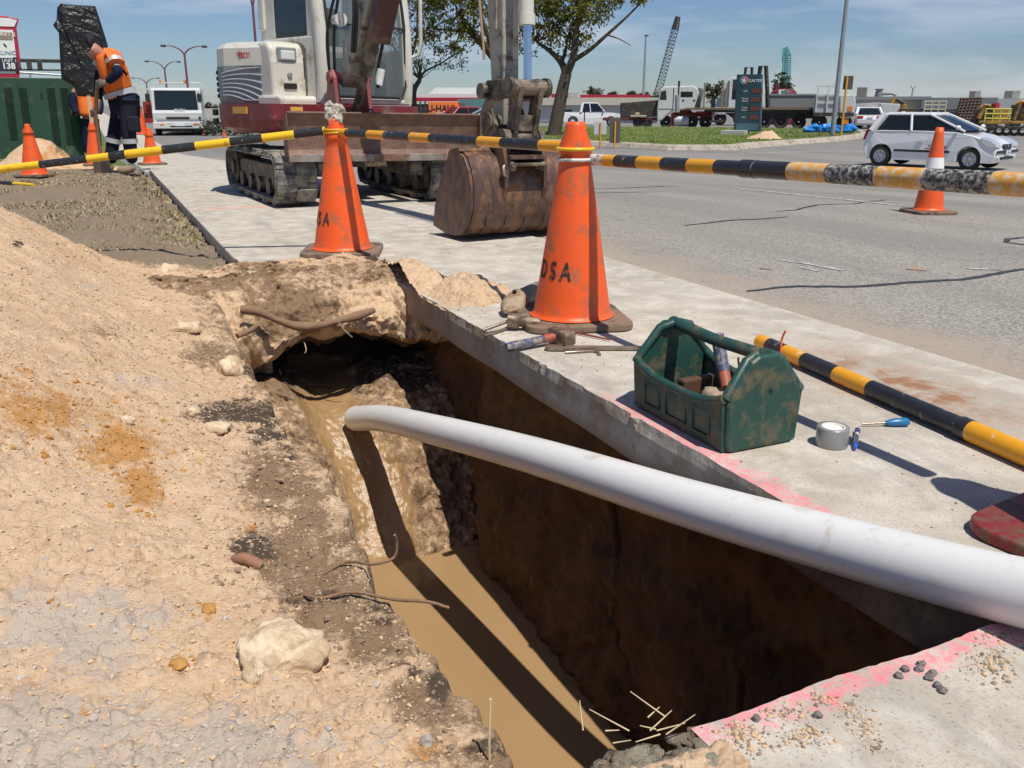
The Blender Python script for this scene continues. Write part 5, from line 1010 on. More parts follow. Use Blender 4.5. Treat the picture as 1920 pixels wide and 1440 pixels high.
for k in range(9):
    a = rnd.uniform(-1, 1); pts = [tl(-.05 + .02 * k * .6, -.02 - .012 * k, .06), tl(-.02 + .012 * k, -.05 - .01 * k, .115 + .01 * math.sin(k * 2)), tl(.03 + .005 * math.sin(k), -.12, .12 + .006 * math.cos(k * 3))]
    o.tube(spline(pts, 5), .0022, 5)
for q in ([(.03, -.12, .12), (.05, -.165, .18), (.055, -.19, .235), (.062, -.185, .275), (.067, -.19, .30)], [(.03, -.12, .12), (.005, -.11, .17), (.0, -.10, .20), (-.006, -.105, .215)], [(.03, -.12, .12), (.028, -.11, .19), (.035, -.09, .235)]): o.tube(spline([tl(*p) for p in q], 6), .0028, 6)
o.blob(tl(.03, -.12, .12), (.012, .01, .01), 2, .2, 2); tag(o.build('orange_twine', TWINE), 'knotted orange twine sticking up out of the green tool carrier', 'twine')
# roll of tape, pen, screwdriver
q = uv(1.60, 1.655); t = thing('tape_roll', 'silver grey roll of duct tape standing on the concrete', 'tape', q)
o = MB(); o.lathe([(.030, .001), (.0405, .001), (.041, .003), (.041, .050), (.0405, .052), (.030, .052)], 40); o.build('tape', mat('silver_tape', (.30, .31, .32), .35, .3, var=.05), t)
o = MB(); o.lathe([(.0305, .001), (.0305, .0525), (.026, .0525), (.026, .001)], 40); o.build('core', mat('card_core', (.62, .58, .52), .8), t)
o = MB(); o.lathe([(.027, .047), (.001, .040)], 24); o.build('paper_wad', mat('paper', (.72, .72, .72), .8, var=.1, scale=60, bump=.5), t)
a, b = P(1608, 806, .008), P(1603, 841, .008); t = thing('marker_pen', 'clear plastic pen with blue ends beside the tape roll', 'pen', a); d = b - a
o = MB(); o.cyl(d * .22, d * .80, .0065, n=12); o.build('barrel', mat('clear_plastic', (.62, .58, .54), .25), t); o = MB(); o.cyl((0, 0, 0), d * .24, .0075, n=12); o.build('cap', mat('navy', (.05, .06, .14), .4), t); o = MB(); o.cyl(d * .78, d, .0072, .004, 12); o.build('end_plug', mat('bright_blue', (.03, .10, .50), .4), t)
a, b = P(1704, 791, .013), P(1616, 795, .008); t = thing('screwdriver', 'blue handled screwdriver lying on the concrete near the striped bar', 'screwdriver', a); d = b - a
o = MB(); o.tube([(0, 0, 0), d * .06, d * .30, d * .44, d * .5], [.008, .0125, .012, .0085, .006], 12); o.build('handle', mat('screwdriver_blue', (.02, .16, .36), .35), t); o = MB(); o.cyl(d * .45, d, .0035, .003, 8); o.build('shaft', TOOLS, t)
# club hammer, spanner, hex key, rods beside the big cone
hc, he = P(1050, 629, .032), P(949, 652, .020); t = thing('club_hammer', 'heavy club hammer with blue and red handle lying at the trench edge', 'hammer', hc); d = (he - hc)
ax_ = Vector((-d.y, d.x, 0)).normalized(); rot = Matrix((ax_, d.normalized(), ax_.cross(d.normalized()))).transposed()
o = MB(); o.box(ax_ * .01, (.115, .052, .052), rot); o.build('hammer_head', TOOLI, t, .008); o = MB(); o.tube([d * .05, d * .2, d * .5, d * .9, d], [.012, .0145, .0155, .018, .015], 14); o.build('handle', BLUEH, t); o = MB(); o.tube([d * .13, d * .32], [.0152, .0162], 14, caps=False); o.build('handle_band', REDH, t)
a, b = P(1022, 652, .010), P(1310, 654, .008); t = thing('podger_spanner', 'long flat steel spanner lying with its end under the green tool carrier', 'spanner', a); d = b - a; X_ = d.normalized(); Y_ = Vector((-X_.y, X_.x, 0)); L_ = d.length
o = MB(Matrix((X_, Y_, Vector((0, 0, 1)))).transposed().to_4x4()); o.prism([(0, -.010), (.012, -.020), (.06, -.023), (.085, -.017), (.12, -.009), (L_, -.007), (L_, .007), (.12, .010), (.085, .016), (.05, .020), (0, .017)], -.006, .008, 'z'); o.build('shank', TOOLS, t, .003)
o = MB(); o.cyl(X_ * .068 + Vector((0, 0, .0)), X_ * .068 + Vector((0, 0, .0095)), .008, n=14); o.build('eye', DARKV, t)
o = MB(); o.tube([P(1060, 661, .006), P(1112, 658, .006), P(1121, 660, .006), P(1125, 665, .006)], .0055, 8); tag(o.build('hex_key', TOOLS), 'small bent hex key lying beside the flat spanner', 'hex key')
o = MB(); o.tube([P(1066, 621, .008), P(1110, 630, .008), P(1144, 637, .008)], [.004, .004, .003], 8); tag(o.build('red_rod', mat('dark_red_rod', (.22, .03, .03), .5)), 'thin dark red rod on the concrete beside the cone foot', 'rod')
q = P(965, 606, .035); t = thing('drill_chuck', 'rusty short cylinder tool with thin rods at the slab edge above the hammer', 'tool', q)
e0, e1 = P(952, 600, .04) - q, P(1012, 606, .03) - q; o = MB(); o.tube([e0, e0.lerp(e1, .35), e0.lerp(e1, .38), e1], [.030, .030, .022, .022], 16); o.build('cylinder', TOOLI, t); o = MB(); o.tube([P(905, 620, .012) - q, e0 + Vector((0, 0, -.005))], .007, 8); o.build('rod', TOOLS, t); o = MB(); o.tube([P(908, 630, .008) - q, P(960, 612, .01) - q], .006, 8); o.build('thin_rod', TOOLS, t)
q = P(958, 572, .05); t = thing('muddy_pipe', 'short dark pipe with a mud caked flattened end beside the big cone', 'pipe', q)
e0, e1 = P(1010, 545, .045) - q, P(968, 565, .05) - q; o = MB(); o.cyl(e0, e1, .043, .043, 20); o.build('tube', mat('dark_pipe', (.08, .075, .07), .5, dirt=(.28, .22, .16), amt=.35, dscale=15), t)
d = (e1 - e0).normalized(); rg = []
X_ = d.cross(Vector((0, 0, 1))).normalized(); Y_ = X_.cross(d)
for k, (sx_, sz) in enumerate([(.050, .048), (.052, .05), (.055, .046), (.052, .036), (.045, .026), (.03, .014), (.012, .008)]): rg.append([e1 + d * (.022 * k - .02) + Vector((0, 0, -.004 * k)) + X_ * sx_ * math.cos(a) * (1 + .1 * math.sin(a * 3 + k)) + Y_ * sz * math.sin(a) * (1 + .1 * math.sin(a * 5 + k)) for a in np.linspace(0, 2 * math.pi, 19)[:-1]])
o = MB(); o.loft(rg); o.build('mud_cake', MUD, t); o = MB(); o.cyl(e1 + d * .02 + Y_ * .044, e1 + d * .02 + Y_ * .058 if False else e1 + d * .022 + Y_ * .0505, .009, n=12); o.build('bolt_hole', DARKV, t)

# ------------------------------------------------------------------ rocks, roots, twigs, crumbs
LIME = mat('limestone', (.72, .58, .40), .9, var=.12, scale=14, dirt=(.47, .34, .21), amt=.46, dscale=14, bump=.7, bscale=60)
def ground_at(px, py):
    r = ray(px, py); tt_ = .35
    while tt_ < 12:
        q_ = r * tt_; u_, v_ = q_.dot(U), q_.dot(V); h_ = float(terrain(np.array([[u_]]), np.array([[v_]]))[0][0, 0])
        if q_.z + EYE <= h_: break
        tt_ *= 1.006
    return Vector((q_.x, q_.y, h_))
for i, (px, py, wx, wy, lab) in enumerate([(525, 1200, 165, 110, 'large pale limestone boulder half buried in the sand in the foreground'), (352, 615, 52, 22, 'flat pale stone on the sandy slope above the dark patch'), (318, 508, 42, 28, 'pale angular stone at the far edge of the spoil heap'), (370, 535, 36, 16, 'two tone stone by the grass edge beyond the spoil heap'), (404, 802, 52, 18, 'flat tan stone lying on the dark damp patch'), (436, 690, 44, 40, 'pale stone at the trench lip below the root'), (362, 770, 26, 16, 'orange tan stone on top of the dark damp patch'), (238, 786, 26, 18, 'small pale pebble stone beside the orange soil'), (500, 940, 12, 8, 'small orange stone on the brown slope'), (392, 1141, 24, 20, 'ochre clod left of the boulder'), (338, 1242, 32, 18, 'brown clod below left of the boulder'), (800, 1388, 26, 24, 'grey stone near the bottom edge beside the trench')]):
    q = ground_at(px, py + wy * .35); k = ppm(q); o = MB(); o.blob((0, 0, wy * .12 / k), (wx * .52 / k, wx * .45 / k, wy * (.50 if wx > 100 else .62) / k), i + 3, .17 if wx > 100 else .30, 5 if wx > 100 else 3, 2.0 if wx > 100 else 1.7, flat=False)
    m = LIME if i not in (9, 10, 11) else (mat('ochre_clod', (.46, .24, .07), .9, var=.2, bump=.5) if i < 11 else mat('grey_stone', (.36, .33, .30), .9, var=.15, bump=.4))
    tag(o.build('rock', m, loc=q), lab, 'stone', 'stones lying on the spoil')
ROOT = mat('root_bark', (.24, .145, .085), .85, var=.25, scale=30, bump=.5, bscale=120, stretch=(1, 1, 1))
o = MB(); o.tube(spline([onU(*p) for p in [(452, 580, 3.93), (485, 584, 3.90), (520, 600, 3.88), (560, 612, 3.88), (600, 610, 3.88), (640, 600, 3.90), (672, 592, 3.93), (700, 582, 4.0)]], 6), [.018 + .004 * math.sin(i * .4) for i in range(43)], 10)
o.tube(spline([onU(*p) for p in [(445, 630, 3.75), (465, 622, 3.78), (480, 612, 3.85)]], 5), .012, 8)
tag(o.build('tree_root', ROOT), 'thick brown root running across the far trench face', 'root')
for i, (pts, r_, lab) in enumerate([([(632, 598, 3.86), (640, 612, 3.86), (652, 625, 3.86), (660, 632, 3.87)], .003, 'thin pale rootlet hanging under the thick root'), ([(570, 640, 3.9), (574, 655, 3.88), (572, 662, 3.88)], .003, 'short rootlet hanging over the hollow')]):
    tag(MB().tube(spline([onU(*p) for p in pts], 5), r_, 6).build('rootlet', mat('pale_root', (.42, .33, .23), .8)), lab, 'rootlet', 'rootlets at the far trench end')
def twig(pts, r_, lab, m=ROOT): return tag(MB().tube(spline([Vector(p) for p in pts], 6), r_, 6).build('twig', m), lab, 'twig', 'twigs at the trench lip')
g = ground_at
twig([g(600, 1080), g(650, 1065) + Vector((0, 0, .01)), P(698, 1058, .03), P(738, 1046, .04), P(744, 1018, .07), P(740, 1003, .09)], .0028, 'thin twig bending up over the water at the lip')
twig([g(540, 1110), g(600, 1125), g(660, 1120) + Vector((0, 0, .01)), P(740, 1124, .02), P(800, 1128, .03), P(842, 1140, .02)], .003, 'long thin twig reaching out over the muddy water')
twig([g(440, 1050), g(462, 1062) + Vector((0, 0, .012)), g(490, 1066)], .011, 'short red brown stick on the dark soil', mat('red_bark', (.30, .15, .09), .8, bump=.4))
STRAW = mat('dry_straw', (.62, .50, .30), .8, var=.15)
o = MB()
for k in range(11):
    a = uv(.87 + rnd.uniform(-.03, .03), .56 + rnd.uniform(-.04, .09), .01); dd_ = Vector((rnd.uniform(-1, 1), rnd.uniform(-.5, .6), rnd.uniform(.0, .7))).normalized() * rnd.uniform(.02, .065); o.tube([a, a + dd_], [.0013, .0007], 5)
struct(o.build('dry_straw', STRAW), 'stuff')
q = P(918, 1440, .0); twig([q, q + Vector((0, 0, .05)), q + Vector((.002, 0, .11))], .0018, 'single dry stalk standing at the bottom of the picture', STRAW)
o = MB(); 
for k in range(34): a = uv(.825 + rnd.uniform(-.07, .02), .60 + rnd.uniform(-.07, .09), rnd.uniform(-.03, -.004)); o.blob(a, (.024, .02, .012), k, .5, 3, flat=False)
tag(o.build('mortar_lump', mat('grey_mortar', (.27, .25, .19), .95, var=.3, scale=30, dirt=(.20, .15, .10), amt=.4, dscale=25, bump=1.0, bscale=120)), 'broken grey green mortar at the corner of the near slab', 'mortar')
CHIP = mat('stone_chip', (.17, .15, .145), .7, var=.3, scale=40)
for i, (px, py) in enumerate([(1686, 1266), (1698, 1254), (1728, 1244), (1748, 1262), (1758, 1284), (1768, 1294), (1724, 1253), (1742, 1270), (1534, 1340), (1418, 1346)]):
    q = P(px, py, .004); o = MB(); o.blob((0, 0, 0), (.007, .006, .005), i, .35, 2); b_ = o.build('stone_chip', CHIP, loc=q); tag(b_, 'small dark stone chip lying on the near concrete slab', 'chip', 'stone chips on the near slab')
g_ = np.random.default_rng(11)                # crumbs of soil: swept on to the slabs, and loose on the heap
cl = [(1405, 1385, .035, 1), (1380, 1370, .02, .8), (1470, 1335, .03, .8), (1520, 1375, .02, .7), (1590, 1330, .025, .7), (1620, 1365, .02, .6), (1850, 1255, .04, .9), (1870, 1240, .02, .7), (1500, 1390, .025, .6), (1860, 1195, .05, 1), (1820, 1185, .03, .8), (1640, 1400, .012, .5), (1540, 1310, .015, .5)]
ps, sz = [], []
for px, py, rr_, k_ in cl:
    c_ = P(px, py, 0); m_ = int(110 * k_); ps.append(np.column_stack([c_.x + g_.normal(0, rr_ * .6, m_), c_.y + g_.normal(0, rr_ * .6, m_), np.full(m_, .0005)])); sz.append(.0010 * np.exp(np.abs(g_.normal(0, .62, m_))) * (.7 + .6 * k_))
m_ = 1800; u_ = g_.uniform(-.2, 5.2, m_); v_ = g_.uniform(1.33, 2.62, m_); sel = g_.random(m_) < .55; u_ = np.where(sel, g_.uniform(2.4, 4.8, m_), u_); v_ = np.where(sel, 1.33 + np.abs(g_.normal(0, .25, m_)), v_)
ps.append(np.column_stack([U.x * u_ + V.x * v_, U.y * u_ + V.y * v_, np.full(m_, .0005)])); sz.append(.0010 * np.exp(np.abs(g_.normal(0, .65, m_))))
m_ = 350; u_ = g_.uniform(.1, .83, m_); v_ = g_.uniform(.67, 1.5, m_); ps.append(np.column_stack([U.x * u_ + V.x * v_, U.y * u_ + V.y * v_, np.full(m_, .0003)])); sz.append(.0007 * np.exp(np.abs(g_.normal(0, .6, m_))))
ps, sz = np.concatenate(ps), np.concatenate(sz); uu_, vv2_ = to_uv(ps[:, 0], ps[:, 1]); ok = ~((uu_ > .835) & (uu_ < 4.1) & (vv2_ < 1.32)) & (vv2_ > .66); ps, sz = ps[ok], np.minimum(sz[ok], .0042)
CLS = [mat('clod_sand', (.57, .41, .25), .95, var=.25, scale=15), mat('clod_ochre', (.43, .215, .06), .95, var=.3, scale=15), mat('clod_dark', (.26, .185, .125), .95, var=.3, scale=15), mat('clod_grey', (.46, .40, .34), .95, var=.2, scale=15)]
struct(scatter('soil_crumbs', ps, sz, g_.choice([0, 0, 2, 2, 3], len(ps)), CLS), 'stuff')
m_ = 38000; u_ = .65 + 4.6 * g_.random(m_) ** 1.25; v_ = .38 - np.abs(g_.normal(0, .85, m_)); z_, _ = terrain(u_, v_); sz = .0012 * np.exp(np.abs(g_.normal(0, .62, m_))); sz = np.where(sz > .0065, .0022, sz)
X_, Y_ = U.x * u_ + V.x * v_, U.y * u_ + V.y * v_; qx, qy = pxy(X_, Y_, z_); rn = g_.random(m_); mi_ = np.where(rn < .03, 1, np.where(rn < .08, 2, np.where(rn < .12, 3, 0)))
mi_ = np.where(ell(GY_, qx, qy) > rn * 1.1, 3, mi_); mi_ = np.where(ell(OR_, qx, qy) > rn * .75 + .06, 1, mi_); mi_ = np.where(np.maximum(ell(DK_, qx, qy), ell(BR_, qx, qy) * .9) > rn * .8 + .08, 2, mi_)
sz = np.where((mi_ == 1) | (mi_ == 2), sz * 1.3, sz)
struct(scatter('soil_clods', np.column_stack([X_, Y_, z_ + sz * .15]), sz, mi_, CLS, seed=3), 'stuff')
# dry grass on the verge
o = MB()
n_g = 15000
for k in range(n_g):
    u_ = 5.0 + 8.5 * rnd.random() ** 1.3; v_ = .62 - abs(rnd.gauss(0, 1.9))
    if rnd.random() > (u_ - 5.1) / 2.2: continue
    pn = mnoise.noise(Vector((u_ * 1.1, v_ * 1.1, 3)))
    if pn < -.02 - .25 * max(0, u_ - 6.5) / 4 or u_ < 5.3 + .4 * mnoise.noise(Vector((v_ * 2, 1, 1))): continue
    q = U * u_ + V * v_; z_ = float(zg(q.x, q.y)) - .06 * min(1, max(0, (v_ - .1) / .5)); h_ = rnd.uniform(.008, .03); a_ = rnd.uniform(0, 6.28); w_ = .004 + .0006 * u_
    dx, dy = math.cos(a_) * w_, math.sin(a_) * w_; lx_, ly_ = rnd.gauss(0, .02), rnd.gauss(0, .02); o.cur = 0 if rnd.random() < .14 + pn * .8 else 1
    o.add([(q.x - dx, q.y - dy, z_ - .01), (q.x + dx, q.y + dy, z_ - .01), (q.x + lx_, q.y + ly_, z_ + h_)], [(0, 1, 2)])
struct(o.build('verge_grass', [mat('green_blade', (.18, .19, .06), .8, var=.25, scale=2), mat('dry_blade', (.38, .30, .19), .85, var=.25, scale=2)]), 'stuff')
# ------------------------------------------------------------------ worker, cabinet, covered sign
def skin(name, pts, edges, radii, m, parent=None, root=0, sub=2):
    me = bpy.data.meshes.new(name); me.from_pydata([tuple(p) for p in pts], edges, []); me.materials.append(m)
    o = bpy.data.objects.new(name, me); COL.objects.link(o)
    if parent: o.parent = parent
    md = o.modifiers.new('skin', 'SKIN'); md.use_smooth_shade = True
    sv = me.skin_vertices[0].data
    for i, r in enumerate(radii): sv[i].radius = r if hasattr(r, '__len__') else (r, r); sv[i].use_root = (i == root)
    s = o.modifiers.new('smooth', 'SUBSURF'); s.levels = sub; s.render_levels = sub
    return o
SKINM = mat('skin', (.42, .22, .15), .55, var=.06); NAVY = mat('navy_drill', (.014, .018, .042), .9, spec=.1, var=.2, scale=9, bump=.3, bscale=30); TROUS = mat('charcoal_trousers', (.020, .022, .034), .9, spec=.1, var=.2, scale=9, bump=.4, bscale=24); HIVIS = mat('orange_hivis', (.85, .17, .02), .75, var=.08, scale=8, bump=.35, bscale=24); REFL = mat('reflective_tape', (.50, .51, .52), .4, .2); BOOT = mat('tan_boot', (.26, .19, .13), .8, var=.2); GLOVE = mat('work_gloves', (.12, .11, .09), .8); HATM = mat('navy_cap', (.012, .014, .026), .85)
class WF(At):
    def p(s, px, py, d=0.0): return Vector((s.x(px, py), d, s.z(py)))
a = WF(232, 325)
t = thing('person', 'worker in orange and navy shirt bending over a shovel beside the covered sign', 'person', a.q, a.rz)
p = a.p
J = dict(pel=p(232, 196, 0), wai=p(222, 172, 0), che=p(208, 135, 0), nek=p(192, 106, -.01), hdb=p(182, 101, -.02), hdt=p(170, 98, -.02),
         shR=p(212, 112, -.20), elR=p(222, 140, -.32), wrR=p(200, 156, -.22), haR=p(194, 160, -.20), shL=p(194, 112, .18), elL=p(188, 148, .22), wrL=p(187, 190, .10), haL=p(184, 212, .02),
         hiR=p(238, 200, -.11), knR=p(240, 258, -.12), anR=p(247, 308, -.10), hiL=p(226, 200, .11), knL=p(214, 258, .10), anL=p(209, 308, .12))
k_ = list(J); I = {n_: i for i, n_ in enumerate(k_)}
E_ = [('pel', 'wai'), ('wai', 'che'), ('che', 'nek'), ('nek', 'hdb'), ('hdb', 'hdt'), ('che', 'shR'), ('shR', 'elR'), ('elR', 'wrR'), ('wrR', 'haR'), ('che', 'shL'), ('shL', 'elL'), ('elL', 'wrL'), ('wrL', 'haL'), ('pel', 'hiR'), ('hiR', 'knR'), ('knR', 'anR'), ('pel', 'hiL'), ('hiL', 'knL'), ('knL', 'anL')]
rad = dict(pel=.12, wai=.12, che=.13, nek=.06, hdb=.105, hdt=.125, shR=.07, elR=.045, wrR=.03, haR=.035, shL=.07, elL=.045, wrL=.03, haL=.035, hiR=.09, knR=.06, anR=.04, hiL=.09, knL=.06, anL=.04)
body = skin('body', [J[n_] for n_ in k_], [(I[x], I[y]) for x, y in E_], [rad[n_] for n_ in k_], SKINM, t)
def garment(name, names, edges, r, m, extra=None, sub=2):
    pts = [J[n_] if isinstance(n_, str) else n_ for n_ in names]; return skin(name, pts, edges, r, m, body, 0, sub)
garment('shirt', ['che', 'nek', 'wai', p(230, 184), 'shR', J['shR'].lerp(J['elR'], .55), 'shL', J['shL'].lerp(J['elL'], .5)], [(0, 1), (0, 2), (2, 3), (0, 4), (4, 5), (0, 6), (6, 7)], [.19, .10, .19, .18, .12, .092, .11, .085], HIVIS)
garment('shirt_tail', [p(227, 178), p(232, 190), p(240, 204)], [(0, 1), (1, 2)], [.20, .215, .19], NAVY)
for s_, an in (('R', 1), ('L', 1)): garment('sleeve', [J['sh' + s_].lerp(J['el' + s_], .5), 'el' + s_, 'wr' + s_], [(0, 1), (1, 2)], [.083, .068, .05], NAVY)
garment('collar', [J['nek'].lerp(J['che'], .25), J['nek'].lerp(J['hdb'], .35)], [(0, 1)], [.095, .085], NAVY)
garment('trousers', ['pel', 'hiR', 'knR', p(247, 308, -.10), 'hiL', 'knL', p(208, 308, .12)], [(0, 1), (1, 2), (2, 3), (0, 4), (4, 5), (5, 6)], [.145, .125, .095, .082, .12, .09, .08], TROUS)
def bandring(name, c, d_, r, w, m): o = MB(); d_ = d_.normalized(); o.tube([c - d_ * w, c + d_ * w], r, 20, caps=False); return o.build(name, m, body)
bandring('waist_band', J['wai'].lerp(p(230, 184), .25), p(232, 196) - J['wai'], .205, .032, REFL)
for s_ in ('R', 'L'):
    kn, an = J['kn' + s_], J['an' + s_]; bandring('knee_band', kn.lerp(an, .10), an - kn, .104, .03, REFL)
    bandring('arm_band', J['sh' + s_].lerp(J['el' + s_], .30), J['el' + s_] - J['sh' + s_], .108, .026, REFL)
o = MB(); c = p(250, 240, -.22); o.box(p(248, 232, -.225), (.16, .05, .20)); o.build('cargo_pocket', TROUS, body, .03, seg=3)
for s_, d0 in (('R', -.10), ('L', .12)):
    an = J['an' + s_]; skin('boot', [an, Vector((an.x - .02, d0, .055)), Vector((an.x - .20, d0 - .03, .045))], [(0, 1), (1, 2)], [.065, .062, .05], BOOT, body)
skin('cap', [p(167, 88, -.02), p(173, 85, -.02), p(179, 88, -.02)], [(0, 1), (1, 2)], [.125, .13, .115], HATM, body)
o = MB(); o.loft([[p(164, 90, -.02) + Vector((.11 * math.cos(q_) - .05, .12 * math.sin(q_), .05 * math.cos(q_) + dz)) for q_ in np.linspace(0, 6.28, 17)[:-1]] for dz in (0, .012)]); o.build('cap_brim', HATM, body)
o = MB(); o.blob(p(163, 102, -.04), (.022, .018, .024), 1, .1, 2); o.build('nose', SKINM, body); o = MB(); o.blob(p(177, 99, -.115), (.02, .012, .03), 1, .1, 2); o.build('ear', SKINM, body)
for s_ in ('R', 'L'):                        # gloved hands closed round the handle
    h_ = J['ha' + s_]; w_ = J['wr' + s_]; dr = (h_ - w_).normalized(); fp = []
    pts = [w_, h_]; ed = [(0, 1)]; rr_ = [.04, .045]
    for f in range(4):
        b_ = len(pts); off = Vector((0, 0, .034 - .023 * f)); k0 = h_ + off + Vector((-.035, -.03, 0)); k1 = k0 + Vector((-.035, .035, -.004)); k2 = k1 + Vector((.02, .035, -.004)); pts += [k0, k1, k2]; ed += [(1, b_), (b_, b_ + 1), (b_ + 1, b_ + 2)]; rr_ += [.015, .014, .011]
    b_ = len(pts); pts += [h_ + Vector((-.01, .03, .05)), h_ + Vector((-.045, .04, .06))]; ed += [(1, b_), (b_, b_ + 1)]; rr_ += [.016, .013]
    skin('glove', pts, ed, rr_, GLOVE, body, 0, 1)
# shovel
b_ = p(192, 318, -.08); b_.z = .0
ts = thing('shovel', 'long wooden handled shovel held upright by the worker', 'shovel', a.q, a.rz)
o = MB(); o.tube([J['haR'] + Vector((-.05, .0, .04)), J['haL'] + Vector((.0, -.05, 0)) + Vector((-.01, 0, 0)), Vector((p(192, 290).x, -.06, p(192, 290).z))], .024, 10); o.build('shaft', mat('shovel_wood', (.22, .11, .06), .6), ts)
o = MB(); q0 = p(192, 292, -.06); o.prism([(-.10, 0), (.10, 0), (.10, -.20), (.05, -.26), (0, -.28), (-.05, -.26), (-.10, -.20)], -.01, .01); o.M = Matrix(); bl_ = o.build('blade', DKST, ts); bl_.location = q0 + Vector((0, 0, .02))
# green power cabinet
a = At(80, 293); X, Z = a.x, a.z; CABG = mat('cabinet_green', (.022, .065, .036), .5, var=.06, dirt=(.09, .10, .07), amt=.15, dscale=3)
t = thing('power_cabinet', 'dark green louvred power cabinet behind the cones at the left', 'cabinet', a.q, a.rz + R(4))
zt, zl = Z(150), Z(296)
o = MB(); o.prism([(X(-14), zl), (X(152), zl), (X(137, 158), Z(158)), (X(108, 147), Z(147)), (X(-30, 147), Z(147))], .0, .75); cb = o.build('housing', CABG, t, .012)
o = MB(); o.b2((X(46, 222), -.012, Z(284)), (X(47.2, 222), .002, Z(160))); o.build('door_seam', DARKV, cb)
for x0 in (13, 37, 84, 107):
    n0 = 24 if x0 < 80 else 27
    o = MB()
    for j in range(n0): f = j / 27; xx = x0 + 14 * f; o.box((X(xx + 7, 165 + 4 * j), -.004, Z(165 + 4.0 * j)), ((X(13) - X(0)) * 1.0, .022, .013), Matrix.Rotation(R(32), 3, 'X'))
    o.build('louvre', mat('louvre_green', (.012, .032, .02), .6), cb)
    o = MB()
    for j in range(n0): f = j / 27; xx = x0 + 14 * f; o.box((X(xx + 7, 165 + 4 * j), -.010, Z(166.6 + 4.0 * j)), ((X(13) - X(0)) * 1.0, .016, .008))
    o.build('louvre_hood', CABG, cb)
o = MB(); o.b2((X(75, 184), -.015, Z(184)), (X(77, 175), .0, Z(175))); o.build('lock', DARKV, cb)
# sign wrapped in black plastic on a pale stake
BAG = N('black_plastic_sheet'); BAG.set(**{'Base Color': (.012, .013, .014, 1), 'Roughness': .38, 'Specular IOR Level': .5}); BAG.bump(BAG.math('ADD', BAG.noise(2.6, 4, .5, 2.5), BAG.math('MULTIPLY', BAG.noise(7, 3, .5, 2.0), .2)), .8, .10); BAG = BAG.m
a = At(170, 262, 14.2); X, Z = a.x, a.z
t = thing('covered_sign', 'leaning sign wrapped in black plastic on a pale timber stake behind the worker', 'sign', a.q, a.rz)
o = MB(); ol = [(104, 22), (110, 15), (140, 16.5), (169, 17), (180, 50), (191, 86), (190, 130), (191, 178), (168, 181), (140, 180), (132, 160), (112, 148), (109, 108), (107, 66), (97, 53), (103, 44)]
n_ = len(ol); fr = []; cx_, cy_ = X(148, 95), Z(95)
f1 = [(X(x, y), -.05 - .02 * (i % 2), Z(y)) for i, (x, y) in enumerate(ol)]; f2 = [(X(x, y), .06, Z(y)) for x, y in ol]
f0 = [(cx_ + (X(x, y) - cx_) * .86, -.085 - .012 * ((i * 7) % 3), cy_ + (Z(y) - cy_) * .9) for i, (x, y) in enumerate(ol)]
o.add(f0 + f1 + f2, [tuple(range(n_ - 1, -1, -1)), tuple(range(2 * n_, 3 * n_))] + [(i, (i + 1) % n_, (i + 1) % n_ + n_, i + n_) for i in range(2 * n_) if True and i < n_] + [(i + n_, (i + 1) % n_ + n_, (i + 1) % n_ + 2 * n_, i + 2 * n_) for i in range(n_)]); o.build('plastic_cover', BAG, t, .02)
o = MB(); o.tube([(X(108, 38), -.10, Z(38)), (X(122, 70), -.11, Z(70)), (X(138, 105), -.115, Z(105)), (X(150, 135), -.11, Z(135))], .012, 5, sq=.6); o.build('fold', BAG, t)
o = MB(); o.loft([[(X(x0, y0), y_, Z(y0)) for x0, y0, y_ in ((150, 138, -.10), (157, 138, -.10), (157, 138, -.075), (150, 138, -.075))], [(X(x0, y0), y_, Z(y0)) for x0, y0, y_ in ((165, 258, -.04), (172, 258, -.04), (172, 258, -.015), (165, 258, -.015))]], smooth=False); o.build('stake', mat('pine_stake', (.62, .44, .28), .7, var=.08), t)
# heap of sand at the cabinet's foot
a = At(85, 316); n_ = 90; xs, ys = np.meshgrid(np.linspace(-.95, 1.15, n_), np.linspace(-.5, .85, 60))
hh = .43 * np.exp(-((xs + .06) / .40) ** 2 - ((ys - .25) / .33) ** 2) + .06 * np.exp(-((xs - .35) / .5) ** 2 - ((ys + .1) / .3) ** 2); hh = hh * (1 + .2 * fbm(xs * 5, ys * 5, s=120)) + .018 * fbm(xs * 14, ys * 14, s=121) * (hh > .02)
ow = np.array([[a.q.x, a.q.y]]); ca, sa = math.cos(a.rz), math.sin(a.rz); XW, YW = a.q.x + xs * ca - ys * sa, a.q.y + xs * sa + ys * ca
hm = gmesh('sand_heap', XW, YW, hh - .012 + zg(XW, YW), SOIL, dict(orange=.55 * ss(.1, .5, fbm(xs * 3, ys * 3, s=122)) + .25, grey=.45 * ss(.0, .5, fbm(xs * 4 + 3, ys * 4, s=124)), dark=xs * 0, brown=.7 * ss(.02, .25, xs) * ss(.1, .3, hh), lawn=xs * 0, wet=xs * 0))
tag(hm, 'small heap of yellow sand at the foot of the green cabinet', 'sand heap')
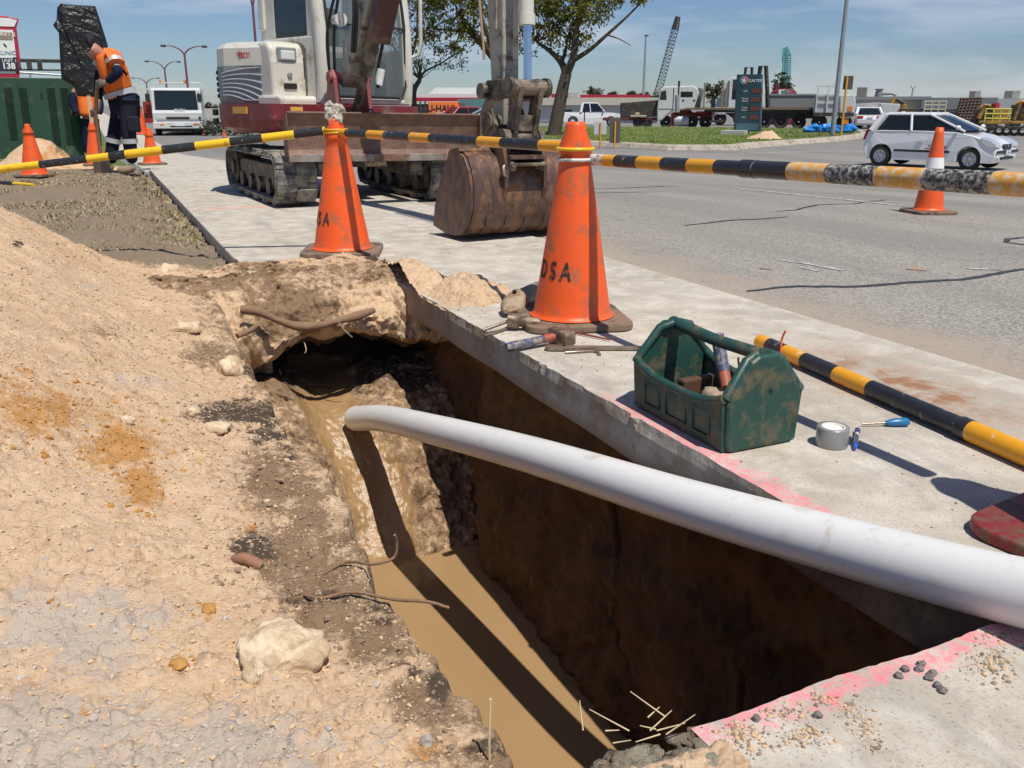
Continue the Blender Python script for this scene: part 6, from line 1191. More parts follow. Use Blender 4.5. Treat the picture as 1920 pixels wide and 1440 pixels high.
# second worker, mostly hidden
a = WF(172, 262, 20.0); p = a.p
t = thing('person', 'second worker in an orange vest standing behind the timber stake', 'person', a.q, a.rz)
hd = Vector((0, 0, 1.62)); pts = [Vector((0, 0, .95)), Vector((0, 0, 1.25)), Vector((0, 0, 1.45)), hd, Vector((-.22, 0, 1.38)), Vector((-.27, -.05, 1.1)), Vector((-.22, -.15, .9)), Vector((.22, 0, 1.38)), Vector((.27, -.05, 1.1)), Vector((.22, -.15, .9)), Vector((-.1, 0, .5)), Vector((-.1, 0, .06)), Vector((.1, 0, .5)), Vector((.1, 0, .06))]
ed = [(0, 1), (1, 2), (2, 3), (2, 4), (4, 5), (5, 6), (2, 7), (7, 8), (8, 9), (0, 10), (10, 11), (0, 12), (12, 13)]
bd_ = skin('body', pts, ed, [.13, .13, .12, .10, .065, .045, .04, .065, .045, .04, .07, .05, .07, .05], SKINM, t)
skin('vest', [Vector((0, 0, .84))] + pts[:3] + [pts[4], pts[7]], [(0, 1), (1, 2), (2, 3), (3, 4), (3, 5)], [.21, .21, .20, .18, .13, .13], HIVIS, bd_); skin('sleeve', pts[4:7], [(0, 1), (1, 2)], [.10, .08, .07], NAVY, bd_); skin('sleeve', pts[7:10], [(0, 1), (1, 2)], [.10, .08, .07], NAVY, bd_); skin('trousers', [Vector((0, 0, 1.0)), pts[10], pts[11], pts[12], pts[13]], [(0, 1), (1, 2), (0, 3), (3, 4)], [.20, .11, .09, .11, .09], NAVY, bd_)
# red and white pylon sign, unit board
a = At(8, 252, 40); X, Z = a.x, a.z; RBORD = mat('sign_red', (.42, .02, .06), .4)
t = thing('pylon_sign', 'tall white pylon sign with a red border and business boards at the left edge', 'sign', a.q, a.rz)
o = MB(); o.prism([(X(-40), 0), (X(27), 0), (X(29, 110), Z(110)), (X(22, 55), Z(55)), (X(26, 38), Z(38)), (X(10, 36), Z(36)), (X(4, 34), Z(34)), (X(-40, 34), Z(34))], .0, .5); pn = o.build('panel', RBORD, t, .03)
o = MB(); o.prism([(X(-38, 53), Z(53)), (X(18, 53), Z(53)), (X(23, 41), Z(41)), (X(9, 38), Z(38)), (X(-38, 37), Z(37))], -.02, .0); o.b2((X(-38, 138), -.02, Z(138)), (X(17, 108), .0, Z(108))); o.prism([(X(-38, 108), Z(108)), (X(22, 108), Z(108)), (X(16, 59), Z(59)), (X(-38, 59), Z(59))], -.02, 0); bd_ = o.build('white_panel', WHTL, pn)
o = MB(); o.b2((X(-38, 76), -.045, Z(76)), (X(14, 63), -.02, Z(63))); st = o.build('business_board', mat('board_tan', (.30, .22, .16), .6), pn); text('UNIT 2', .22, WHTL, st, (X(5, 67), -.05, Z(67)), (1, 0, 0), (0, 0, 1), .004)
text('CLINIC', .22, mat('board_blue', (.10, .20, .32), .5), bd_, (X(6, 101), -.03, Z(101)), (1, 0, 0), (0, 0, 1), .004)
o = MB(); o.tube([(X(1, 84), -.03, Z(84)), (X(4, 88), -.03, Z(88)), (X(6, 89), -.03, Z(89))], .03, 5); o.build('logo', BLKL, bd_)
o = MB(); o.b2((X(-38, 134), -.06, Z(134)), (X(24, 110), -.03, Z(110))); st = o.build('unit_board', mat('board_dark', (.02, .025, .05), .5), pn); text('UNIT 1', .18, WHTL, st, (X(11, 115), -.066, Z(115)), (1, 0, 0), (0, 0, 1), .004); text('138', .34, WHTL, st, (X(10, 125), -.066, Z(125)), (1, 0, 0), (0, 0, 1), .004, .03)
# ------------------------------------------------------------------ street lamps, signs, trees, buildings
LPOST = mat('lamp_maroon', (.17, .05, .06), .5); LGREY = mat('lamp_grey', (.30, .32, .34), .5, .3); LHEAD = mat('lamp_head', (.05, .05, .055), .5)
def double_lamp(px, py, d, ytop, yfork, x0, x1, lab, m=LPOST, r=.09):
    a = At(px, py, d); X, Z = a.x, a.z; t = thing('street_lamp', lab, 'street lamp', a.q, a.rz, 'double armed street lamps')
    o = MB(); o.tube([(0, 0, 0), (0, 0, Z(yfork))], [r * 1.3, r * .8], 10); o.build('post', m, t)
    for xe in (x0, x1):
        o = MB(); sx_ = X(xe, ytop); o.tube(spline([Vector((0, 0, Z(yfork))), Vector((sx_ * .18, 0, Z(yfork) + (Z(ytop) - Z(yfork)) * .55)), Vector((sx_ * .5, 0, Z(ytop) - (Z(ytop) - Z(yfork)) * .06)), Vector((sx_ * .8, 0, Z(ytop)))], 6), [r * .7 - .0016 * i for i in range(19)], 8); o.build('arm', m, t)
        o = MB(); o.box((sx_ * .9, 0, Z(ytop) - .01), (abs(sx_) * .24, .22, .13)); o.build('lamp_head', LHEAD, t, .04)
double_lamp(361, 246, 52, 89, 104, 304, 385, 'nearest double armed street lamp above the white truck', r=.07)
double_lamp(321, 240, 75, 117, 131, 275, 337, 'second double armed street lamp, left of the white truck beacons', r=.075)
double_lamp(284, 236, 110, 147, 157, 250, 299, 'third and smallest double armed street lamp, right of the bending worker', r=.085)
double_lamp(493, 245, 36, -30, 20, 440, 510, 'maroon street lamp rising behind the excavator cab', r=.055)
a = At(1561, 252, 46); X, Z = a.x, a.z; t = thing('lamp_post', 'plain grey lamp post rising out of the picture at the right', 'lamp post', a.q, a.rz); o = MB(); o.tube([(0, 0, 0), (0, 0, Z(-120))], [.13, .075], 12); o.build('pole', LGREY, t); o = MB(); o.b2((-.2, -.2, -.02), (.2, .2, .05)); o.build('base_plate', LGREY, t); o = MB(); o.tube([(0, 0, Z(-120)), (.4, 0, Z(-132)), (1.6, 0, Z(-135))], .05); o.box((1.8, 0, Z(-135)), (.7, .25, .12)); o.build('arm', LGREY, t)
YPOST = mat('yellow_post', (.66, .33, .03), .5); SBACK = mat('sign_back', (.10, .09, .085), .6)
def signpost(px, py, d, box, ptop, m, lab, w=.035, pm=YPOST, tri=False):
    a = At(px, py, d); X, Z = a.x, a.z; t = thing('road_sign', lab, 'road sign', a.q, a.rz, 'small road signs seen from behind')
    o = MB(); o.tube([(0, 0, -.05), (0, 0, Z(ptop))], w, 8); o.build('post', pm, t)
    o = MB(); x0, y0, x1, y1 = box; o.b2((X(x0), w * .9, Z(y1)), (X(x1), w * .9 + .012, Z(y0))); bd_ = o.build('plate', m, t, .004)
    return t
signpost(1125, 277, 35.5, (1113, 228, 1136, 252), 229, mat('plate_pale', (.52, .53, .54), .5), 'pale sign back on a yellow post at the kerb'); signpost(1152, 277, 35.5, (1142, 221, 1162, 268), 227, SBACK, 'tall grey sign back on a yellow post beside the pale one'); signpost(1577, 252, 44, (1571, 143, 1588, 168), 144, SBACK, 'grey sign back high on an orange post beside the lamp post', .05)
a = At(1095, 252, 48); o = MB(); o.cyl((0, 0, 0), (0, 0, a.z(200)), .03); b_ = o.build('stake', DKST, loc=a.q); tag(b_, 'thin dark stake standing on the lawn left of the pale sign', 'stake')
# island lawn with its kerb
ISL = [(640, 262), (900, 266), (1100, 272), (1180, 276), (1260, 281), (1361, 281), (1403, 276), (1480, 270), (1560, 264), (1600, 259), (1616, 255), (1606, 250), (1560, 247), (1500, 246), (1400, 243.5), (1240, 242), (1100, 241), (900, 241), (640, 241)]
pts = [G(*q) for q in ISL]; n_ = len(pts); cen = sum(pts, Vector()) / n_
from mathutils.geometry import tessellate_polygon
o = MB(); o.add([(q.x, q.y, q.z + .16) for q in pts], [tuple(range(n_))]); gl_ = struct(o.build('island_lawn', LAWN))
o = MB(); KERB = mat('kerb_concrete', (.40, .36, .30), .85, var=.15, scale=3, dirt=(.25, .20, .15), amt=.3)
rg = []
for i, q in enumerate(pts[:13]):
    nrm = (pts[min(i + 1, 12)] - pts[max(i - 1, 0)]).normalized(); nn = Vector((nrm.y, -nrm.x, 0)); z = q.z
    rg.append([(q.x + nn.x * k, q.y + nn.y * k, z + h_) for k, h_ in ((.45, .0), (.34, .15), (.22, .19), (-.05, .19), (-.05, -.1), (.45, -.1))])
o.loft(rg, smooth=False); struct(o.build('kerb', KERB))
GR = [mat('grass_tuft', (.15, .215, .032), .8, var=.3, scale=.7), mat('grass_tuft_dry', (.30, .26, .12), .85, var=.3, scale=.7)]; o = MB()
for k in range(9000):
    i_ = rnd.random(); px_ = rnd.uniform(900, 1600); lo_ = np.interp(px_, [q[0] for q in ISL[1:11]], [q[1] for q in ISL[1:11]]); q = P(px_, rnd.uniform(242.5 + max(0, px_ - 1350) / 70, lo_ - .3), -.8)
    h_ = rnd.uniform(.03, .09); a_ = rnd.uniform(0, 3.14); w_ = .035; o.cur = 1 if rnd.random() < .12 + max(0, (px_ - 1380) / 500) else 0
    o.add([(q.x - w_ * math.cos(a_), q.y - w_ * math.sin(a_), q.z + .15), (q.x + w_ * math.cos(a_), q.y + w_ * math.sin(a_), q.z + .15), (q.x + rnd.gauss(0, .04), q.y, q.z + .16 + h_)], [(0, 1, 2)])
struct(o.build('island_grass', GR), 'stuff')
# fuel price sign
a = At(1403, 250, 47); X, Z = a.x, a.z; SLATE = mat('sign_slate', (.028, .062, .085), .4, var=.05); SLATE2 = mat('sign_teal_base', (.07, .15, .18), .45)
t = thing('price_sign', 'dark slate fuel price pylon with red digit panels on the lawn', 'sign', a.q, a.rz + R(-12))
o = MB(); o.prism([(X(1376, 246), Z(246)), (X(1425, 246), Z(246)), (X(1428, 140), Z(140)), (X(1382, 140), Z(140))], .0, .45); pn = o.build('panel', SLATE, t, .02); o = MB(); o.b2((X(1381, 244), -.012, Z(244)), (X(1423, 231), .0, Z(231))); o.build('base_panel', SLATE2, pn)
o = MB(); o.cyl((X(1396, 151.5), -.02, Z(151.5)), (X(1396, 151.5), .0, Z(151.5)), .20, n=24); em = o.build('emblem_disc', WHTL, pn)
o = MB(); c_ = (X(1396, 151.5), Z(151.5)); 
o.prism([(c_[0] + .185 * math.cos(q_), c_[1] + .185 * math.sin(q_)) for q_ in np.linspace(-1.2, 1.9, 14)], -.027, -.02); o.build('emblem_field', mat('emblem_red', (.55, .03, .06), .4), em)
o = MB(); o.prism([(c_[0] + .185 * math.cos(q_), c_[1] + .185 * math.sin(q_)) for q_ in np.linspace(1.95, 5.05, 14)], -.027, -.02); o.build('emblem_field', mat('emblem_blue', (.05, .20, .36), .4), em)
o = MB(); o.prism([(c_[0] + (.15 if i % 2 == 0 else .062) * math.sin(i * math.pi / 5 + .2), c_[1] + (.15 if i % 2 == 0 else .062) * math.cos(i * math.pi / 5 + .2)) for i in range(10)], -.034, -.028); o.build('emblem_star', WHTL, em)
text('CALTEX', .18, WHTL, pn, (X(1417, 152), -.008, Z(152)), (1, 0, 0), (0, 0, 1), .004, .02)
DIG = mat('digit_red', (.30, .07, .055), .5)
for lab, y0 in (('ULP', 171), ('Vortex\nDiesel', 187), ('Truck\nDiesel', 204), ('LPG', 220)):
    text(lab, .12, WHTL, pn, (X(1392), -.008, Z(y0)), (1, 0, 0), (0, 0, 1), .003, .0)
    o = MB(); o.b2((X(1402), -.006, Z(y0 + 4.5)), (X(1422), .0, Z(y0 - 4.8))); db = o.build('digit_panel', mat('digit_board', (.03, .04, .045), .5), pn); text('888', .30, DIG, db, (X(1411.5), -.010, Z(y0)), (1, 0, 0), (0, 0, 1), .003, .0)
o = MB(); o.b2((X(1358), -.9, -.1), (X(1402), .3, .36)); o.build('footing', mat('footing_concrete', (.44, .43, .41), .8), t, .01)
a = At(1435, 258, 41); xs, ys = np.meshgrid(np.linspace(-1.3, 1.3, 50), np.linspace(-.7, .7, 24)); hh = .42 * np.exp(-(xs / .62) ** 2 - (ys / .35) ** 2) * (1 + .3 * fbm(xs * 3, ys * 3, s=130)) + .1; ca, sa = math.cos(a.rz), math.sin(a.rz)
tag(gmesh('sand_heap', a.q.x + xs * ca - ys * sa, a.q.y + xs * sa + ys * ca, a.q.z + hh, SOIL, dict(orange=xs * 0 + .3, grey=xs * 0, dark=xs * 0, brown=xs * 0, lawn=ss(.2, .1, hh) * 1.0, wet=xs * 0)), 'low heap of pale soil on the lawn beside the fuel sign', 'sand heap')
a = At(1556, 252, 50); o = MB(); TARP = mat('blue_tarpaulin', (.02, .20, .58), .4, var=.2, bump=.5)
for k in range(9): o.blob((a.x(1520 + k * 9), rnd.uniform(-.2, .2), .12 + .14 * (rnd.random())), (.35, .3, .2), k, .5, 2)
tag(o.build('tarpaulin', TARP, loc=a.q + Vector((0, 0, .15)), rotz=a.rz), 'crumpled bright blue tarpaulin lying at the end of the lawn', 'tarpaulin')
# trees
BARK = mat('bark', (.085, .062, .046), .9, var=.3, scale=5, bump=.5, bscale=20, stretch=(2, 2, .5))
def m_leaf(name, c1_, c2_, c3_):
    q = N(name); c = q.mix(q.rng(q.noise(.9, 5, .7), .3, .7), c1_, c2_); c = q.mix(q.rng(q.noise(5, 3, .7), .52, .7), c, c3_); q.set(**{'Base Color': c, 'Roughness': .7, 'Specular IOR Level': .3})
    tr = q.n('BsdfTranslucent'); q.put(tr.inputs[0], c); ms = q.n('MixShader'); ms.inputs[0].default_value = .38; q.t.links.new(q.b.outputs[0], ms.inputs[1]); q.t.links.new(tr.outputs[0], ms.inputs[2]); q.t.links.new(ms.outputs[0], q.o.inputs[0]); return q.m
LEAF = m_leaf('olive_leaf', (.115, .125, .016), (.22, .205, .035), (.32, .25, .06)); LEAFR = m_leaf('rusty_leaf', (.115, .10, .035), (.20, .155, .055), (.26, .17, .06)); LEAFG = m_leaf('gum_leaf', (.035, .05, .022), (.075, .09, .04), (.12, .12, .06))
def leafy(o, c, rx, ry, rz, n, size, droop=.5, sd=0):
    g = np.random.default_rng(int(sd * 1e6) % 2147483647); v = g.normal(0, .48, (n, 3)) * (rx, ry, rz) + np.array(tuple(c))
    d = g.normal(0, 1, (n, 3)) * (1, 1, .6) + (0, 0, -2 * droop); d = d / np.linalg.norm(d, axis=1)[:, None] * size * g.uniform(.7, 1.5, (n, 1))
    s = np.cross(d, g.normal(0, 1, (n, 3))); s = s / (np.linalg.norm(s, axis=1)[:, None] + 1e-6) * size * .24
    q = np.stack([v - s * .3, v + d * .5 - s, v + d, v + d * .5 + s], 1).reshape(-1, 3); b = len(o.v)
    o.v += [tuple(x) for x in q.tolist()]; o.f += [[b + 4 * i, b + 4 * i + 1, b + 4 * i + 2, b + 4 * i + 3] for i in range(n)]; o.mi += [o.cur] * n; o.sm += [False] * n
def tree(lab, px, py, d, limbs, clumps, leaf, nl, size, r0, group, name='tree', seed=1, twigs=0, depth=.8):
    a = At(px, py, d); X, Z = a.x, a.z; r_ = random.Random(seed); t = thing(name, lab, 'tree', a.q, a.rz, group); o = MB()
    for pts, ra, rb in limbs:
        w3 = [Vector((X(x), y_, Z(y))) for x, y, y_ in pts]; s_ = spline(w3, 5); o.tube(s_, [ra + (rb - ra) * i / (len(s_) - 1) for i in range(len(s_))], 8)
    ends = [Vector((X(p_[0][-1][0]), p_[0][-1][2], Z(p_[0][-1][1]))) for p_ in limbs]
    cs = [(Vector((X(cx), cd_, Z(cy))), rx / a.k, ry / a.k) for cx, cy, rx, ry, cd_ in clumps]
    for k in range(twigs):
        c, rx, ry = r_.choice(cs); b = min(ends, key=lambda e: (e - c).length + r_.random()); q = c + Vector((r_.uniform(-1, 1) * rx, r_.uniform(-1, 1) * rx * depth, r_.uniform(-.7, 1) * ry)); m_ = b.lerp(q, .5) + Vector((r_.gauss(0, .15), r_.gauss(0, .15), r_.uniform(.0, .3)))
        o.tube(spline([b, m_, q], 4), [.03, .026, .022, .018, .015, .012, .009, .007, .005], 5)
    o.build('trunk', BARK, t); o = MB()
    for i, (c, rx, ry) in enumerate(cs):
        vol = rx * ry; m_ = max(3, int(nl * vol))
        for j in range(m_):
            v = Vector((r_.gauss(0, .5), r_.gauss(0, .5), r_.gauss(0, .45))); q = c + Vector((v.x * rx, v.y * rx * depth, v.z * ry)); s_ = r_.uniform(.22, .5); leafy(o, q, s_, s_, s_ * .7, 24, size, .5, r_.random())
    o.build('crown', leaf, t); return t
GT = 'drooping street trees on the lawn'
tree('tree with a straight leaning trunk and low forks right of the excavator arm', 1038, 254, 46, [([(1038, 256, 0), (1045, 215, 0), (1053, 170, 0), (1060, 138, 0)], .36, .26), ([(1060, 140, 0), (1050, 118, .3), (1030, 98, .5), (1005, 80, .8)], .2, .07), ([(1060, 140, 0), (1072, 108, -.2), (1075, 70, -.3), (1082, 20, -.4), (1090, -60, 0)], .22, .08), ([(1071, 116, -.2), (1100, 98, -.6), (1130, 72, -.9), (1160, 45, -1.0), (1190, 15, -1.1)], .13, .035), ([(1050, 118, .3), (1057, 100, .9), (1062, 70, 1.3)], .12, .05), ([(1130, 72, -.9), (1150, 80, -1.3), (1172, 92, -1.4)], .04, .015)],
     [(1030, 45, 40, 35, .5), (1060, 15, 45, 40, 0), (1090, 35, 36, 34, -.5), (1110, 0, 45, 36, .3), (1020, -5, 40, 40, 1), (1150, 0, 40, 26, -.8), (1080, 78, 26, 20, 0), (1035, 82, 26, 18, .6), (1185, 8, 24, 14, -1), (1060, -60, 70, 40, 0), (1130, -50, 60, 40, 0), (1008, 70, 18, 16, .9)], LEAF, 28, .19, .3, GT, twigs=60, seed=3)
tree('tree with a strongly leaning dark trunk behind the excavator arm', 902, 254, 47, [([(900, 258, 0), (912, 215, 0), (930, 165, 0), (938, 130, 0), (915, 95, .1), (885, 62, .2), (862, 30, .3)], .36, .12), ([(936, 135, 0), (925, 95, -.5), (905, 40, -.8), (900, -20, -1)], .18, .06), ([(885, 62, .2), (850, 60, .6), (815, 55, .9)], .10, .03), ([(930, 110, 0), (965, 60, .5), (985, 10, .8)], .12, .05)],
     [(830, 20, 40, 34, .6), (865, 0, 45, 40, 0), (905, 20, 40, 40, -.5), (810, 60, 28, 22, .8), (865, 55, 34, 26, .2), (800, -5, 36, 30, .9), (950, 10, 50, 40, .5), (985, 50, 30, 40, .5), (905, 78, 22, 18, 0), (870, -60, 90, 40, 0), (965, 85, 24, 22, .6), (845, 85, 18, 12, .4)], LEAF, 28, .19, .3, GT, twigs=60, seed=5)
tree('sparse rusty leaved tree just right of the excavator cab', 779, 248, 49, [([(779, 252, 0), (778, 200, 0), (779, 170, 0), (790, 150, .1)], .17, .12), ([(779, 172, 0), (765, 130, .3), (745, 90, .5), (730, 30, .6)], .11, .03), ([(790, 150, .1), (800, 135, 0), (830, 120, -.3), (868, 95, -.4)], .08, .02), ([(765, 130, .3), (785, 80, 0), (790, 10, 0)], .09, .03), ([(745, 90, .5), (720, 70, .9), (705, 40, 1)], .06, .02)],
     [(800, 120, 34, 20, 0), (830, 100, 30, 18, -.3), (770, 95, 34, 26, .3), (740, 60, 34, 34, .5), (790, 60, 30, 30, 0), (855, 118, 22, 12, -.4), (730, 100, 24, 24, .6), (770, 20, 40, 34, .3), (715, 30, 24, 34, .8)], LEAFR, 16, .16, .3, GT, twigs=110, seed=8)
GG = 'gum trees showing over the roofs'
for i, (px, d, box, lab) in enumerate([(1111, 150, (1094, 160, 1128, 182), 'rounded dark gum over the shed roof behind the utility'), (1148, 170, (1140, 170, 1156, 180), 'smallest gum clump right of the rounded one'), (1182, 170, (1174, 170, 1192, 180), 'low gum clump left of the thin mast'), (1205, 170, (1196, 172, 1216, 182), 'low gum clump at the foot of the thin mast'), (1336, 110, (1314, 142, 1356, 190), 'loose open gum behind the prime mover deck stakes'), (1462, 100, (1440, 133, 1483, 178), 'dense gum at the foot of the teal crane'), (1226, 130, (1218, 170, 1236, 195), 'gum tuft at the foot of the black crane'), (385, 130, (376, 188, 412, 215), 'dark gum seen left of the excavator tail')]):
    x0, y0, x1, y1 = box; cx = (x0 + x1) / 2; w_, h_ = (x1 - x0) / 2, (y1 - y0) / 2
    cl_ = [(cx + r1_ * w_ * .6, y0 + h_ + r2_ * h_ * .5, w_ * .7, h_ * .6, 0) for r1_, r2_ in ((0, -.4), (-.8, .1), (.8, .2), (-.3, .5), (.4, -.5), (0, .5), (.5, .7), (-.6, .8))]
    tree(lab, cx, 212 + 1600 / d * 0 + (1650 * 1.65 / d - 12), d, [([(cx, 225, 0), (cx, y1, 0), (cx - w_ * .2, y0 + h_, 0)], .35, .12), ([(cx, y1, 0), (cx + w_ * .5, y0 + h_, .3)], .2, .08)], cl_, LEAFG, 5, .30, .3, GG, name='gum_tree', seed=20 + i, twigs=10)
# masts and cranes
a = At(1204, 232, 90); t = thing('mast', 'thin tall mast standing left of the black crane', 'mast', a.q, a.rz); o = MB(); o.tube([(0, 0, 0), (0, 0, a.z(70))], [.14, .08], 8); o.build('pole', LGREY, t); o = MB(); o.b2((-.15, -.1, a.z(71)), (.25, .1, a.z(69))); o.build('mast_head', LHEAD, t)
def lattice(o, p0, p1, w0, w1, n, r):
    d_ = p1 - p0; x_ = d_.cross(Vector((0, 1, 0))).normalized(); y_ = Vector((0, 1, 0)); cor = lambda f, i: p0 + d_ * f + x_ * (w0 + (w1 - w0) * f) * (1, 1, -1, -1)[i] + y_ * (w0 + (w1 - w0) * f) * (1, -1, -1, 1)[i]
    for i in range(4): o.tube([cor(0, i), cor(1, i)], r, 5)
    for k in range(n):
        for i in range(4): o.tube([cor(k / n, i), cor((k + 1) / n, (i + 1) % 4)], r * .6, 4); o.tube([cor((k + 1) / n, i), cor((k + 1) / n, (i + 1) % 4)], r * .6, 4)
a = At(1222, 228, 140); t = thing('lattice_crane', 'black lattice crane jib slanting up to the right in the distance', 'crane', a.q, a.rz); o = MB(); lattice(o, Vector((0, 0, a.z(215))), Vector((a.x(1256), 0, a.z(60))), .52, .48, 24, .05); lattice(o, Vector((a.x(1256), 0, a.z(60))), Vector((a.x(1260), 0, a.z(38))), .46, .3, 6, .10); o.build('jib', mat('crane_black', (.045, .045, .05), .6), t); o = MB(); o.b2((-2.5, -1, 0), (2, 1, a.z(215))); o.build('crane_body', DKST, t); o = MB(); o.tube([(a.x(1218), 0, a.z(180)), (a.x(1221), 0, a.z(186))], .1, 5); o.tube([(a.x(1258), 0, a.z(40)), (a.x(1226), .4, a.z(170))], .03, 4); o.build('stay_cable', DKST, t)
a = At(1464, 226, 150); t = thing('lattice_crane', 'pale teal lattice crane top rising behind the dense gum', 'crane', a.q, a.rz); o = MB(); lattice(o, Vector((a.x(1469), 0, 0)), Vector((a.x(1465), 0, a.z(106))), .75, .55, 26, .09); lattice(o, Vector((a.x(1464), 0, a.z(106))), Vector((a.x(1461), 0, a.z(92))), .6, .35, 3, .1); o.tube([(a.x(1461), 0, a.z(91)), (a.x(1458), 0, a.z(96)), (a.x(1458), 0, a.z(118))], .12, 5); o.tube([(a.x(1461), 0, a.z(92)), (a.x(1474), 0, a.z(170))], .05, 4); o.build('jib', mat('crane_teal', (.10, .36, .38), .6), t)
a = At(1703, 225, 120); t = thing('street_lamp', 'far single street lamp over the yard right of the tipping trailer', 'street lamp', a.q, a.rz); o = MB(); o.tube([(0, 0, 0), (a.x(1704), 0, a.z(167))], .10, 6); o.tube([(a.x(1700), 0, a.z(161)), (a.x(1704), 0, a.z(167)), (a.x(1708), 0, a.z(163))], .07, 5); o.build('pole', LGREY, t)
# buildings
WROOF = mat('white_roof', (.60, .61, .60), .5, var=.05); FRED = mat('fascia_red', (.36, .015, .035), .5, var=.05); CREAMW = mat('cream_wall', (.50, .46, .38), .7, var=.05); WHITW = mat('white_wall', (.50, .51, .54), .7, var=.05); TEALW = mat('teal_awning', (.10, .20, .21), .6); GREYW = mat('grey_wall', (.20, .215, .225), .7, var=.06); WIN = mat('dark_window', (.03, .04, .05), .2); ACG = mat('cooler_grey', (.20, .185, .165), .7, var=.15); ACL = mat('cooler_pale', (.42, .40, .37), .7)
def bld(lab, px, d, boxes, name='building'):
    a = At(px, 225, d); t = thing(name, lab, 'building', a.q, a.rz); 
    for nm, m, x0, y0, x1, y1, d0, d1 in boxes:
        o = MB(); zb_ = 0 if y1 is None else a.z(y1); o.b2((a.x(x0), d0, zb_), (a.x(x1), d1, a.z(y0))); o.build(nm, m, t)
    return t, a
t, a = bld('low warehouse with a white roof and wide red fascia behind the rental trailer', 860, 78, [('wall', DKST, 776, 195, 900, None, 1, 20), ('roof', WROOF, 772, 176, 1000, 183, 0, 18), ('fascia', FRED, 772, 183, 900, 190, -.3, 0), ('fascia', FRED, 900, 182, 1000, 190, .2, .5), ('wall', WHITW, 900, 190, 1000, None, 1, 20)])
o = MB(); o.prism([(a.x(800), a.z(176)), (a.x(1000), a.z(176)), (a.x(960), a.z(162)), (a.x(815), a.z(162))], 6, 14); o.build('ridge_roof', WROOF, t)
t, a = bld('teal awning shop front behind the parked cars', 905, 72, [('wall', WHITW, 885, 208, 948, None, 1, 8), ('window', WIN, 893, 208, 898, 216, .97, 1.0), ('window', WIN, 904, 208, 909, 216, .97, 1.0), ('window', WIN, 915, 209, 920, 217, .97, 1.0)]); o = MB(); o.prism([(a.x(858), a.z(186)), (a.x(945), a.z(184)), (a.x(940), a.z(201)), (a.x(884), a.z(207)), (a.x(872), a.z(203))], -.5, 1.2); o.build('awning', TEALW, t)
t, a = bld('long pale shed with a cream fascia and red parapet behind the trees', 1110, 84, [('wall', WHITW, 990, 196, 1170, None, .6, 16), ('fascia', CREAMW, 985, 183, 1242, 197, 0, .6), ('wall', WHITW, 1170, 196, 1240, None, .8, 16), ('parapet', FRED, 1030, 175, 1070, 183, 3, 3.4), ('parapet', FRED, 1086, 177, 1220, 185, 3, 3.4), ('window', WIN, 1058, 206, 1072, 213, .55, .6), ('rail', STEEL, 1000, 224, 1060, 226, -2, -1.9), ('rail', STEEL, 1000, 230, 1060, 232, -2, -1.9)])
for x0, w_, y0 in ((1063, 9, 171), (1074, 9, 172)): o = MB(); o.b2((a.x(x0), 2, a.z(183)), (a.x(x0 + w_), 3, a.z(y0))); o.build('roof_cooler', ACL, t, .05)
t, a = bld('cream factory with roof coolers and a bent duct behind the tipping trailer', 1680, 110, [('wall', CREAMW, 1480, 187, 1730, None, 0, 20), ('roof_edge', mat('roof_edge_grey', (.25, .26, .26), .6), 1478, 181, 1735, 187, -.4, 18)])
o = MB(); o.b2((a.x(1605), 1, a.z(181)), (a.x(1622), 4, a.z(163))); o.build('roof_cooler', ACG, t, .05); o = MB(); o.cyl((a.x(1644), 2, a.z(181)), (a.x(1644), 2, a.z(173)), .45, n=14); o.lathe([(.45, a.z(173)), (.35, a.z(172)), (.35, a.z(169)), (.5, a.z(168)), (.5, a.z(166))], 14, c=(a.x(1644), 2, 0)); o.tube([(a.x(1648), 2, a.z(176)), (a.x(1668), 2, a.z(175)), (a.x(1673), 2, a.z(178)), (a.x(1673), 2, a.z(186))], .18, 8); o.build('duct', mat('duct_grey', (.25, .26, .26), .5, .3), t)
t, a = bld('grey clad warehouse with two coolers on its roof at the right', 1820, 105, [('wall', GREYW, 1732, 183, 1860, None, 0, 14), ('wall', mat('pale_clad', (.42, .45, .46), .6), 1860, 185, 2050, None, .3, 14)])
for x0, x1, y0 in ((1811, 1831, 170), (1870, 1895, 170)):
    o = MB(); o.b2((a.x(x0), .8, a.z(185)), (a.x(x1), 3, a.z(y0))); c_ = o.build('roof_cooler', ACL, t, .04); o = MB(); o.b2((a.x(x0 + .5), .76, a.z(184)), (a.x((x0 + x1) / 2), .8, a.z(y0 + 1))); o.build('cooler_panel', ACG, c_)
t, a = bld('long pale boundary building far beyond the white truck', 398, 95, [('wall', mat('far_wall', (.42, .41, .38), .8), 360, 204, 640, None, 0, 6)])
a = At(398, 250, 50); o = MB(); r_ = random.Random(4)
for k in range(60): leafy(o, (a.x(r_.uniform(383, 470)), r_.uniform(-.3, .3), r_.uniform(.1, .75)), .4, .4, .3, 25, .14, .0, k)
tag(o.build('hedge', LEAFG, loc=a.q, rotz=a.rz), 'low clipped hedge beyond the path left of the excavator tail', 'hedge')
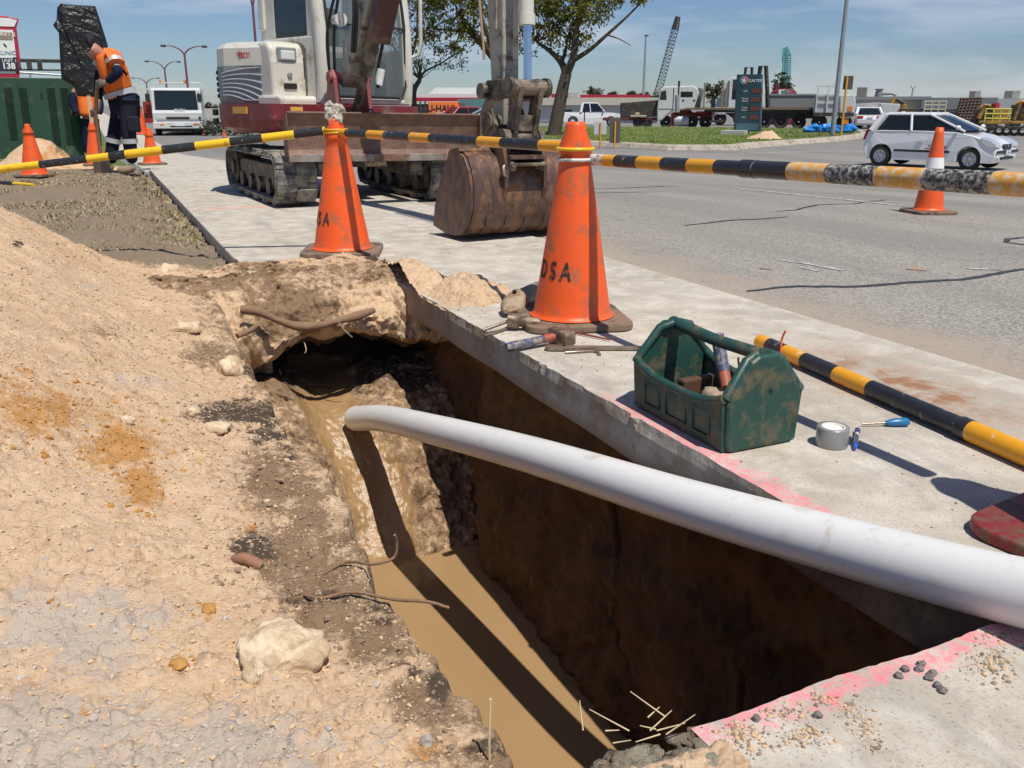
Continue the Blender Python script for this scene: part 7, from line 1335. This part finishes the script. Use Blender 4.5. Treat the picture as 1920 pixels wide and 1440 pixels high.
# yellow plant and stacks in the yard
YMACH = mat('machine_yellow', (.56, .30, .04), .55, var=.2, dirt=(.12, .09, .06), amt=.35, dscale=1.5); YFR = mat('yellow_frame', (.66, .60, .08), .5)
a = At(1690, 228, 72); X, Z = a.x, a.z; t = thing('yellow_loader', 'yellow earthmoving arm raised behind the tipping trailer', 'machine', a.q, a.rz)
o = MB(); o.prism([(X(1672, 197), Z(197)), (X(1678, 182), Z(182)), (X(1682, 182), Z(182)), (X(1683, 192), Z(192)), (X(1700, 196), Z(196)), (X(1704, 206), Z(206)), (X(1688, 206), Z(206))], 0, .8); o.build('boom', YMACH, t, .03); o = MB(); o.b2((X(1684), 0, 0), (X(1715, 205), 2, Z(205))); o.build('chassis', YMACH, t, .04); o = MB(); o.tube([(X(1682, 186), -.05, Z(186)), (X(1696, 193), -.05, Z(193))], .12); o.build('ram', DKST, t)
for x0 in (1688, 1710): o = MB(); o.cyl((X(x0), -.1, .5), (X(x0), .3, .5), .5, n=18); o.build('wheel', TYRE, t)
a = At(1749, 232, 60); X, Z = a.x, a.z; t = thing('stock_rack', 'cream tubular rack standing on dark stacked timber behind the small car', 'rack', a.q, a.rz)
o = MB(); RK = mat('rack_cream', (.55, .50, .36), .6)
for x0 in (1731, 1743, 1755, 1767): o.tube([(X(x0), 0, Z(213)), (X(x0), 0, Z(190))], .045, 6)
for y0 in (190, 197, 205, 212): o.tube([(X(1730), 0, Z(y0)), (X(1768), 0, Z(y0))], .04, 6)
o.build('tube_frame', RK, t); o = MB()
for k in range(5): o.b2((X(1678 + k * 2), .1, Z(228 - k * 5)), (X(1790), 1.6, Z(224 - k * 5)))
o.build('timber_stack', DKST, t, .03)
a = At(1812, 234, 62); X, Z = a.x, a.z; t = thing('grid_frames', 'stack of dark brown grid frames leaning in the yard behind the small car', 'frames', a.q, a.rz); o = MB(); GB = mat('frame_brown', (.10, .055, .035), .7)
for k in range(7): o.tube([(X(1790 + k * 6), 0, Z(226)), (X(1797 + k * 5.6), .3, Z(184))], .07, 5)
for k in range(8): o.tube([(X(1790 + k), .02 * k, Z(224 - k * 5.5)), (X(1830), .02 * k, Z(222 - k * 5.5))], .06, 5)
o.build('bars', GB, t)
for i, (x0, x1, y0, y1, lab) in enumerate([(1826, 1862, 196, 226, 'low rusty yellow machine left of the yellow cage in the yard'), (1893, 1940, 189, 228, 'largest yellow digger at the right edge of the yard')]):
    a = At((x0 + x1) / 2, 234, 58 + i * 3); X, Z = a.x, a.z; t = thing('yellow_machine', lab, 'machine', a.q, a.rz)
    o = MB(); o.prism([(X(x0), Z(y1)), (X(x0 + 2), Z(y0 + 8)), (X(x0 + 10), Z(y0)), (X(x1 - 8), Z(y0 + 4)), (X(x1), Z(y0 + 12)), (X(x1), Z(y1))], 0, 2); o.build('body', YMACH, t, .08); o = MB()
    for k in range(6): o.box((X(x0 + (k + .7) * (x1 - x0) / 6.5), -.05, Z(y0 + 12 + (k * 7) % 13)), (.35, .2, .3 + .1 * (k % 3)))
    o.build('machinery', DKST, t, .02); o = MB(); o.tube([(X(x0 + 8), -.1, Z(y1 - 4)), (X(x0 + 16), -.1, Z(y0 + 1)), (X(x1 - 4), -.1, Z(y0 + 3))], .14, 6, smooth=False); o.build('arm', YMACH, t)
    for xx in (x0 + 8, x1 - 8): o = MB(); o.cyl((X(xx), -.15, .5), (X(xx), .3, .5), .5, n=18); o.build('wheel', TYRE, t)
a = At(1870, 236, 54); X, Z = a.x, a.z; t = thing('yellow_cage', 'bright yellow steel cage with a timber box in the yard', 'cage', a.q, a.rz); o = MB()
for x0 in (1847, 1860, 1872, 1888): o.tube([(X(x0), 0, Z(232)), (X(x0), 0, Z(203))], .045, 6)
for y0 in (204, 213, 222, 231): o.tube([(X(1846), 0, Z(y0)), (X(1890), 0, Z(y0))], .045, 6)
o.build('cage_bars', YFR, t); o = MB(); o.b2((X(1866, 228), .2, Z(228)), (X(1892, 205), 1.4, Z(205))); o.build('timber_box', mat('box_timber', (.38, .22, .10), .7), t, .03); o = MB(); o.cyl((X(1870, 205), .5, Z(205)), (X(1870, 193), .5, Z(193)), .22, n=12); o.build('red_drum', FRED, t); o = MB(); o.b2((X(1848, 231), .3, Z(231)), (X(1864, 208), 1.3, Z(208))); o.build('dark_crate', DKST, t)
a = At(1880, 243, 50); X, Z = a.x, a.z
for k in range(6): o = MB(); o.M = Matrix.Translation((X(1848 + k * 13), 0, .27)) @ Matrix.Rotation(math.pi / 2, 4, 'X'); o.lathe([(.12, -.2), (.24, -.2), (.27, -.14), (.27, .14), (.24, .2), (.12, .2)], 20); b_ = o.build('old_tyre', TYRE, loc=a.q, rotz=a.rz); tag(b_, 'black tyre standing in the row at the front of the yard', 'tyre', 'row of tyres under the yellow plant')
a = At(1868, 240, 51); o = MB(); o.b2((a.x(1838), -.2, a.z(231)), (a.x(1920), 1.2, a.z(227))); tag(o.build('steel_beam', YMACH, loc=a.q, rotz=a.rz), 'long yellow beam lying over the row of tyres', 'beam')
# driver of the hatchback
t = thing('person', 'driver seen through the open window of the small white car', 'person', G(1748, 313), head(R(136)))
t.scale = (.97, .97, .97)
pts = [Vector((-.10, -.36, .62)), Vector((-.16, -.36, .95)), Vector((-.14, -.36, 1.10)), Vector((-.10, -.36, 1.26)), Vector((-.14, -.55, 1.0)), Vector((.06, -.58, .86)), Vector((.33, -.48, .95)), Vector((-.14, -.17, 1.0)), Vector((.06, -.15, .86)), Vector((.33, -.25, .95)), Vector((.30, -.36, .66)), Vector((.60, -.36, .40))]
bd_ = skin('body', pts, [(0, 1), (1, 2), (2, 3), (1, 4), (4, 5), (5, 6), (1, 7), (7, 8), (8, 9), (0, 10), (10, 11)], [.12, .12, .06, .095, .06, .045, .035, .06, .045, .035, .08, .06], SKINM, t)
skin('shirt', pts[:2] + [pts[4], pts[7]], [(0, 1), (1, 2), (1, 3)], [.15, .14, .08, .08], NAVY, bd_); skin('hair', [pts[3] + Vector((-.03, 0, .03)), pts[3] + Vector((-.05, 0, .0))], [(0, 1)], [.10, .09], DKINT, bd_)
